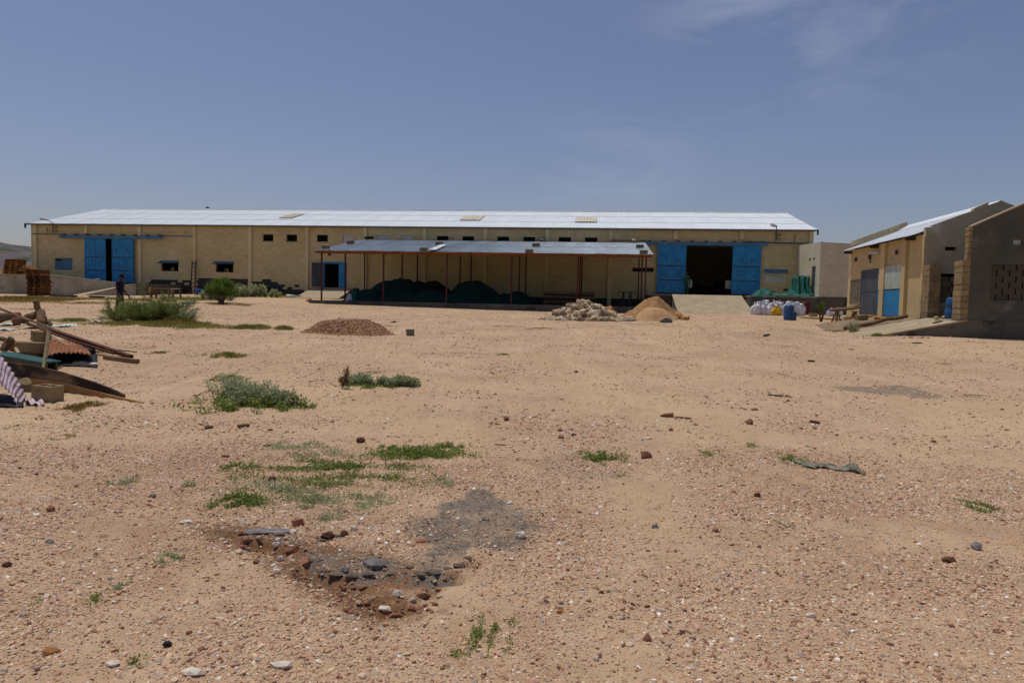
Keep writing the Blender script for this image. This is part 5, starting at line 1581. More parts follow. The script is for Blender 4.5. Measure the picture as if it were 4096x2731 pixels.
# ------------------------------------------------------------------ small things along the left of the warehouse
lt = fr(Z1, 2010, 2048, 632, 930, -.3)
ld = empty('ladder', WF.wor(0, 0), WF.a, 'dark wooden ladder leaning against the warehouse wall left of the second awning', 'ladder')
xa, xb = fpt(*Z1(1990, 930), -1.2)[0], fpt(*Z1(2022, 930), -1.2)[0] + .1
ta_, tb_ = fpt(*Z1(2010, 640), -.22)[0], fpt(*Z1(2048, 632), -.22)[0]
zt_ = fpt(*Z1(2048, 632), -.22)[1]
zg = G(*WF.wor(xa, -1.2)[:2])
MB().bar((xa, -1.2, zg), (ta_, -.22, zt_ - .1), .08, .06).build('rail', rust_dark, ld)
MB().bar((xb, -1.2, zg), (tb_, -.22, zt_), .08, .06).build('rail', rust_dark, ld)
for k in range(8):
    f_ = .1 + k * .115
    MB().bar((xa + (ta_ - xa) * f_, -1.2 + .98 * f_, zg + (zt_ - zg) * f_), (xb + (tb_ - xb) * f_, -1.2 + .98 * f_, zg + (zt_ - zg) * f_), .055).build('rung', rust_dark, ld)
# rough work table, jerrycan, white topped stool
tp = atY(652, 51.5)
tb = empty('work_table', tp, -.05, 'rough brown wooden work table left of the white topped stool', 'table')
MB().box(-.80, .80, -.35, .35, .62, .70, j=.01).build('tabletop', wood_old, tb)
for x, y in ((-.68, -.28), (.62, -.28), (-.68, .28), (.62, .28)): MB().box(x - .05, x + .05, y - .05, y + .05, -.1, .619).build('leg', wood_old, tb)
MB().box(-.6, .55, -.03, .03, .1, .16).build('stretcher', wood_old, tb)
j = MB(); j.box(-.07, .07, -.11, .11, 0, .27).box(-.03, .03, -.06, .06, .271, .33)
tag(bevel(j.build('jerrycan', plastic_yellow, None, loc=(tp.x - .85, tp.y - .1, tp.z + .42)), .02), 'small yellow jerrycan at the left end of the rough table', 'jerrycan')
MB().box(tp.x - .98, tp.x - .801, tp.y - .25, tp.y + .1, tp.z + .36, tp.z + .418).build('side_shelf', wood_old).parent = None
tag(bpy.data.objects['side_shelf'], 'short board shelf under the yellow jerrycan by the rough table', 'shelf')
MB().box(.0, .1, 0, .05, -.45, .0).build('shelf_leg', wood_old, bpy.data.objects['side_shelf'], loc=(tp.x - .93, tp.y - .1, tp.z + .36))
sp = atY(706, 50.5)
sl_ = empty('stool', sp, .3, 'stool with a white top and splayed brown legs, right of the rough table', 'stool')
MB().box(-.24, .22, -.2, .2, .70, .75, j=.01).box(-.30, -.241, -.2, .2, .40, .75).build('white_top', white_paint, sl_)
for x, y in ((-.2, -.16), (.2, -.16), (-.2, .16), (.2, .16)): MB().bar((x, y, .70), (x * 1.5, y * 1.5, -.02), .06).build('leg', wood_old, sl_)
def drum(px, Y, h, r, mt, label, tilt=0, z=None, cut=False):
    p = atY(px, Y, z)
    e = empty('drum', p, random.uniform(0, 3), label, 'drum')
    prof = [(r * .90, 0), (r * .97, .03), (r, .08 * h), (r * 1.03, .30 * h), (r * 1.03, .34 * h), (r, .36 * h), (r * 1.0, .64 * h), (r * 1.03, .66 * h), (r * 1.03, .70 * h), (r, .74 * h), (r * .97, .95 * h), (r * .90, h)]
    MB().lathe(prof, 26).build('drum_body', mt, e, True)
    MB().lathe([(r * .84, h + .001), (r * .84, h + .02)], 24).build('lid', mt, e)
    for a in (0, 2.2): MB().lathe([(.035, h + .021), (.035, h + .05)], 8, (r * .5 * math.cos(a), r * .5 * math.sin(a), 0)).build('bung', mt, e)
    if tilt: e.rotation_euler = (0, tilt, 0)
    return e
drum(797, 58.5, .50, .28, plastic_blue, 'small blue drum at the tarred wall right of the ladder')
db = drum(3158, 38.0, .78, .26, plastic_blue, 'blue plastic drum standing alone on the yard before the white sacks')
p2 = atY(3176, 38.1)
e = empty('bucket', p2, 0, 'blue bucket standing against the right side of the lone blue drum', 'bucket')
MB().lathe([(.15, 0), (.16, .05), (.18, .42), (.185, .44)], 20).build('bucket_body', plastic_blue, e, True)
drum(3224, 48.2, .88, .30, drum_red, 'dark red steel drum at the platform, right of the white sacks')
dz = onY(3816, 1278, 24.9)
drum(3812, 25.0, .72, .235, plastic_blue, 'blue plastic drum between the two raw block piers at the ramp top', .05, z=PZ + .03)
kb = GF.front(3775, 1287, .5)
tag(MB().cbox((0, 0, 0), (.36, .10, .09)).build('black_block', black_rubber, None, loc=GF.wor(GF.front(3752, 1288, .55)[0], .55, PZ - .12), rot=(0, -.2, .3)), 'small black bar lying on the white ramp before the blue drum', 'bar')
for q, (px, y_, s, m, lb) in enumerate(((3745, 1.2, .12, block_mat, 'tan rubble scraps behind the ramp top by the block pier'), (3776, 1.3, .14, stone_pale, 'pale rubble chunk beside the blue drum on the platform'))):
    mb = MB()
    add_rock(mb, (0, 0, .06), s, q + 3)
    tag(mb.build('rubble_chunk', m, None, loc=GF.wor(GF.front(px, 1270, y_)[0], y_, PZ)), lb, 'stone')

# cement bag / slab lying on the sand
p = atY(755, 43.0)
m = MB(); add_rock(m, (0, 0, .09), .55, 7, (1.0, .6, .35))
tag(m.build('stone_slab', stone_grey, None, loc=p), 'flat grey slab of stone lying on the sand left of the small tree', 'stone')
# scrap on the ground before the left ramp
for i, (px, Y, L_, lb) in enumerate(((245, 51, 1.5, 'dark flat scrap timber lying before the foot of the left ramp'), (270, 50, 1.2, 'second dark scrap timber right of the flat one near the left ramp'), (388, 50, .9, 'dark flat scrap with a white edge on the grass before the ramp'))):
    p = atY(px, Y)
    tag(MB().cbox((0, 0, .08), (L_, .35, .12), Matrix.Rotation(.1 * i, 3, 'Z'), j=.03).build('scrap_timber', rust_dark, None, loc=p), lb, 'timber')
p = fpt(*Z1(1022, 832), -2.86)
tag(MB().cbox((0, 0, .04), (.4, .25, .09), j=.01).build('white_basin', white_paint, None, loc=WF.wor(p[0], -2.86, p[1] + .0)), 'small white bundle on top of the left retaining wall', 'bundle')
p = atY(1175, 56.5)
tag(MB().cbox((0, 0, .10), (1.1, .7, .2), Matrix.Rotation(.2, 3, 'Z'), j=.06).build('white_sheet', white_paint, None, loc=p), 'crumpled white sheet on dark rags left of the small side ramp', 'sheet')
p = atY(1236, 51.0)
m = MB(); add_rock(m, (0, 0, .12), .26, 9, (1, .8, .8))
tag(m.build('brown_stone', stone_orange, None, loc=p), 'brown stone at the left end of the shed floor slab', 'stone')

# ------------------------------------------------------------------ tarpaulins and sacks, right platform
def cloth(name, pts_fn, nu, nv, mt, label, cat, th=.012):
    vv = []; ff = []
    for i in range(nu + 1):
        for j in range(nv + 1): vv.append(pts_fn(i / nu, j / nv))
    for i in range(nu):
        for j in range(nv): a = i * (nv + 1) + j; ff.append((a, a + nv + 1, a + nv + 2, a + 1))
    o = MB().add(vv, ff).build(name, mt, None, True)
    s = o.modifiers.new('thick', 'SOLIDIFY'); s.thickness = th
    return tag(o, label, cat)
ta0 = WF.front(3152, 1180, -4.3)[0]; ta1 = min(WF.front(3252, 1180, -4.3)[0], ALX - .12)
ztp = WF.front(3215, 1104, -4.2)[1]
def tarp_fn(u, v):
    # u across, v from wall side to front then down to the floor
    x = ta0 + (ta1 - ta0) * u
    H_ = ztp - PT
    prof = [(0, .55), (.15, .95), (.42, 1.0), (.5, .90), (.62, .55), (.82, .12), (1, .03)]
    s = v
    for (a, ha), (b, hb) in zip(prof[:-1], prof[1:]):
        if a <= s <= b: h = ha + (hb - ha) * (s - a) / (b - a); break
    sidef = 1 - .92 * max(0, (.30 - u) / .30) ** 1.2 - .25 * max(0, (u - .93) / .07)
    fold = .07 * math.sin(u * 24 + 3 * math.sin(v * 3)) * min(1, v * 2) + .04 * math.sin(u * 55 + v * 5)
    y = -3.5 - v * 1.75 + fold * (1.6 if v > .45 else .3)
    xx = x + .05 * math.sin(v * 9 + u * 6) - (.25 * (1 - u) * max(0, v - .5))
    z = PT + .02 + H_ * h * max(.04, sidef) + .03 * math.sin(u * 17 + v * 11)
    return WF.wor(xx, y, max(z, PT + .015 + .02 * abs(math.sin(u * 31 + v * 17))))
cloth('tarpaulin', tarp_fn, 60, 34, tarp_green, 'green tarpaulin draped over a tall load at the right end of the loading platform', 'tarpaulin')
MB().box(ta0 + .62, ta1 - .14, -4.35, -3.7, PT, ztp - .10).build('covered_load', olive_side, None).parent = None
o = bpy.data.objects['covered_load']; o.location = WF.o; o.rotation_euler = (0, 0, WF.a); tag(o, 'boxy load hidden beneath the draped green tarpaulin', 'load')
tb0 = max(WF.front(2972, 1184, -5.4)[0], a2 + .2); tb1 = min(WF.front(3250, 1184, -5.4)[0], ALX - .1)
def tarp2(u, v):
    x = tb0 + (tb1 - tb0) * u
    w = .9 + .25 * math.sin(u * 9)
    y = -5.80 + v * w * 1.2 + .08 * math.sin(u * 40)
    e = min(1, 5 * v, 5 * (1 - v), 9 * u, 9 * (1 - u))
    hgt = (.05 + .30 * math.exp(-((u - .22) / .14) ** 2) + .10 * math.exp(-((u - .62) / .1) ** 2))
    z = PT + .012 + e * hgt * (1 + .5 * math.sin(u * 37 + v * 9) * math.sin(v * 21 + u * 11)) + .02 * abs(math.sin(u * 80 + v * 30)) * e
    if v < .05: y -= .16; z -= .22 * (.5 + .5 * math.sin(u * 13)) * (u < .2)
    return WF.wor(x, y, z)
cloth('tarpaulin', tarp2, 110, 16, tarp_green, 'long crumpled green tarpaulin spread low along the loading platform edge', 'tarpaulin')

def sack_mesh(name, mt, h, w, seed, lean=0.1, knot=True):
    rg = random.Random(seed); n = 18; m = 13; vv = []
    ph = rg.uniform(0, 6)
    for i in range(m + 1):
        t = i / m
        r = w / 2 * (.86 + .30 * math.sin(PI * min(t * 1.15, 1)) ** .8)
        if t > .74: r *= 1 - 1.75 * (t - .74)
        if t > .93: r *= 1.5
        for k in range(n):
            a = 2 * PI * k / n
            sq = 1 / max(abs(math.cos(a)), abs(math.sin(a)) * 1.25) ** .55
            q = 1 + .10 * math.sin(3 * a + ph + t * 7) + .06 * math.sin(7 * a - t * 13 + ph) + .05 * math.sin(t * 23 + 5 * a + ph)
            z = h * t + (.05 * math.sin(2 * a + ph) if t > .85 else 0) + (.04 * abs(math.sin(4 * a)) if t > .9 else 0)
            vv.append((r * sq * q * math.cos(a) + lean * t * t * w, r * .72 * sq * q * math.sin(a), z))
    ff = [(i * n + k, i * n + (k + 1) % n, (i + 1) * n + (k + 1) % n, (i + 1) * n + k) for i in range(m) for k in range(n)]
    ff.append(tuple(range(n - 1, -1, -1))); ff.append(tuple(range(m * n, m * n + n)))
    return MB().add(vv, ff).mesh(name, mt, True)
SK = [sack_mesh('sack', plastic_white, .74, .50, s, l) for s, l in ((1, .3), (2, -.15), (3, .1), (4, -.3), (5, .2))]
sack_list = [  # px, py-base, scale, tilt, where
    (3022, 47.6, .95, -.10, 'leftmost white sack of the group, farthest back at the ramp corner'),
    (3035, 46.6, 1.05, .22, 'white sack second from left, leaning right in the front row'),
    (3060, 48.2, 1.12, 0, 'tall white sack in the back row left of the middle'),
    (3063, 46.4, .95, .12, 'white sack left of the yellow one, second to its left'),
    (3084, 46.2, .90, -.05, 'slumped white sack touching the left side of the yellow sack'),
    (3094, 48.3, 1.12, .05, 'white sack standing highest at the rear middle of the group'),
    (3088, 47.4, .95, .0, 'white sack directly behind the yellow sack on its left'),
    (3117, 47.8, 1.0, .1, 'white sack behind and right of the yellow sack'),
    (3130, 46.4, 1.0, -.08, 'white sack in the front row just right of the yellow sack'),
    (3150, 48.0, 1.05, 0, 'white sack in the back row above the blue drum'),
    (3162, 46.5, .98, 0, 'white sack half hidden behind the lone blue drum'),
    (3168, 47.8, 1.05, -.1, 'white sack rear right, behind the drum bucket'),
    (3184, 46.6, 1.05, -.1, 'white sack in the front row right of the blue drum'),
    (3190, 47.7, 1.0, -.12, 'white sack in the back row beside the rightmost'),
    (3206, 46.6, .92, -.28, 'rightmost white sack, leaning left, near the red drum')]
for i, (px, Y, s, tl, lb) in enumerate(sack_list):
    p = atY(px, Y)
    o = inst('sack', SK[i % 5], None, p + Vector((0, 0, -.03)), (random.uniform(-.05, .12), tl * .6, random.uniform(-.6, .6)), (s * 1.12, s * 1.2, s * 1.10))
    tag(o, lb, 'sack', 'white sacks piled before the loading platform')
o = inst('sack', sack_mesh('yellow_sack', plastic_yellow, .62, .52, 8, .05), None, atY(3104, 46.0) + Vector((0, 0, -.03)), (0, .05, .2))
tag(o, 'short bright yellow sack in the middle of the white sacks', 'sack')
for i, (px, Y, m, s, lb) in enumerate(((3326, 46.5, plastic_white, .8, 'open white bag spilling dark rubbish at the block room, left one'), (3352, 46.2, plastic_white, .85, 'open white bag at the block room, right one near the tan store'), (3340, 46.9, dead_brown, .75, 'dark rubbish heap between the two open white bags'), (3311, 47.0, plastic_blue, .6, 'small blue tub left of the open white bags'))):
    o = inst('rubbish_bag', sack_mesh('rubbish_bag', m, .62, .6, 20 + i, .1), None, atY(px, Y), (.1, .1 * (i - 1), .3), (s, s, s * .95)); tag(o, lb, 'bag')
p = atY(3255, 45.5)
tag(bevel(MB().cbox((0, 0, .11), (.48, .25, .22), j=.01).build('concrete_block', block_mat, None, loc=p, rot=(0, 0, .2)), .01), 'pale concrete block on the ground right of the red drum', 'concrete block')
p = atY(3388, 35.2)
tag(bevel(MB().cbox((0, 0, .15), (.30, .25, .34), j=.01).build('concrete_block', concrete_light, None, loc=p), .01), 'pale upright block behind the trestle bench', 'concrete block')
p = GF.wor(GF.front(3446, 1281, 4.4)[0], 4.4); hz_ = GF.front(3446, 1281, 4.4)[1]
tag(bevel(MB().cbox((0, 0, .10), (.46, .2, .22), j=.008).build('concrete_block', block_mat, None, loc=(p.x, p.y, hz_), rot=(0, -.08, .1)), .01), 'tan concrete block lying on the earth ramp before the grey door', 'concrete block')
p = GF.front(3512, 1282, 3.6)
m = MB(); add_rock(m, (0, 0, .09), .24, 14, (1, .7, .4)); tag(m.build('flat_stone', stone_orange, None, loc=GF.wor(p[0], 3.6, p[1])), 'flat yellowish stone on the earth ramp before the blue door', 'stone')
p = GF.front(3476, 1271, 4.8)
m = MB(); add_rock(m, (0, 0, .06), .13, 15, (1, .7, .45)); tag(m.build('flat_stone', stone_orange, None, loc=GF.wor(p[0], 4.8, p[1])), 'small yellowish stone behind the tan block on the earth ramp', 'stone')

# trestle bench of rough timber
tr = empty('trestle_bench', atY(3385, 33.6), 0, 'rough trestle bench of dark timber with crooked planks before the tan store', 'bench')
zt = .58
for x in (-.42, .42):
    for sx, sy in ((-1, -1), (1, -1), (-1, 1), (1, 1)):
        MB().bar((x + sx * .03, sy * .04, zt), (x + sx * .17, sy * .22, -.05), .06).build('leg', wood_old, tr)
    MB().box(x - .04, x + .04, -.3, .3, zt + .001, zt + .06).build('crosspiece', wood_old, tr)
for k, (y, z0, z1, x0, x1) in enumerate(((-.2, .02, .17, -.88, .66), (-.02, .05, .10, -.80, .62), (.18, .03, .24, -.7, .75))):
    MB().tube([(x0, y, zt + .10 + z0 - .06), (x0 * .3, y + .02, zt + .09 + z0), (x1 * .5, y - .02, zt + .1 + z1 * .5), (x1, y, zt + .12 + z1)], [.05, .06, .05, .04], 7).build('plank', wood_old, tr)

# ------------------------------------------------------------------ heaps
pk = atY(2627, 38.6)
def pile_at(cx, pxl, pxr, Y, ptop, **kw):
    L0 = onY(pxl, 1200, Y).x; R0 = onY(pxr, 1200, Y).x; top = onY(cx, ptop, Y).z; c = ((L0 + R0) / 2, Y)
    return c, (R0 - L0) / 2, top - G(*c)
c, rx, h = pile_at(2622, 2492, 2738, 38.4, 1174)
heap('sand_heap', c, rx, 1.7, h, sand_brown, 'tall brown heap of building sand left of the wide ramp', 'sand heap', 51, n=34, rough=.045, freq=4, cone=True)
c, rx, h = pile_at(2612, 2532, 2700, 35.6, 1229)
heap('sand_heap', c, rx, 1.15, h, sand_pale, 'smaller pale heap of fine sand in front of the tall brown one', 'sand heap', 52, n=30, rough=.04, freq=4, sharp=1.5)
c, rx, h = pile_at(1400, 1215, 1585, 23.2, 1274)
heap('gravel_heap', c, rx, 1.0, h, gravel_heap, 'low wide heap of brown gravel in the middle of the yard', 'gravel heap', 53, n=40, rough=.06, freq=5, sharp=1.55)
GH = (c, rx, 1.0, h)

stone_meshes = []
for s in range(10):
    mb = MB(); add_rock(mb, (0, 0, 0), 1.0, s + 100, (1, .75, .55)); stone_meshes.append(mb.mesh('rubble_stone', stone_pale))
stone_meshes_o = []
for s in range(4):
    mb = MB(); add_rock(mb, (0, 0, 0), 1.0, s + 200, (1, .8, .7)); stone_meshes_o.append(mb.mesh('laterite_stone', stone_orange))
def rubble(pxl, pxr, Y, ptop, pxt, ry, n, meshes, label, cat, group, rmin, rmax, seed, name):
    rg = random.Random(seed)
    L0 = onY(pxl, 1200, Y).x; R0 = onY(pxr, 1200, Y).x; tx = onY(pxt, 1200, Y).x
    top = onY(pxt, ptop, Y).z - G(tx, Y)
    cx = (L0 + R0) / 2; rx = (R0 - L0) / 2
    for i in range(n):
        a = rg.uniform(0, 2 * PI); t = rg.uniform(0, 1) ** .5
        x = cx + rx * t * math.cos(a); y = Y + ry * t * math.sin(a)
        skew = (tx - cx)
        dx = (x - tx) / (rx + (skew if x < tx else -skew)); dy = (y - Y) / ry
        d = min(1, math.hypot(dx, dy))
        hh = top * max(0, (1 - d)) ** 1.1
        if d > .72: hh = 0
        r = rg.uniform(rmin, rmax) * (1.15 if d > .6 else 1)
        o = inst(name, meshes[rg.randrange(len(meshes))], None, (x, y, G(x, y) + hh + r * .18), (rg.uniform(-.6, .6), rg.uniform(-.6, .6), rg.uniform(0, 6)), (r, r, r))
        tag(o, label, cat, group)
# a mass of smaller stone fills the heart of the heap
c, rx, h = pile_at(2320, 2200, 2500, 35.0, 1207)
heap('rubble_core', c, rx * .92, 1.15, h * .70, stone_pale, 'packed small rubble under the pale stones before the shed', 'rubble', 54, n=26, rough=.2, freq=9, sharp=1.1)
rubble(2172, 2528, 35.0, 1203, 2325, 1.5, 230, stone_meshes, 'pale angular quarry stone in the rubble heap before the open shed', 'stone', 'pale stones of the rubble heap', .11, .34, 5, 'rubble_stone')
c, rx, h = pile_at(2420, 2360, 2490, 37.2, 1222)
heap('laterite_core', c, rx * .95, .8, h * .85, stone_orange, 'packed orange laterite under the loose lumps', 'rubble', 55, n=18, rough=.3, freq=9, sharp=1.2)
rubble(2362, 2500, 37.0, 1217, 2400, .8, 50, stone_meshes_o, 'orange laterite lump heaped behind the right side of the pale rubble', 'stone', 'orange lumps behind the rubble heap', .09, .20, 6, 'laterite_stone')
for i, (px, Y, r) in enumerate(((2705, 36.6, .24), (2722, 36.9, .22), (2692, 37.2, .20), (2742, 36.3, .20), (2752, 36.9, .16), (2715, 37.6, .22))):
    p = atY(px, Y)
    o = inst('rubble_stone', (stone_meshes_o if i % 2 else stone_meshes)[i % 4], None, p + Vector((0, 0, r * .25 + (.16 if i == 5 else 0))), (.2 * i, .3, i), (r * 1.4, r, r))
    tag(o, ['leftmost low', 'middle pale', 'hindmost', 'front right orange', 'rightmost small', 'topmost'][i] + ' stone of the small cluster between the sand heaps and the wide ramp', 'stone', 'stones right of the sand heaps')
p = atY(2666, 33.2)
tag(inst('grey_stone', (lambda mb: (add_rock(mb, (0, 0, 0), 1, 77, (1, .7, .5)), mb.mesh('grey_stone', stone_grey))[1])(MB()), None, p + Vector((0, 0, .08)), (0, 0, .2), (.42, .36, .36)), 'lone grey flat stone in front of the pale sand heap', 'stone')
p = gpt(1641, 1342)
tag(bevel(MB().cbox((0, 0, .10), (.25, .22, .21), j=.008).build('brick_block', block_grey, None, loc=p, rot=(0, 0, .1)), .012), 'single brown block standing right of the gravel heap', 'block')
for px in (2308,):
    p = gpt(px, 1278); tag(MB().cbox((0, 0, .05), (.12, .08, .1), j=.01).build('blue_scrap', plastic_blue, None, loc=p), 'tiny bright blue plastic scrap at the foot of the rubble heap', 'scrap')
# ------------------------------------------------------------------ vegetation
def leaves(name, P, size, mt, parent=None, elong=1.9, upright=.3, tone=None, jitter=.5, seed=1):
    r = np.random.default_rng(seed); n = len(P); P = np.asarray(P, float)
    d = r.normal(size=(n, 3)); d[:, 2] += upright; d /= np.linalg.norm(d, axis=1)[:, None]
    q = r.normal(size=(n, 3)); w = np.cross(d, q); w /= np.linalg.norm(w, axis=1)[:, None] + 1e-9
    s = (size * (1 + r.uniform(-jitter, jitter, n)))[:, None]
    a = P; b = P + d * s * .5 + w * s / elong * .5; c = P + d * s; e = P + d * s * .5 - w * s / elong * .5
    v = np.stack([a, b, c, e], 1).reshape(-1, 3)
    me = bpy.data.meshes.new(name)
    me.vertices.add(len(v)); me.vertices.foreach_set('co', v.ravel())
    me.loops.add(n * 4); me.loops.foreach_set('vertex_index', np.arange(n * 4))
    me.polygons.add(n); me.polygons.foreach_set('loop_start', np.arange(0, n * 4, 4))
    me.update()
    t = r.uniform(-.7, .9, n) if tone is None else tone + r.uniform(-.35, .35, n)
    at = me.attributes.new('tone', 'FLOAT', 'POINT'); at.data.foreach_set('value', np.repeat(t, 4).astype(np.float32))
    me.materials.append(mt)
    return inst(name, me, parent)
def grass_blades(name, P, h, mt, parent=None, lean=.5, width=.006, seed=1):
    r = np.random.default_rng(seed); n = len(P); P = np.asarray(P, float)
    a = r.uniform(0, 2 * PI, n); hh = h * r.uniform(.3, 1.15, n); l = lean * r.uniform(.1, 1, n)
    dx = np.stack([np.cos(a), np.sin(a), np.zeros(n)], 1); px = np.stack([-np.sin(a), np.cos(a), np.zeros(n)], 1)
    up = np.array([0, 0, 1.])
    m = P + dx * (hh * l * .3)[:, None] + up * (hh * .6)[:, None]
    t = P + dx * (hh * l)[:, None] + up * (hh)[:, None]
    v = np.stack([P - px * width, P + px * width, m + px * width * .7, t, m - px * width * .7], 1).reshape(-1, 3)
    me = bpy.data.meshes.new(name)
    me.vertices.add(len(v)); me.vertices.foreach_set('co', v.ravel())
    me.loops.add(n * 5); me.loops.foreach_set('vertex_index', np.arange(n * 5))
    me.polygons.add(n); me.polygons.foreach_set('loop_start', np.arange(0, n * 5, 5)); me.update()
    at = me.attributes.new('tone', 'FLOAT', 'POINT'); at.data.foreach_set('value', np.repeat(r.uniform(-.7, .9, n), 5).astype(np.float32))
    me.materials.append(mt)
    return inst(name, me, parent)
def patchy(cx, cy, rx, ry, n, r, freq=6, seed=0, thr=-.3):
    """points on the ground inside an uneven ellipse with gaps"""
    out = np.zeros((0, 3))
    while len(out) < n:
        x = cx + rx * .62 * r.normal(0, 1, n * 2); y = cy + ry * .8 * r.normal(0, 1, n * 2)
        t = np.hypot((x - cx) / rx, (y - cy) / ry)
        keep = lownoise((x - cx) / rx * 3, (y - cy) / max(ry, rx * .25) * 2.2, 1.6, seed) * .9 + r.normal(0, .35, n * 2) > thr + .2 + .55 * (t - .4)
        x, y = x[keep], y[keep]
        out = np.concatenate([out, np.stack([x, y, gz(x, y) - .004], 1)])
    return out[:n]
GN = [0]
def near_z(P):
    """the near sheet dips at the oily crust"""
    return P
def patch(px, py, wpx, dep, h, n, mt, label, kind='grass', leaf=None, width=None, thr=-.3, cat=None, lean=.6):
    GN[0] += 1
    c = gpt(px, py); hw = wpx / 2 / F * c.y
    r = np.random.default_rng(500 + GN[0])
    n = int(n * .55)
    P = patchy(c.x, c.y, hw, dep, n, r, seed=GN[0] + 60, thr=thr)
    edge = np.clip(1.25 - np.hypot((P[:, 0] - c.x) / hw, (P[:, 1] - c.y) / dep) * .6, .3, 1)
    if leaf:
        n = int(n * 1.9); P = patchy(c.x, c.y, hw, dep, n, r, seed=GN[0] + 60, thr=thr + .25); leaf *= .55
        P[:, 2] += r.uniform(0, 1, n) ** 2.2 * h * .75
        o = leaves('weed_patch', P, leaf, mt, upright=.5, elong=2.0, seed=GN[0])
    else:
        o = grass_blades('grass', P, h * edge, mt, lean=lean, width=width or max(.003, c.y * .00035), seed=GN[0])
    tag(o, label, cat or kind, kind='stuff'); return o

# branches growing from a base, returning leaf anchor points
def branch_set(mb, base, n, L_, spread, up, r0, rg, seg=6, droop=.3, twigs=3):
    anchors = []
    for i in range(n):
        a = rg.uniform(0, 2 * PI); out = rg.uniform(*spread)
        d = Vector((math.cos(a) * out, math.sin(a) * out, up * rg.uniform(.5, 1.2))).normalized()
        l = L_ * rg.uniform(.55, 1.1); p = Vector(base) + Vector((rg.uniform(-.1, .1), rg.uniform(-.1, .1), 0)); pts = [p.copy()]
        for k in range(seg):
            d = (d + Vector((rg.uniform(-.2, .2), rg.uniform(-.2, .2), rg.uniform(-.12, .12) - droop * k / seg * .4))).normalized()
            p = p + d * l / seg; pts.append(p.copy())
            for _ in range(twigs):
                td = (d + Vector((rg.uniform(-1, 1), rg.uniform(-1, 1), rg.uniform(-.5, .9)))).normalized()
                q = p.copy(); tl = l * rg.uniform(.10, .28)
                tp_ = [q + td * tl * f for f in (0, .5, 1)]
                if rg.random() < .35: mb.tube(tp_, [r0 * .25, r0 * .18, r0 * .1], 4, False)
                for f in (.3, .5, .7, .85, 1): anchors.append(q + td * tl * f)
        mb.tube(pts, [r0 * (1 - .85 * k / seg) for k in range(seg + 1)], 5, False)
    return anchors

# thorny bush in front of the man
bc = atY(585, 26.3)
bush = empty('thorn_bush', bc, 0, 'wide low thorny acacia bush with feathery olive leaves in front of the man', 'bush')
rg = random.Random(3); mb = MB(); A = []
for (ox, oy, n_, L_) in ((-1.0, 0, 16, .95), (-.45, .15, 18, 1.15), (.1, -.1, 20, 1.2), (.6, .1, 16, 1.15), (1.05, 0, 12, 1.05), (.2, .4, 14, 1.25)):
    A += branch_set(mb, (ox, oy, 0), n_, L_, (.35, 1.25), .75, .016, rg, droop=.35, twigs=3)
mb.build('branches', wood_old, bush)
r = np.random.default_rng(4)
A = np.array([tuple(a) for a in A]); A = A[A[:, 2] > -.02]
P = np.repeat(A, 8, 0) + r.normal(0, .04, (len(A) * 8, 3))
P = P[r.uniform(0, 1, len(P)) < np.clip(1.15 - .35 * np.clip(P[:, 0] - .7, 0, 2), .3, 1)]
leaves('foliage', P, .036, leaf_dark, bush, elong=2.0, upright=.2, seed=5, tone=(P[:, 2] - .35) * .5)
# grey weed leaning on its right foot
gw = atY(745, 25.9)
e = empty('grey_weed', gw, 0, 'grey green weed at the right foot of the thorny bush', 'plant')
mb = MB(); A = branch_set(mb, (0, 0, 0), 16, .5, (.2, .8), 1.2, .006, rg, twigs=3, droop=.1); mb.build('stems', wood_old, e)
A = np.array([tuple(a) for a in A]); leaves('foliage', np.repeat(A, 2, 0) + r.normal(0, .02, (len(A) * 2, 3)), .045, leaf_grey, e, seed=6)
patch(640, 1302, 470, .75, .16, 9000, grass_mat, 'green and yellow grass growing round the foot of the thorny bush', thr=-.6)
patch(720, 1296, 200, .5, .24, 1800, grass_dry, 'taller dry grass at the right foot of the thorny bush')
patch(775, 1312, 190, .4, .08, 1200, grass_mat, 'thin grass tongue right of the thorny bush')

# small tree
tb = atY(888, 44.5)
tree = empty('small_tree', tb, 0, 'small round bushy tree with a stout split trunk before the warehouse', 'tree')
mb = MB()
for (dx, dy, tx, ty, tz, rr) in ((0, 0, .18, .0, .85, .11), (-.05, .02, -.30, .1, .8, .10), (.05, .0, .05, -.1, 1.0, .09), (-.02, 0, .36, .05, .65, .06), (-.1, 0, -.5, 0, .6, .06)):
    mb.tube([(dx, dy, -.05), (dx + tx * .2, dy + ty * .2, .2), (dx + tx * .6, ty * .6, tz * .6), (tx, ty, tz)], [rr * 1.25, rr, rr * .75, rr * .35], 8)
mb.build('trunk', bark, tree)
r = np.random.default_rng(9); cl = []
for k in range(95):
    a = r.uniform(0, 2 * PI); u = r.uniform(-.7, 1); rad = .86 * (1 - abs(u - .0) ** 2.2 * .75) * r.uniform(.45, 1.08)
    cl.append((rad * np.cos(a) * (1.0), rad * np.sin(a) * .95, .92 + u * .52 + (.16 if r.uniform() < .12 else 0)))
cl += [(-.85, 0, .62), (-.95, .1, .95), (.8, .1, .55), (.1, 0, 1.55), (.3, 0, 1.5), (-.75, 0, .45)]
P = np.concatenate([np.array(c) + r.normal(0, .10, (130, 3)) * (1, 1, .8) for c in cl])
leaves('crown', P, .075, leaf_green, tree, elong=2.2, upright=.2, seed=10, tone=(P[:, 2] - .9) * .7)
patch(900, 1214, 190, .7, .10, 1500, grass_mat, 'thin green grass under the small bushy tree')
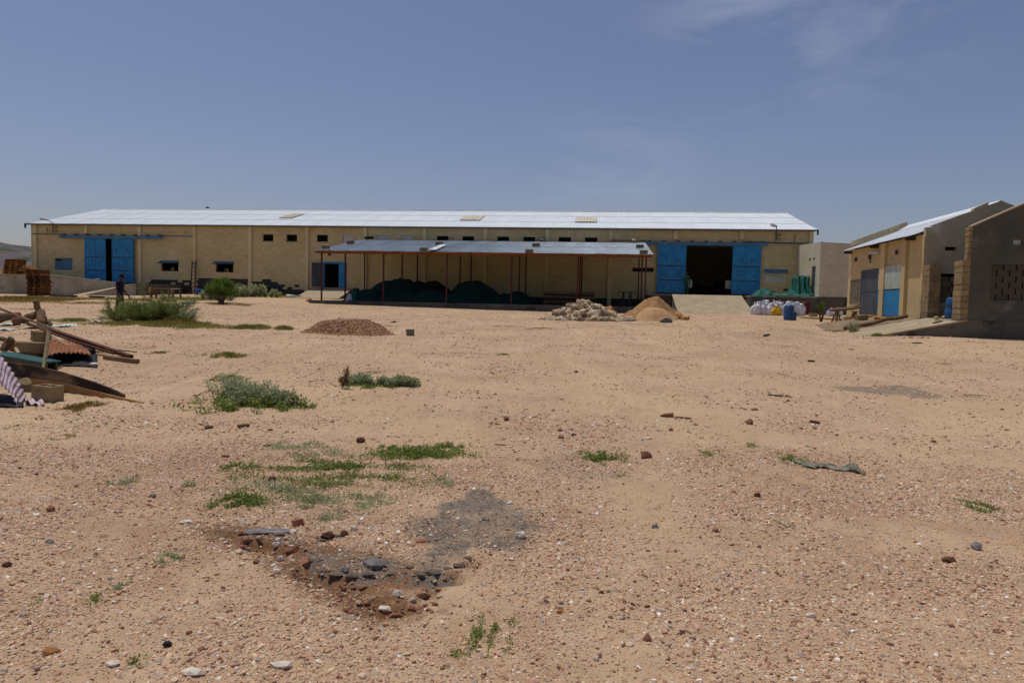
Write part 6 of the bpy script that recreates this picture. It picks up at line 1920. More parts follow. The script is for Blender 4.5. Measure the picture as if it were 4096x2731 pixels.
# dry twigs beside it
e = empty('dry_twigs', atY(975, 43.2), 0, 'low spread of dry leafless twigs right of the small tree', 'twigs')
mb = MB(); branch_set(mb, (0, 0, 0), 26, .8, (.7, 1.4), .25, .012, random.Random(8), twigs=4, droop=.3); mb.build('stems', wood_old, e)

# weeds along the warehouse foot
for i, (px, Y, w, h, m, lb) in enumerate(((935, 55.5, 1.3, .75, leaf_grey, 'tall grey green weeds by the wall right of the small tree'), (1000, 56, 1.5, .85, leaf_grey, 'grey green weeds at the foot of the fifth pilaster'),
                                 (1060, 56, 1.2, .5, leaf_grey, 'low grey weeds right of the tall ones along the wall'), (865, 50, 1.2, .55, leaf_grey, 'pale weeds immediately behind the small tree'))):
    p = atY(px, Y); e = empty('wall_weeds', p, 0, lb, 'plant')
    mb = MB(); A = []
    for k in range(5): A += branch_set(mb, ((k - 2) * w * .38, 0, 0), 5, h, (.1, .5), 1.3, .01, random.Random(20 + i * 7 + k), twigs=3, droop=.05)
    mb.build('stems', wood_old, e); A = np.array([tuple(a) for a in A])
    leaves('foliage', np.repeat(A, 2, 0) + r.normal(0, .04, (len(A) * 2, 3)), .085, m, e, seed=30 + i)
patch(1120, 1182, 260, 1.6, .22, 5000, grass_mat, 'bright green grass strip along the wall left of the small side ramp', width=.02)
patch(950, 1186, 330, 2.2, .14, 4500, grass_mat, 'grass strip between the small tree and the warehouse wall', width=.02)
patch(760, 1196, 300, 1.8, .16, 4500, grass_mat, 'green grass round the white topped stool', width=.02)
patch(590, 1200, 200, 1.6, .12, 2200, grass_dry, 'thin dry grass before the rough work table', width=.018)
patch(120, 1200, 330, 4.0, .20, 11000, grass_dry, 'yellowish grass belt in front of the tall pallet stack', width=.022, thr=-.8)
patch(60, 1192, 260, 3.0, .16, 4000, grass_mat, 'greener grass at the far left foot of the retaining wall', width=.02)
patch(330, 1212, 260, 1.5, .08, 1800, grass_dry, 'sparse dry grass right of the pallets on the sand', width=.016)
patch(440, 1196, 120, 1.0, .14, 900, grass_mat, 'small grass tuft at the foot of the left ramp', width=.016)
patch(130, 1236, 200, .8, .05, 700, grass_dry, 'faint dry grass on the sand beyond the gnarled stump', width=.01)

# tufts on the yard: px, py, width px, depth m, height m, blades, material, label
T = [(290, 1284, 150, .8, .12, 2600, grass_mat, 'grass patch right of the gnarled logs'),
     (1010, 1314, 150, .38, .17, 3200, grass_mat, 'green grass tuft left of the gravel heap'),
     (1135, 1318, 90, .3, .15, 1300, grass_mat, 'smaller grass tuft touching the left foot of the gravel heap'),
     (1490, 1339, 95, .22, .12, 1100, grass_mat, 'bright grass tuft at the right front of the gravel heap'),
     (1555, 1304, 60, .3, .03, 400, grass_mat, 'thin flat green patch behind the gravel heap'),
     (895, 1425, 150, .35, .11, 2000, grass_mat, 'olive grass tuft below the thorny bush'),
     (380, 1408, 110, .3, .06, 700, grass_dry, 'dry tuft beyond the tip of the rusty beam'),
     (630, 1412, 110, .3, .05, 600, grass_dry, 'faint dry grass right of the rusty beam tip'),
     (905, 1516, 130, .3, .07, 1500, grass_mat, 'low grass behind the grey shrub'),
     (845, 1568, 60, .12, .04, 350, grass_mat, 'little low tuft left of the grey shrub'),
     (1490, 1492, 130, .4, .03, 600, grass_dry, 'flat dry grass behind the dead brown weed'),
     (2010, 1306, 170, .6, .03, 900, grass_dry, 'thin flat grass left on the sand before the shed'),
     (2160, 1314, 130, .5, .04, 900, grass_mat, 'flat green grass on the sand before the rubble heap'),
     (2010, 1419, 50, .1, .05, 500, grass_mat, 'dark green grass clump in the middle distance'),
     (1830, 1412, 160, .25, .02, 700, grass_dry, 'thin brownish grass left of the dark green clump'),
     (3770, 1455, 55, .15, .03, 350, grass_dry, 'tiny brownish grass tuft far right on the yard'),
     (3345, 1325, 95, .35, .05, 900, grass_mat, 'green grass strip at the tip of the white ramp'),
     (3520, 1345, 90, .25, .12, 900, grass_mat, 'grass at the lower corner of the white ramp wall'),
     (3310, 1278, 150, 1.6, .10, 2400, grass_mat, 'green grass round the young palm'),
     (3235, 1272, 110, 1.8, .05, 1200, grass_dry, 'thin grass between the blue drum and the young palm'),
     (330, 1630, 150, .35, .07, 1600, grass_dry, 'dry grass right of the concrete block and curled sheet'),
     (60, 1704, 100, .25, .02, 400, grass_mat, 'faint green film of grass below the curled sheet'),
     (265, 1746, 110, .25, .025, 700, grass_mat, 'low faded grass patch at the left on the gravel'),
     (60, 1793, 130, .15, .02, 400, grass_mat, 'thin grass smear at the left edge')]
for t in T: patch(*t)
# creeping weeds
W = [(1690, 1815, 330, .34, .07, 4200, leaf_mat_, 'bright green creeping weed running up right of the grass patch', .045),
     (1370, 1870, 190, .15, .06, 1600, leaf_mat_, 'dark green creeping weed left part of the bright streak', .04),
     (1300, 1810, 280, .30, .04, 1500, leaf_grey, 'sparse low weeds above the oily crust', .03),
     (960, 1868, 130, .12, .05, 900, leaf_mat_, 'small green weed with a dry stalk left of the patch', .035),
     (1310, 1932, 260, .20, .04, 2000, leaf_mat_, 'low green weed mat above the oily crust', .03),
     (970, 2010, 240, .20, .06, 2400, leaf_mat_, 'green weed mat left of the oily crust', .035),
     (1240, 2010, 180, .16, .07, 1400, leaf_grey, 'grey green weeds upper left of the oily crust', .03),
     (1500, 1995, 240, .18, .03, 1100, leaf_grey, 'thin olive weeds between the gravel above the crust', .025),
     (1310, 2075, 160, .12, .05, 700, leaf_grey, 'dry olive weed at the upper edge of the crust', .025),
     (2410, 1830, 150, .22, .08, 1500, leaf_mat_, 'round bright green weed left of the pinkish rock', .04),
     (2490, 1905, 60, .07, .03, 260, leaf_grey, 'tiny olive weed below the round bright weed', .025),
     (3160, 1842, 110, .18, .06, 900, leaf_mat_, 'green weed at the left end of the rag', .03),
     (3915, 2030, 115, .16, .03, 1100, leaf_mat_, 'low green weed on the gravel at the right', .03),
     (3135, 2092, 90, .07, .02, 300, leaf_grey, 'thin weed beside the pale stick', .02),
     (1960, 2530, 200, .13, .04, 1300, leaf_mat_, 'small green weeds among gravel at the bottom middle', .022),
     (1830, 2620, 90, .05, .02, 300, leaf_mat_, 'tiny weed sprigs on the bottom gravel', .018),
     (370, 2400, 60, .06, .03, 260, leaf_mat_, 'dark green sprig on the left bottom gravel', .022),
     (475, 2345, 90, .05, .02, 260, leaf_grey, 'faint grey sprigs on the left bottom gravel', .02),
     (140, 2412, 30, .03, .02, 90, leaf_mat_, 'single bright green seedling at the left bottom', .02),
     (545, 2648, 55, .04, .02, 200, leaf_mat_, 'green sprig near the bottom left corner', .02),
     (680, 2230, 110, .08, .03, 400, leaf_grey, 'pale thin grass on the gravel left of the crust', .03),
     (480, 1935, 110, .12, .07, 500, leaf_grey, 'thin grey green weed among the stones at the left', .03),
     (750, 1945, 60, .08, .04, 350, leaf_grey, 'small grey weed at the left centre gravel', .028),
     (3000, 1785, 60, .10, .04, 300, leaf_mat_, 'small green weed right of the pinkish rock', .03),
     (2860, 1815, 100, .12, .04, 400, leaf_mat_, 'pair of little green weeds midway to the rag', .03),
     (1780, 1932, 90, .09, .05, 500, leaf_grey, 'grey green round weed right of the white scrap', .03)]
W += [(1500, 1900, 420, .40, .035, 4200, leaf_mat_, 'sparse olive weeds strewn among the gravel under the bright streak', .03),
      (1180, 1880, 420, .40, .035, 5000, leaf_mat_, 'sparse green weeds over the left of the weedy patch', .03),
      (1560, 1800, 160, .12, .06, 1300, leaf_mat_, 'upper end of the bright green weed streak', .035),
      (1800, 1790, 130, .10, .06, 1100, leaf_mat_, 'brightest tip of the green weed streak', .035),
      (1100, 1960, 380, .28, .04, 3800, leaf_grey, 'thin grey green weeds left of the crust', .028),
      (1400, 2020, 330, .22, .03, 2600, leaf_grey, 'thin dry weeds just above the crust', .025),
      (1170, 1790, 260, .22, .03, 2000, leaf_grey, 'thin weeds at the far upper left of the weedy patch', .03)]
for (px, py, w, d, h, n, m, lb, lf) in W: patch(px, py, w, d, h, n, m, lb, 'weed', lf)

# grey green shrub
def shrub(px, py, label, parts, leafmat, lf, seed, name='shrub'):
    c = gpt(px, py); e = empty(name, (c.x, c.y, G(c.x, c.y)), 0, label, 'shrub')
    mb = MB(); A = []
    for (dx, dy, n, L_) in parts: A += branch_set(mb, (dx, dy, 0), n, L_, (.25, .9), 1.1, .006, random.Random(seed + int(dx * 50)), twigs=4, droop=.1)
    mb.build('stems', wood_old, e); A = np.array([tuple(a) for a in A]); A = A[A[:, 2] > 0]
    rr = np.random.default_rng(seed)
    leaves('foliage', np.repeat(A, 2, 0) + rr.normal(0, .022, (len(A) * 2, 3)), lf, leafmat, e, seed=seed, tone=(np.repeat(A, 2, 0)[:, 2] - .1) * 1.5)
    return e
shrub(1000, 1612, 'grey green leafy shrub standing over low green weeds in the left middle', ((-.30, .1, 12, .34), (0, .1, 12, .28), (.3, .0, 10, .22), (.5, -.05, 8, .16), (-.1, -.15, 8, .2)), leaf_grey, .034, 70)
patch(985, 1625, 320, .34, .16, 7000, leaf_mat_, 'low yellowish green weeds round the grey shrub', 'weed', .07)
patch(1190, 1625, 120, .12, .05, 900, leaf_mat_, 'thin trail of green weed right of the grey shrub', 'weed', .055)
shrub(1490, 1540, 'low grey green weed clump right of the dead brown stalk', ((-.40, 0, 5, .12), (-.22, .05, 5, .14), (-.05, .05, 5, .10), (.15, 0, 5, .12), (.35, 0, 5, .10), (.5, 0, 5, .13), (.68, -.05, 4, .10)), leaf_grey, .035, 80)
patch(1490, 1546, 230, .22, .05, 1600, leaf_mat_, 'green creeping weed under the grey clump', 'weed', .06)
# dead brown weed standing upright
c = gpt(1368, 1553); e = empty('dead_weed', (c.x, c.y, G(c.x, c.y)), 0, 'dead curled brown weed standing upright on bare sand', 'plant')
mb = MB(); mb.tube([(0, 0, 0), (.05, 0, .12), (.09, .01, .3), (.16, 0, .46)], [.012, .012, .009, .005], 6)
mb.tube([(.02, 0, .08), (-.05, .0, .2), (-.04, 0, .3)], [.009, .007, .004], 5).tube([(.05, 0, .12), (.12, 0, .2), (.14, 0, .1)], [.008, .006, .004], 5)
mb.build('stem', dead_brown, e)
rr = np.random.default_rng(12); P = []
for t in np.linspace(.15, 1, 60): P.append(np.array([.16 * t - .02, 0, .46 * t]) + rr.normal(0, .035, (5, 3)))
P = np.concatenate(P + [np.array([-.04, 0, .2]) + rr.normal(0, .03, (30, 3)), np.array([.12, 0, .15]) + rr.normal(0, .025, (30, 3))]); leaves('withered_leaves', P, .045, dead_brown, e, seed=13, upright=-.3)
e.scale = (.68, .68, .74)
# twiggy pale plant at the white ramp and young palm
c = gpt(3418, 1334); c = atY(3418, 26.2); e = empty('pale_shrublet', c, 0, 'small pale twiggy plant at the foot of the white ramp', 'plant')
mb = MB(); A = branch_set(mb, (0, 0, 0), 22, .36, (.1, .5), 1.2, .006, random.Random(9), twigs=3, droop=.0); mb.build('stems', wood_pale, e)
A = np.array([tuple(a) for a in A]); leaves('foliage', A, .03, leaf_grey, e, seed=14)
c = atY(3287, 36.3); e = empty('young_palm', c, 0, 'young date palm like plant with upright fronds left of the trestle bench', 'plant')
mb = MB()
rg = random.Random(5); fr_pts = []
for k in range(9):
    a = rg.uniform(0, 2 * PI); b = rg.uniform(.03, .16)
    mb.tube([(b * .3 * math.cos(a), b * .3 * math.sin(a), 0), (b * math.cos(a), b * math.sin(a), .35), (b * 1.6 * math.cos(a), b * 1.6 * math.sin(a), .62)], [.03, .028, .012], 6)
mb.build('stems', bark, e)
F_ = MB()
for k in range(46):
    a = rg.uniform(0, 2 * PI); st_ = rg.choice([.3, .45, .6, .7]); out = rg.uniform(.10, .30); h = st_ + rg.uniform(.15, .50) * (1.0)
    p0 = Vector((.08 * math.cos(a), .08 * math.sin(a), st_)); p2 = Vector((out * math.cos(a), out * math.sin(a), h)); d = p2 - p0
    w_ = Vector((-math.sin(a), math.cos(a), 0)) * .022; m_ = p0 + d * .55 + Vector((0, 0, .05))
    F_.cur = rg.uniform(-.6, .8)
    F_.add([p0 - w_ * .5, p0 + w_ * .5, m_ + w_, p2, m_ - w_], [(0, 1, 2, 3, 4)])
F_.build('fronds', leaf_green, e)
# ------------------------------------------------------------------ scrap pile at the left edge
def wpt(px, py, Y): return onY(px, py, Y)
def sheet4(name, A, B, C, D, pitch, amp, mt, label, nl=10, sag=0.0, cat='corrugated sheet', seed=1, rag=.0, parent=None):
    """corrugated sheet; A->B runs across the ribs, C / D are the other ends (A..D along the ribs)"""
    rg = random.Random(seed)
    A, B, C, D = map(Vector, (A, B, C, D))
    w = (B - A).length; n = max(2, round(w / pitch)); m = 6
    nrm = (B - A).cross(D - A).normalized()
    if nrm.z < 0: nrm = -nrm
    vv = []; ff = []; nu = n * m
    for j in range(nl + 1):
        v = j / nl
        for i in range(nu + 1):
            u = i / nu
            ve = v
            if j == nl: ve = 1 + rag * math.sin(u * 23 + seed) * rg.uniform(.3, 1)
            if j == 0: ve = rag * .6 * math.sin(u * 17 + seed) * rg.uniform(.3, 1)
            p = A * (1 - u) * (1 - ve) + B * u * (1 - ve) + C * u * ve + D * (1 - u) * ve
            p = p + nrm * (amp * .5 * (1 - math.cos(2 * PI * i / m)) + sag * (4 * u * (1 - u)) + .015 * math.sin(v * 5 + u * 8))
            vv.append(p)
    for j in range(nl):
        for i in range(nu): a = j * (nu + 1) + i; ff.append((a, a + 1, a + nu + 2, a + nu + 1))
    o = MB().add(vv, ff).build(name, mt, parent, True)
    s = o.modifiers.new('thick', 'SOLIDIFY'); s.thickness = .006
    return tag(o, label, cat)
# curled pale sheet leaning in from the left edge
sheet4('corrugated_sheet', wpt(121, 1640, 9.75), wpt(-110, 1262, 9.95), wpt(-150, 1405, 9.45), wpt(100, 1668, 9.35), .088, .020, lilac_sheet,
       'pale lilac weathered corrugated sheet leaning into the left edge, rusty at its rim', nl=6, sag=.05, seed=4, rag=.05)
def flatend(u, v):
    p = wpt(102 + 75 * u, 1655 - 6 * u, 9.45 + .35 * v)
    return (p.x, p.y, G(p.x, p.y) + .015 + .05 * (1 - v) * math.exp(-((u - .1) / .3) ** 2) + .035 * v + .025 * math.sin(u * 14 + v * 3))
cloth('sheet_scrap', flatend, 18, 6, lilac_sheet, 'crumpled pale flat end of metal on the ground at the block', 'metal scrap', .006)
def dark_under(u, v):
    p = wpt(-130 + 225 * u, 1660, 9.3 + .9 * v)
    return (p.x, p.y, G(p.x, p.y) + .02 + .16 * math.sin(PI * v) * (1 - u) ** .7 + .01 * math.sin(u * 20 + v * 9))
cloth('hollow_shade_sheet', dark_under, 20, 10, black_rubber, 'black sheet standing for the shade in the hollow under the leaning pale sheet', 'shade sheet', .01)  # added black surface, paints the shade beneath the leaning sheet
# two stacked broad boards standing on edge
def board(name, a, b, h0, h1, th, label, mt=wood_old):
    a = Vector(a); b = Vector(b); d = (b - a).normalized(); s = Vector((-d.y, d.x, 0)).normalized() * th
    n = 8; vv = []; ff = []
    for i in range(n + 1):
        p = a + (b - a) * i / n; h = h0 + (h1 - h0) * i / n; k = .006 * math.sin(i * 1.7)
        for q, z in ((0, 0), (1, 0), (1, h), (0, h)): vv.append(p + s * q + Vector((0, 0, z + k)))
    for i in range(n):
        for q in range(4): ff.append((i * 4 + q, i * 4 + (q + 1) % 4, i * 4 + 4 + (q + 1) % 4, i * 4 + 4 + q))
    ff += [(3, 2, 1, 0), (n * 4, n * 4 + 1, n * 4 + 2, n * 4 + 3)]
    return tag(fixn(MB().add(vv, ff).build(name, mt)), label, 'board')
def board2(name, prof, th, label, mt):
    vv = []; ff = []
    for px, pt_, pb_, Y in prof:
        t_ = wpt(px, pt_, Y); b_ = wpt(px, pb_, Y)
        for dy in (0, th):
            vv.append((b_.x, b_.y + dy, b_.z)); vv.append((t_.x, t_.y + dy, t_.z))
    n = len(prof)
    for i in range(n - 1):
        a = i * 4; b = a + 4
        ff += [(a, b, b + 1, a + 1), (a + 1, b + 1, b + 3, a + 3), (a + 3, b + 3, b + 2, a + 2), (a + 2, b + 2, b, a)]
    ff += [(0, 1, 3, 2), ((n - 1) * 4, (n - 1) * 4 + 2, (n - 1) * 4 + 3, (n - 1) * 4 + 1)]
    return tag(fixn(MB().add(vv, ff).build(name, mt)), label, 'board')
wood_stained = mat('stained_timber', srgb(136, 112, 84), srgb(108, 86, 62), scale=2.5, bump=.4, bscale=25, rough=.9, stretch=(.3, 1, 1), c3=srgb(48, 36, 30), t3=.50, s3=1.6)
board2('plank', [(10, 1446, 1500, 11.3), (130, 1463, 1512, 10.95), (245, 1487, 1527, 10.7), (370, 1527, 1560, 10.4), (440, 1553, 1580, 10.27), (495, 1578, 1592, 10.15)], .04,
       'long brown stained plank standing on edge on top of the lower one, left foreground', wood_stained)
wood_pale2 = mat('ochre_timber', srgb(160, 122, 78), srgb(124, 92, 60), scale=2.5, bump=.4, bscale=25, rough=.9, stretch=(.15, 1, 1), c3=srgb(78, 58, 42), t3=.6, s3=2)
board2('plank', [(10, 1502, 1560, 11.27), (130, 1514, 1552, 10.92), (245, 1529, 1571, 10.67), (370, 1562, 1594, 10.37), (480, 1590, 1614, 10.12), (571, 1610, 1628, 9.9)], .05,
       'long lower plank with a squared orange brown end resting on the sand, left foreground', wood_pale2)
# block with slots, stone
p = wpt(168, 1636, 9.75); p.z = G(p.x, p.y)
hb = hollow_block('concrete_block', block_mat, .30, .24, .235)
o = inst('concrete_block', hb, None, p + Vector((0, .12, 0)), (0, .05, -.12)); tag(o, 'hollow tan concrete block standing in the left foreground beside the curled sheet', 'concrete block')
p = wpt(96, 1600, 9.95); m = MB(); add_rock(m, (0, 0, .10), .16, 31, (1, .8, .9)); tag(m.build('broken_stone', block_mat, None, loc=(p.x, p.y, G(p.x, p.y) + .10)), 'angular tan stone wedged between the curled sheet and the hollow block', 'stone')
# teal beam box and its pale stake
a = wpt(-40, 1408, 12.9); b = wpt(176, 1446, 12.3)
gb = empty('teal_trough', (0, 0, 0), 0, 'dark teal painted board box lying left of the pale stake', 'box')
d = (b - a)
MB().bar(a + Vector((0, .2, -.03)), b + Vector((0, .2, -.03)), .36, .03).build('teal_top', teal_paint, gb)
MB().bar(a + Vector((0, .06, -.16)), b + Vector((0, .06, -.16)), .04, .22).build('olive_side', olive_side, gb)
MB().bar(a + Vector((0, .34, -.16)), b + Vector((0, .34, -.16)), .04, .22).build('rear_side', olive_side, gb)
MB().bar(a + Vector((.05, .2, -.33)), b + Vector((0, .2, -.33)), .30, .1).build('support', rust_dark, gb)
tag(MB().tube([wpt(196, 1322, 12.55), wpt(186, 1395, 12.4), wpt(173, 1470, 12.2)], [.030, .034, .022], 7).build('stake', wood_pale), 'pale weathered wooden stake leaning upright in the scrap pile', 'stake')
# rusty corrugated sheets roofing a dark hollow
sheet4('corrugated_sheet', wpt(168, 1437, 13.3), wpt(372, 1428, 14.2), wpt(345, 1385, 16.2), wpt(190, 1378, 15.6), .09, .030, rust,
       'orange rusty corrugated sheet spanning a dark hollow in the scrap pile', nl=6, sag=.10, seed=9, rag=.06)
sheet4('corrugated_sheet', wpt(192, 1405, 14.9), wpt(262, 1400, 15.6), wpt(248, 1362, 17.0), wpt(185, 1368, 16.4), .09, .030, rust_l := mat('pale_rusty_iron', srgb(186, 132, 92), srgb(150, 98, 66), scale=6, bump=.35, rough=.9, c3=srgb(120, 76, 50), t3=.6),
       'small torn rusty sheet lying on the larger rusty corrugated sheet', nl=5, sag=.03, seed=5, rag=.08)
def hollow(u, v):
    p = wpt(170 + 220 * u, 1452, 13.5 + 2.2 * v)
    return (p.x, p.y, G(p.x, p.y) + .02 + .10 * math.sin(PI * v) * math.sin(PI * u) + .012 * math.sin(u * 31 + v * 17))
cloth('cavity_shade_sheet', hollow, 20, 12, black_rubber, 'black sheet standing for the shade under the rusty corrugated sheet', 'plastic sheet', .01)  # black ground cover added to darken the shaded cavity
tag(MB().tube([wpt(228, 1478, 13.2), wpt(275, 1458, 13.9)], [.035, .025], 6).build('branch', log_mat), 'short brown branch poking from under the rusty sheet', 'branch')
tag(MB().bar(wpt(325, 1463, 13.9), wpt(390, 1474, 13.7), .10, .07).build('offcut', wood_pale2), 'short ochre timber offcut under the right of the rusty sheet', 'timber')
m = MB(); add_rock(m, (0, 0, 0), .10, 41, (1, .9, .8)); tag(m.build('white_stone', stone_white, None, loc=wpt(374, 1462, 13.9)), 'white rounded stone right of the ochre offcut', 'stone')
tag(MB().lathe([(.10, 0), (.15, .03), (.17, .12), (.15, .2), (.13, .21)], 14).build('rubber_pot', black_rubber, None, True, loc=wpt(346, 1428, 15.6) - Vector((0, 0, 0)), rot=(.12, .2, 0)), 'black round rubber pot right of the rusty corrugated sheet', 'pot')
# concrete blocks on the pile
for (px, py, Y, L_, H_, rz, mt_, lb) in ((120, 1411, 14.2, .50, .22, .14, block_mat, 'large brown concrete block lying on the scrap pile behind the teal box'),
                                   (165, 1364, 16.8, .38, .24, -.25, block_mat, 'brown concrete block further back, behind the large one on the scrap pile')):
    p = wpt(px, py, Y)
    me = bevel_mesh(MB().box(-L_ / 2, L_ / 2, -.12, .12, 0, H_, j=.01), 'concrete_block', mt_)
    tag(inst('concrete_block', me, None, p, (0, .04, rz)), lb, 'concrete block')
    q = MB().box(-L_ * .55, L_ * .55, -.18, .18, G(p.x, p.y) - p.z - .02, -.012, j=.02).build('rubble_bed', rust_brown, None, loc=p)
    tag(q, 'rusty packing beneath the ' + ('large' if L_ > .4 else 'rear') + ' block of the scrap pile', 'scrap')
# stump pieces
tag(MB().tube([wpt(12, 1402, 14.0), wpt(30, 1375, 14.1), wpt(47, 1352, 14.1)], [.07, .08, .06], 7).build('wood_chunk', bark), 'dark split wood chunk at the left edge above the teal box', 'wood')
tag(MB().tube([wpt(45, 1402, 14.3), wpt(55, 1380, 14.3), wpt(58, 1362, 14.3)], [.06, .06, .045], 6).build('wood_chunk', wood_pale2), 'ochre split wood chunk beside the large block', 'wood')
tag(MB().tube([wpt(-20, 1352, 15), wpt(14, 1356, 14.8), wpt(26, 1360, 14.7)], [.05, .05, .04], 6).build('wood_stick', bark), 'short brown stick at the left edge of the scrap pile', 'wood')
tag(MB().bar(wpt(62, 1392, 13.7), wpt(74, 1412, 13.4), .05, .03).build('slat', wood_pale), 'tiny pale slat leaning before the large block', 'slat')
# rusty steel beam, poles and rods
bm_ = empty('rusty_beam', (0, 0, 0), 0, 'long rusty steel channel slanting from the pile down to the sand', 'beam')
p0, p1 = wpt(206, 1316, 16.4), wpt(524, 1421, 15.35)
MB().bar(p0, p1, .12, .012).build('web', rust_brown, bm_)
dd = (p1 - p0).normalized(); sx = dd.cross(Vector((0, 0, 1))).normalized()
for s in (-1, 1): MB().bar(p0 + sx * .057 * s - Vector((0, 0, .035)), p1 + sx * .057 * s - Vector((0, 0, .035)), .010, .07).build('flange', rust_brown, bm_)
tag(MB().tube([wpt(-30, 1222, 17.6), wpt(90, 1270, 17.1), wpt(205, 1312, 16.6), wpt(250, 1331, 16.3)], [.035, .028, .026, .024], 7).build('pole', wood_old), 'long thin grey pole running in from the left edge above the scrap pile', 'pole')
tag(MB().tube([wpt(108, 1291, 16.6), wpt(180, 1322, 16.3), wpt(300, 1366, 15.8), wpt(456, 1414, 15.4)], [.034, .028, .028, .03], 7).build('pole', rust_brown), 'dark iron pole lying under the rusty channel', 'pole')
tag(MB().tube([wpt(187, 1330, 15.2), wpt(270, 1384, 14.9), wpt(352, 1432, 14.7)], .016, 6).build('rod', wood_pale), 'thin pale rod crossing over the rusty sheet', 'rod')
tag(MB().tube([wpt(262, 1385, 16.2), wpt(400, 1391, 16.1), wpt(547, 1408, 16.0)], .014, 6).build('rod', rust_brown), 'thin bent rod on the sand behind the channel tip', 'rod')
p = wpt(421, 1437, 14.9); q = wpt(550, 1446, 14.4)
tag(MB().bar((p.x, p.y, G(p.x, p.y) + .04), (q.x, q.y, G(q.x, q.y) + .05), .10, .08).build('timber', wood_old), 'short grey timber lying on the sand right of the scrap pile', 'timber')
# gnarled logs
def gn(pts, rad, label, mt=log_mat, n=10):
    rg = random.Random(len(label)); P = [Vector(p) for p in pts]; full = []; rr = []
    for i in range(len(P) - 1):
        for k in range(3):
            t = k / 3; full.append(P[i].lerp(P[i + 1], t) + Vector((rg.uniform(-.02, .02), rg.uniform(-.02, .02), rg.uniform(-.02, .02)))); rr.append((rad[i] * (1 - t) + rad[i + 1] * t) * rg.uniform(.88, 1.12))
    full.append(P[-1]); rr.append(rad[-1])
    return tag(MB().tube(full, rr, n).build('log', mt, None, True), label, 'log')
Yl = 23.0
gn([wpt(58, 1285, Yl - .5), wpt(95, 1278, Yl - .2), wpt(140, 1262, Yl), wpt(172, 1250, Yl + .3)], [.12, .13, .13, .12], 'thick brown log with a cut end pointing left, under the thin pole')
gn([wpt(-40, 1274, Yl + .6), wpt(20, 1268, Yl + .6), wpt(84, 1258, Yl + .8)], [.15, .15, .09], 'dark long log at the left edge behind the pale sheets')
gn([wpt(168, 1300, Yl - .4), wpt(165, 1262, Yl - .1), wpt(150, 1236, Yl), wpt(144, 1218, Yl), wpt(146, 1204, Yl)], [.13, .14, .09, .085, .095], 'upright gnarled stump with a pale knobbed top')
gn([wpt(186, 1297, Yl - .2), wpt(176, 1272, Yl), wpt(162, 1240, Yl + .1)], [.10, .08, .06], 'reddish rough limb leaning on the gnarled stump', rust_brown)
m = MB(); add_rock(m, (0, 0, .08), .22, 61, (1, .8, .7)); pz = wpt(188, 1290, Yl - .1); tag(m.build('wood_lump', log_mat, None, loc=(pz.x, pz.y, G(pz.x, pz.y))), 'brown lump of wood at the right foot of the gnarled stump', 'wood')
tag(MB().tube([wpt(112, 1296, 21.5), wpt(150, 1304, 20.8), wpt(200, 1317, 19.6)], [.05, .04, .035], 7).build('pole', bark), 'short dark branch between the gnarled stump and the rusty channel', 'branch')
def flat_sheet(name, c, w, d, rz, label, mt=sheet_pale):
    ca, sa = math.cos(rz), math.sin(rz); rg = random.Random(len(label)); ph = rg.uniform(0, 6)
    def f(u, v):
        x = (u - .5) * w; y = (v - .5) * d + .04 * math.sin(u * 9 + ph)
        X, Y = c[0] + x * ca - y * sa, c[1] + x * sa + y * ca
        return (X, Y, G(X, Y) + .03 + .03 * math.sin(u * 7 + ph) * math.sin(v * 4 + 1) + .02 * math.sin(v * 25 + u * 2))
    return cloth(name, f, 22, 12, mt, label, 'metal sheet', .006)
p = gpt(236, 1306); flat_sheet('metal_sheet', p, .72, .9, .05, 'pale greenish flat metal sheet right of the gnarled stump')
p = gpt(20, 1300); flat_sheet('metal_sheet', p, .95, 1.1, .1, 'white flat metal sheet at the left edge before the dark log')
p = gpt(20, 1322); flat_sheet('metal_sheet', p, .5, .35, .0, 'small white sheet strip at the left edge below the larger one')
p = gpt(130, 1314); flat_sheet('metal_sheet', p, .62, .45, .1, 'tan flat sheet between the two pale metal sheets', stone_pale)
p = gpt(388, 1287); flat_sheet('white_rag', p, .28, .35, .1, 'little white rag in the grass left of the thorny bush', white_paint)

# ------------------------------------------------------------------ rag, sticks, scraps on the yard
RG0 = gpt(3180, 1850); RG1 = gpt(3450, 1893)
def rag(u, v):
    x0, x1 = RG0, RG1
    X = x0.x + (x1.x - x0.x) * u + .02 * math.sin(v * 9 + u * 11); Y = x0.y + (x1.y - x0.y) * u + (v - .5) * (.34 - .20 * u) * (1 + .25 * math.sin(u * 13))
    return (X, Y, G(X, Y) + .008 + .018 * abs(math.sin(u * 19 + v * 6)) * (.4 + abs(math.sin(v * 12 + u * 5))) + (.05 * math.exp(-((u - .86) / .06) ** 2) * math.sin(PI * v)))
cloth('rag', rag, 60, 18, cloth_rag, 'crumpled grey green rag stretched on the gravel at the right', 'rag', .006)
def stick(px0, py0, px1, py1, r, mt, label, cat='stick'):
    a = gpt(px0, py0); b = gpt(px1, py1)
    m_ = (a + b) / 2 + Vector((0, 0, r * 1.2))
    return tag(MB().tube([a + Vector((0, 0, r)), m_, b + Vector((0, 0, r))], [r, r * 1.1, r * .8], 6).build('stick', mt), label, cat)
stick(3098, 2082, 3158, 2114, .012, wood_pale, 'pale stick beside a thin weed on the gravel')
stick(2640, 2560 - 0, 2655, 2572, .006, wood_pale, 'tiny pale twig at the bottom right of centre')
stick(952, 1711, 998, 1706, .022, wood_old, 'short dark stick on the sand left of centre, right one of two')
stick(818, 1717, 852, 1711, .018, wood_old, 'short brown stick on the sand, left one of two')
stick(3070, 1582, 3165, 1590, .012, rust_dark, 'thin dark stick near the grey spill on the right')
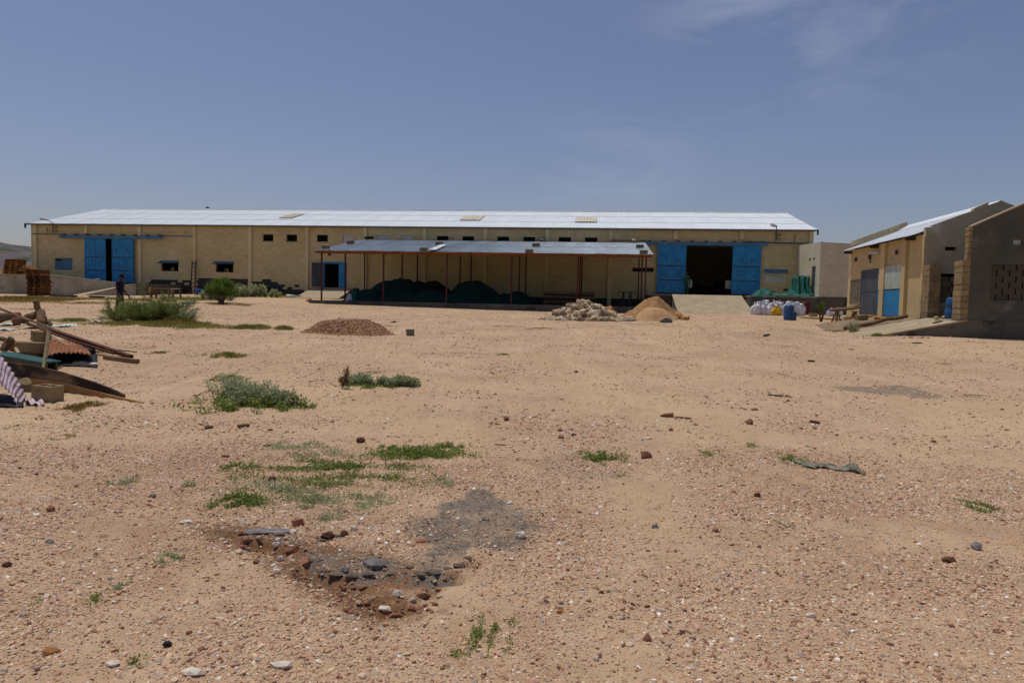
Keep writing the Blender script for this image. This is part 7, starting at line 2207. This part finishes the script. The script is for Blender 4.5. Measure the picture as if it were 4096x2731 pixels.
stick(3055, 1346, 3078, 1342, .03, rust_dark, 'dark bar lying on the sand before the blue drum')
stick(3860, 1580, 3960, 1584, .008, wood_pale, 'thin pale straw at the right edge of the grey spill')
stick(1545, 1747, 1600, 1749, .005, wood_old, 'thin straight twig beyond the dark stone lump')
stick(1980, 1778, 2028, 1782, .006, wood_old, 'thin twig at the centre of the yard')
crust_mat = mat('oily_crust', srgb(118, 106, 90), srgb(92, 84, 74), scale=10, bump=.5, bscale=60, rough=.9, rnd=.15)
def lump(px, py, r, mt, label, sq=(1, .8, .7), cat='stone', name='stone', seed=None):
    p = gpt(px, py); m = MB(); add_rock(m, (0, 0, 0), r, seed or int(px + py), sq)
    return tag(m.build(name, mt, None, loc=(p.x, p.y, p.z + r * sq[2] * .45)), label, cat)
ST = [(2588, 1833, .075, stone_red, 'largest pinkish rock, right of the round bright green weed', (1, .8, .95)),
      (2590, 2560, .028, stone_red, 'brick red cube like stone at the bottom right of centre', (1, .9, .9)),
      (2618, 2112, .032, stone_grey, 'dark grey cube like stone in the middle of the gravel', (1, .8, .9)),
      (2862, 2126, .026, stone_red, 'brown round stone right of the dark grey cube stone', (1, .9, .8)),
      (3028, 1985, .040, rust_brown, 'dark brown triangular stone above the pale stick', (1, .7, .7)),
      (3906, 2195, .038, stone_grey, 'blue grey round stone at the far right gravel', (1, .9, .9)),
      (3795, 2245, .055, rust_brown, 'flat dark red stone at the right gravel', (1.1, .7, .5)),
      (2042, 2016, .030, stone_white, 'small pale stone near the upper rim of the crust', (1, .8, .7)),
      (2078, 2150, .038, stone_white, 'round yellowish stone on the right part of the oily crust', (1.2, .8, .8)),
      (1690, 2165, .042, stone_red, 'flat pink stone in the middle of the oily crust', (1.3, .9, .4)),
      (1500, 2262, .058, stone_grey, 'big smooth dark grey stone sunk in the oily crust', (1.6, .9, .5)),
      (1376, 2286, .034, stone_grey, 'grey angular stone left of the big smooth dark stone', (1, .9, .8)),
      (1170, 2212, .052, stone_red, 'pinkish lump on the left rim of the crust', (1.1, .8, .8)),
      (1220, 2258, .040, stone_red, 'pinkish round stone on the lower left rim of the crust', (1, .9, .9)),
      (985, 2168, .040, stone_red, 'pinkish round stone left of the small grey slab', (1, .9, .8)),
      (1192, 2102, .046, stone_red, 'reddish cube stone above the grey slab, left of the crust', (1, .8, 1.)),
      (1170, 2132, .038, stone_white, 'cream stone touching the small reddish cube stone', (1.2, .8, .6)),
      (1140, 2124, .028, stone_white, 'little white stone left of the cream stone', (1.1, .8, .8)),
      (1105, 2182, .032, stone_white, 'pale round pebble below the small grey slab', (1, .9, .8)),
      (1124, 2240, .026, stone_white, 'white pebble below the pinkish lump, left of the crust', (1, .8, .8)),
      (1310, 2150, .044, rust_brown, 'brown rock on the upper left rim of the crust', (1.2, .8, .8)),
      (1380, 2142, .036, rust_brown, 'dark brown rock beside the other on the upper rim of the crust', (1, .9, .8)),
      (1415, 2122, .036, stone_white, 'cream stone at the upper left rim of the crust', (1, .8, .8)),
      (740, 2092, .038, stone_white, 'pale flat oval stone on the gravel left of the crust', (1.4, .9, .5)),
      (614, 1988, .034, stone_grey, 'blue grey triangular stone on the left gravel', (1, .6, .7)),
      (204, 2044, .036, stone_red, 'red brown round stone at the left gravel', (1, .9, .9)),
      (200, 2170, .030, stone_grey, 'dark grey pebble at the left gravel below the red brown stone', (1.2, .8, .6)),
      (25, 2262, .030, rust_brown, 'dark brown stone at the left edge of the gravel', (1.1, .8, .7)),
      (208, 2608, .040, stone_orange, 'orange brown flat stone near the bottom left corner', (1.3, .8, .5)),
      (670, 2582, .024, black_rubber, 'small black charred lump at the bottom left', (1, .8, .9)),
      (450, 2660, .030, stone_white, 'white oval stone at the bottom left', (1.3, .9, .6)),
      (770, 2695, .038, stone_white, 'large cream stone at the bottom edge left of centre', (1.4, .9, .5)),
      (1130, 2665, .038, stone_white, 'pinkish white flat stone at the bottom edge', (1.4, .8, .5)),
      (2240, 2450, .020, stone_orange, 'orange pebble at the bottom right of centre', (1.2, .8, .7)),
      (3240, 2465, .030, stone_white, 'cream stone at the bottom right beside a smaller one', (1.3, .8, .5)),
      (1690, 2390, .036, rust_brown, 'dark brown stone below the lower tip of the crust', (1.3, .8, .6)),
      (1590, 2380, .034, stone_white, 'pale grey stone below the big smooth dark stone', (1.1, .9, .7)),
      (1545, 2440, .036, stone_white, 'cream round stone under the crust in the brown hollow', (1.2, .8, .6)),
      (2242, 1752, .042, stone_red, 'reddish stone, left one of the pair at centre', (1, .8, .7)),
      (2292, 1744, .036, rust_brown, 'dark stone, right one of the pair at centre', (1, .8, .9)),
      (2240, 1724, .034, stone_red, 'brown stone above the pair at centre', (1, .8, .8)),
      (2682, 1722, .034, stone_red, 'brown stone alone on the sand right of the centre', (1, .8, .9)),
      (2594, 1756, .040, stone_white, 'pale greenish flat stone on the sand', (1.5, .8, .4)),
      (2998, 1696, .060, stone_red, 'knobbly brown stone on the sand right of the sacking scrap', (1.1, .8, .9)),
      (3018, 1640, .055, stone_red, 'pinkish flat lump above the knobbly brown stone', (1.4, .8, .5)),
      (2026, 1680, .050, stone_red, 'reddish stone at the centre of the sandy yard', (1, .8, .8)),
      (2305, 1490, .045, stone_red, 'small red stone far off in the middle', (1, .8, .9)),
      (1442, 1768, .055, rust_brown, 'dark red stone above the green weed streak', (1.1, .8, .8)),
      (1070, 1784, .045, rust_brown, 'flat dark stone above the left weeds', (1.5, .8, .4)),
      (1090, 1925, .045, rust_brown, 'dark red cube stone among the left weeds', (1, .8, .9)),
      (1345, 1925, .022, stone_white, 'small white stone in the weed mat above the crust', (1, .8, 1)),
      (3525, 1912, .040, stone_white, 'white stone under the right end of the rag', (1.1, .8, .7)),
      (900, 1827, .040, rust_brown, 'flat dark brown stone left of the green weed with dry stalk', (1.5, .8, .4))]
for px, py, r, m, lb, sq in ST: lump(px, py, r, m, lb, sq)
for i, (px, py) in enumerate(((1620, 2292), (1680, 2300), (1738, 2292), (1790, 2276), (1838, 2262), (1566, 2300), (1292, 2282), (1345, 2300), (1246, 2244), (1410, 2306), (1868, 2232), (1115, 2140), (1335, 2146), (1285, 2162), (1470, 2300), (1640, 2268))):
    o = lump(px, py, .022 + .018 * ((i * 7) % 5) / 4, crust_mat, 'dark broken plate of oily crust along the lower edge of the dark patch', (1.5, .8, .42), 'crust plate', 'crust_plate', 700 + i)
    o['group'] = 'broken plates of the oily crust'
rg2 = random.Random(91)
for i in range(34):
    px = rg2.uniform(1340, 1760); py = rg2.uniform(2360, 2480) - abs(px - 1560) * .12
    o = lump(px, py, rg2.uniform(.012, .028), (gravel_heap, stone_red, stone_pale, gravel_heap)[i % 4], 'loose stone in the brown hollow below the oily crust', (1.1, .85, .7), 'stone', 'hollow_stone', 800 + i)
    o['group'] = 'loose stones in the brown hollow'
for i in range(10):
    px = rg2.uniform(940, 1260); py = rg2.uniform(2120, 2310) + (px - 1100) * .1
    o = lump(px, py, rg2.uniform(.016, .030), (stone_red, stone_white, stone_red, stone_pale)[i % 4], 'loose stone on the damp brown rim left of the oily crust', (1.1, .85, .75), 'stone', 'rim_stone', 900 + i)
    o['group'] = 'loose stones on the brown rim'
lump(1060, 2128, .12, stone_grey, 'small grey slab lying left of the oily crust', (1.5, .45, .18), 'slab', 'slab', 3)
lump(1500, 1905, .03, white_paint, 'white paper scrap in the weeds above the crust', (1.8, .5, .3), 'scrap', 'paper_scrap', 4)
lump(3800, 1335, .22, stone_white, 'small white concrete lump at the foot of the dark platform', (.8, .7, .8), 'concrete lump', 'concrete_lump', 8)
for i, px in enumerate((3612, 3646, 3672, 3690, 3712)):
    lump(px, 1352, .07, stone_white if i % 2 == 0 else stone_orange, ['first (leftmost)', 'second', 'middle', 'fourth', 'last (rightmost)'][i] + ' small rubble bit in the row at the foot of the dark platform', (1.2, .8, .7), 'stone', 'rubble_bit', 300 + i)['group'] = 'rubble bits at the platform foot'
lump(3670, 1373, .22, black_rubber, 'flat black scrap on the sand before the dark platform', (.9, .4, .12), 'scrap', 'black_scrap', 5)
lump(3403, 1398, .09, black_rubber, 'tiny black scrap on the sand left of the flat black one', (1.2, .5, .2), 'scrap', 'black_scrap', 6)
lump(2668, 1668, .10, dead_brown, 'brown crumpled sacking scrap on bare sand with a trailing end', (1.3, .7, .5), 'scrap', 'sacking_scrap', 7)
stick(2690, 1672, 2765, 1676, .012, dead_brown, 'dark trailing strip beside the brown sacking scrap', 'strip')
stick(3240, 1690, 3278, 1696, .018, rust_dark, 'dark twisted scrap on the sand below the grey spill', 'scrap')
stick(3230, 1446, 3260, 1448, .02, rust_dark, 'dark flat scrap far right on the sand', 'scrap')
lump(1575, 1290, .12, black_rubber, 'small black scrap on sand behind the gravel heap', (1.3, .6, .4), 'scrap', 'black_scrap', 9)
# a bird over the roof
bp = onY(829, 831, 45); bd = empty('bird', bp, .4, 'tiny dark bird flying above the left part of the roof', 'bird')
MB().tube([(-.12, 0, -.02), (0, 0, 0), (.12, 0, .02), (.17, 0, .02)], [.015, .04, .03, .01], 7).build('body', black_rubber, bd)
for s in (-1, 1): MB().add([(-.05, 0, 0), (.06, 0, 0), (.0, s * .12, .07), (-.06, s * .25, .03), (-.05, s * .12, .05)], [(0, 1, 2, 3, 4)]).build('wing', black_rubber, bd)

# ------------------------------------------------------------------ loose gravel over the yard (uncountable): one object, instanced by geometry nodes
peb_col = bpy.data.collections.new('pebble_shapes')
def peb_material():
    m = bpy.data.materials.new('loose_pebble'); m.use_nodes = True; nt = m.node_tree; nt.nodes.clear(); N = nt.nodes.new; K = nt.links.new
    out = N('ShaderNodeOutputMaterial'); bs = N('ShaderNodeBsdfPrincipled'); K(bs.outputs[0], out.inputs[0])
    bs.inputs['Roughness'].default_value = .9; bs.inputs['Specular IOR Level'].default_value = .2
    a = N('ShaderNodeAttribute'); a.attribute_type = 'INSTANCER'; a.attribute_name = 'tone'
    cr = N('ShaderNodeValToRGB'); e = cr.color_ramp.elements
    cols = [(0, srgb(104, 70, 58)), (.09, srgb(144, 102, 82)), (.22, srgb(184, 148, 116)), (.46, srgb(210, 178, 144)), (.64, srgb(192, 150, 126)), (.80, srgb(220, 196, 162)), (.91, srgb(150, 140, 128)), (.97, srgb(226, 212, 192)), (1, srgb(242, 236, 224))]
    e[0].position, e[0].color = cols[0]; e[1].position, e[1].color = cols[-1]
    for p, c in cols[1:-1]: q = e.new(p); q.color = c
    K(a.outputs['Fac'], cr.inputs[0])
    s = N('ShaderNodeAttribute'); s.attribute_type = 'INSTANCER'; s.attribute_name = 'oil'
    mx = N('ShaderNodeMix'); mx.data_type = 'RGBA'; mx.blend_type = 'MULTIPLY'; mx.inputs['B'].default_value = (.42, .44, .46, 1)
    K(s.outputs['Fac'], mx.inputs['Factor']); K(cr.outputs[0], mx.inputs['A'])
    K(mx.outputs['Result'], bs.inputs['Base Color'])
    return m
pmat = peb_material()
for s in range(9):
    mb = MB(); add_rock(mb, (0, 0, 0), 1.0, s + 400, (1, .82, .52)); o = bpy.data.objects.new('pebble', mb.mesh('pebble', pmat)); peb_col.objects.link(o)
rr = np.random.default_rng(77)
PX, PR = [], []
Yb = np.array([2.3, 2.7, 3.2, 3.8, 4.5, 5.3, 6.3, 7.5, 9, 11, 14, 18, 24, 34, 48])
A0 = 1000
for y0, y1 in zip(Yb[:-1], Yb[1:]):
    rmin = max(.0042, y0 * .0009)
    hw = y1 * .74 + .5; area = 2 * hw * (y1 - y0)
    n = int(A0 * (rmin / .01) ** -2.35 * 1.0 * area)
    x = rr.uniform(-hw, hw, n); y = rr.uniform(y0, y1, n)
    keep = np.abs(x) < y * .74 + .4
    x, y = x[keep], y[keep]; n = len(x)
    r = rmin * rr.uniform(0, 1, n) ** (-1 / 2.6)
    sm = sand_mask(x, y)
    dens = np.clip(1.05 - sm, 0, 1) ** 1.3 + np.where(y < 9, .10, .05) + .05 * (lownoise(x, y, 1.3, 44) > .8)
    dens *= np.clip(.75 + .5 * lownoise(x, y, 2.7, 45), .15, 1.2)
    keep = (rr.uniform(0, 1, n) < dens) & (r < np.where(y > 8, .042, .023))
    PX.append(np.stack([x[keep], y[keep]], 1)); PR.append(r[keep])
PX = np.concatenate(PX); PR = np.concatenate(PR)
# chips covering the gravel heap, and spill round the stain
(cc, hrx, hry, hh) = GH
ho = [o for o in SC.objects if o.name.startswith('gravel_heap')][0]
hv = np.array([v.co[:] for v in ho.data.vertices]) + np.array(ho.location)
nh = 9000
fi = rr.integers(0, len(hv) - 1, nh)
hp = hv[fi] + rr.normal(0, .03, (nh, 3)) * (1, 1, .12)
okp = ~((hp[:, 0] > 1e9))
def near_drop(x, y):
    sd_ = np.full(x.shape, -9.); m = (y < 9) & (np.abs(x) < 5); sd_[m] = poly_sd(PIT, x[m], y[m])
    w_ = .05 * lownoise(x, y, 9, 3) + .03 * lownoise(x, y, 24, 4)
    d = np.clip((sd_ + w_ + .02) / .10, 0, 1); d = d * d * (3 - 2 * d)
    z = -.045 * d * (.75 + .25 * lownoise(x, y, 5, 8)) + .008 * lownoise(x, y, 14, 5) * (y < 14) + .004 * lownoise(x, y, 40, 6) * (y < 10)
    return z, sd_
dz_, sdd = near_drop(PX[:, 0], PX[:, 1])
z = gz(PX[:, 0], PX[:, 1]) + PR * .13
sdc_ = np.full(len(PR), -9.); m_ = (PX[:, 1] < 9) & (np.abs(PX[:, 0]) < 5); sdc_[m_] = poly_sd(CRUST, PX[m_, 0], PX[m_, 1])
oil = np.clip((sdc_ + .10) / .2, 0, 1) * (rr.uniform(0, 1, len(PR)) < .7) * rr.uniform(.5, 1, len(PR))
sdh_ = np.full(len(PR), -9.); sdh_[m_] = np.maximum(poly_sd(HCRUST, PX[m_, 0], PX[m_, 1]), poly_sd(SOIL, PX[m_, 0], PX[m_, 1]) - .10)
oil = np.maximum(oil, np.clip((sdh_ + .10) / .15, 0, 1) * rr.uniform(.1, .7, len(PR)))
inside = (sdc_ > .02) | (sdh_ > -.02)
keep = ~inside | (rr.uniform(0, 1, len(PR)) < .5)
pts = np.concatenate([np.stack([PX[:, 0], PX[:, 1], z], 1)[keep], hp])
rad = np.concatenate([PR[keep], rr.uniform(.012, .032, nh)])
oil = np.concatenate([oil[keep], np.zeros(nh)])
tone_ = np.concatenate([rr.uniform(0, 1, keep.sum()) ** .92, rr.uniform(0, .62, nh)])
hm = bpy.data.meshes.new('loose_gravel')
hm.vertices.add(len(pts)); hm.vertices.foreach_set('co', pts.ravel())
def addat(nm, arr, t='FLOAT'):
    a = hm.attributes.new(nm, t, 'POINT')
    a.data.foreach_set('vector' if t == 'FLOAT_VECTOR' else 'value', np.ascontiguousarray(arr).ravel())
addat('rad', rad.astype(np.float32)); addat('oil', oil.astype(np.float32)); addat('tone', tone_.astype(np.float32))
rot = np.stack([rr.normal(0, .35, len(pts)), rr.normal(0, .35, len(pts)), rr.uniform(0, 6.28, len(pts))], 1)
addat('rotv', rot.astype(np.float32), 'FLOAT_VECTOR')
hm.update()
gravel = inst('loose_gravel', hm); tag(gravel, 'loose reddish gravel and pebbles strewn over the yard', kind='stuff')
ng = bpy.data.node_groups.new('strew_pebbles', 'GeometryNodeTree')
ng.interface.new_socket(name='Geometry', in_out='INPUT', socket_type='NodeSocketGeometry')
ng.interface.new_socket(name='Geometry', in_out='OUTPUT', socket_type='NodeSocketGeometry')
N = ng.nodes.new; K = ng.links.new
gi = N('NodeGroupInput'); go = N('NodeGroupOutput')
iop = N('GeometryNodeInstanceOnPoints'); ci = N('GeometryNodeCollectionInfo')
ci.inputs['Collection'].default_value = peb_col; ci.inputs['Separate Children'].default_value = True; ci.inputs['Reset Children'].default_value = True
def named(nm, t):
    n = N('GeometryNodeInputNamedAttribute'); n.data_type = t; n.inputs['Name'].default_value = nm; return n.outputs['Attribute']
mtp = N('GeometryNodeMeshToPoints')
K(gi.outputs[0], mtp.inputs['Mesh']); K(mtp.outputs[0], iop.inputs['Points'])
K(ci.outputs[0], iop.inputs['Instance']); iop.inputs['Pick Instance'].default_value = True
ri = N('FunctionNodeRandomValue'); ri.data_type = 'INT'; ri.inputs['Min'].default_value = 0 if False else ri.inputs['Min'].default_value
for s_ in ri.inputs:
    if s_.type == 'INT' and s_.name == 'Min': s_.default_value = 0
    if s_.type == 'INT' and s_.name == 'Max': s_.default_value = 8
K([o for o in ri.outputs if o.type == 'INT'][0], iop.inputs['Instance Index'])
e2r = N('FunctionNodeEulerToRotation'); K(named('rotv', 'FLOAT_VECTOR'), e2r.inputs[0]); K(e2r.outputs[0], iop.inputs['Rotation'])
K(named('rad', 'FLOAT'), iop.inputs['Scale'])
K(iop.outputs[0], go.inputs[0])
gmod = gravel.modifiers.new('strew', 'NODES'); gmod.node_group = ng
print('PEBBLES', len(pts))
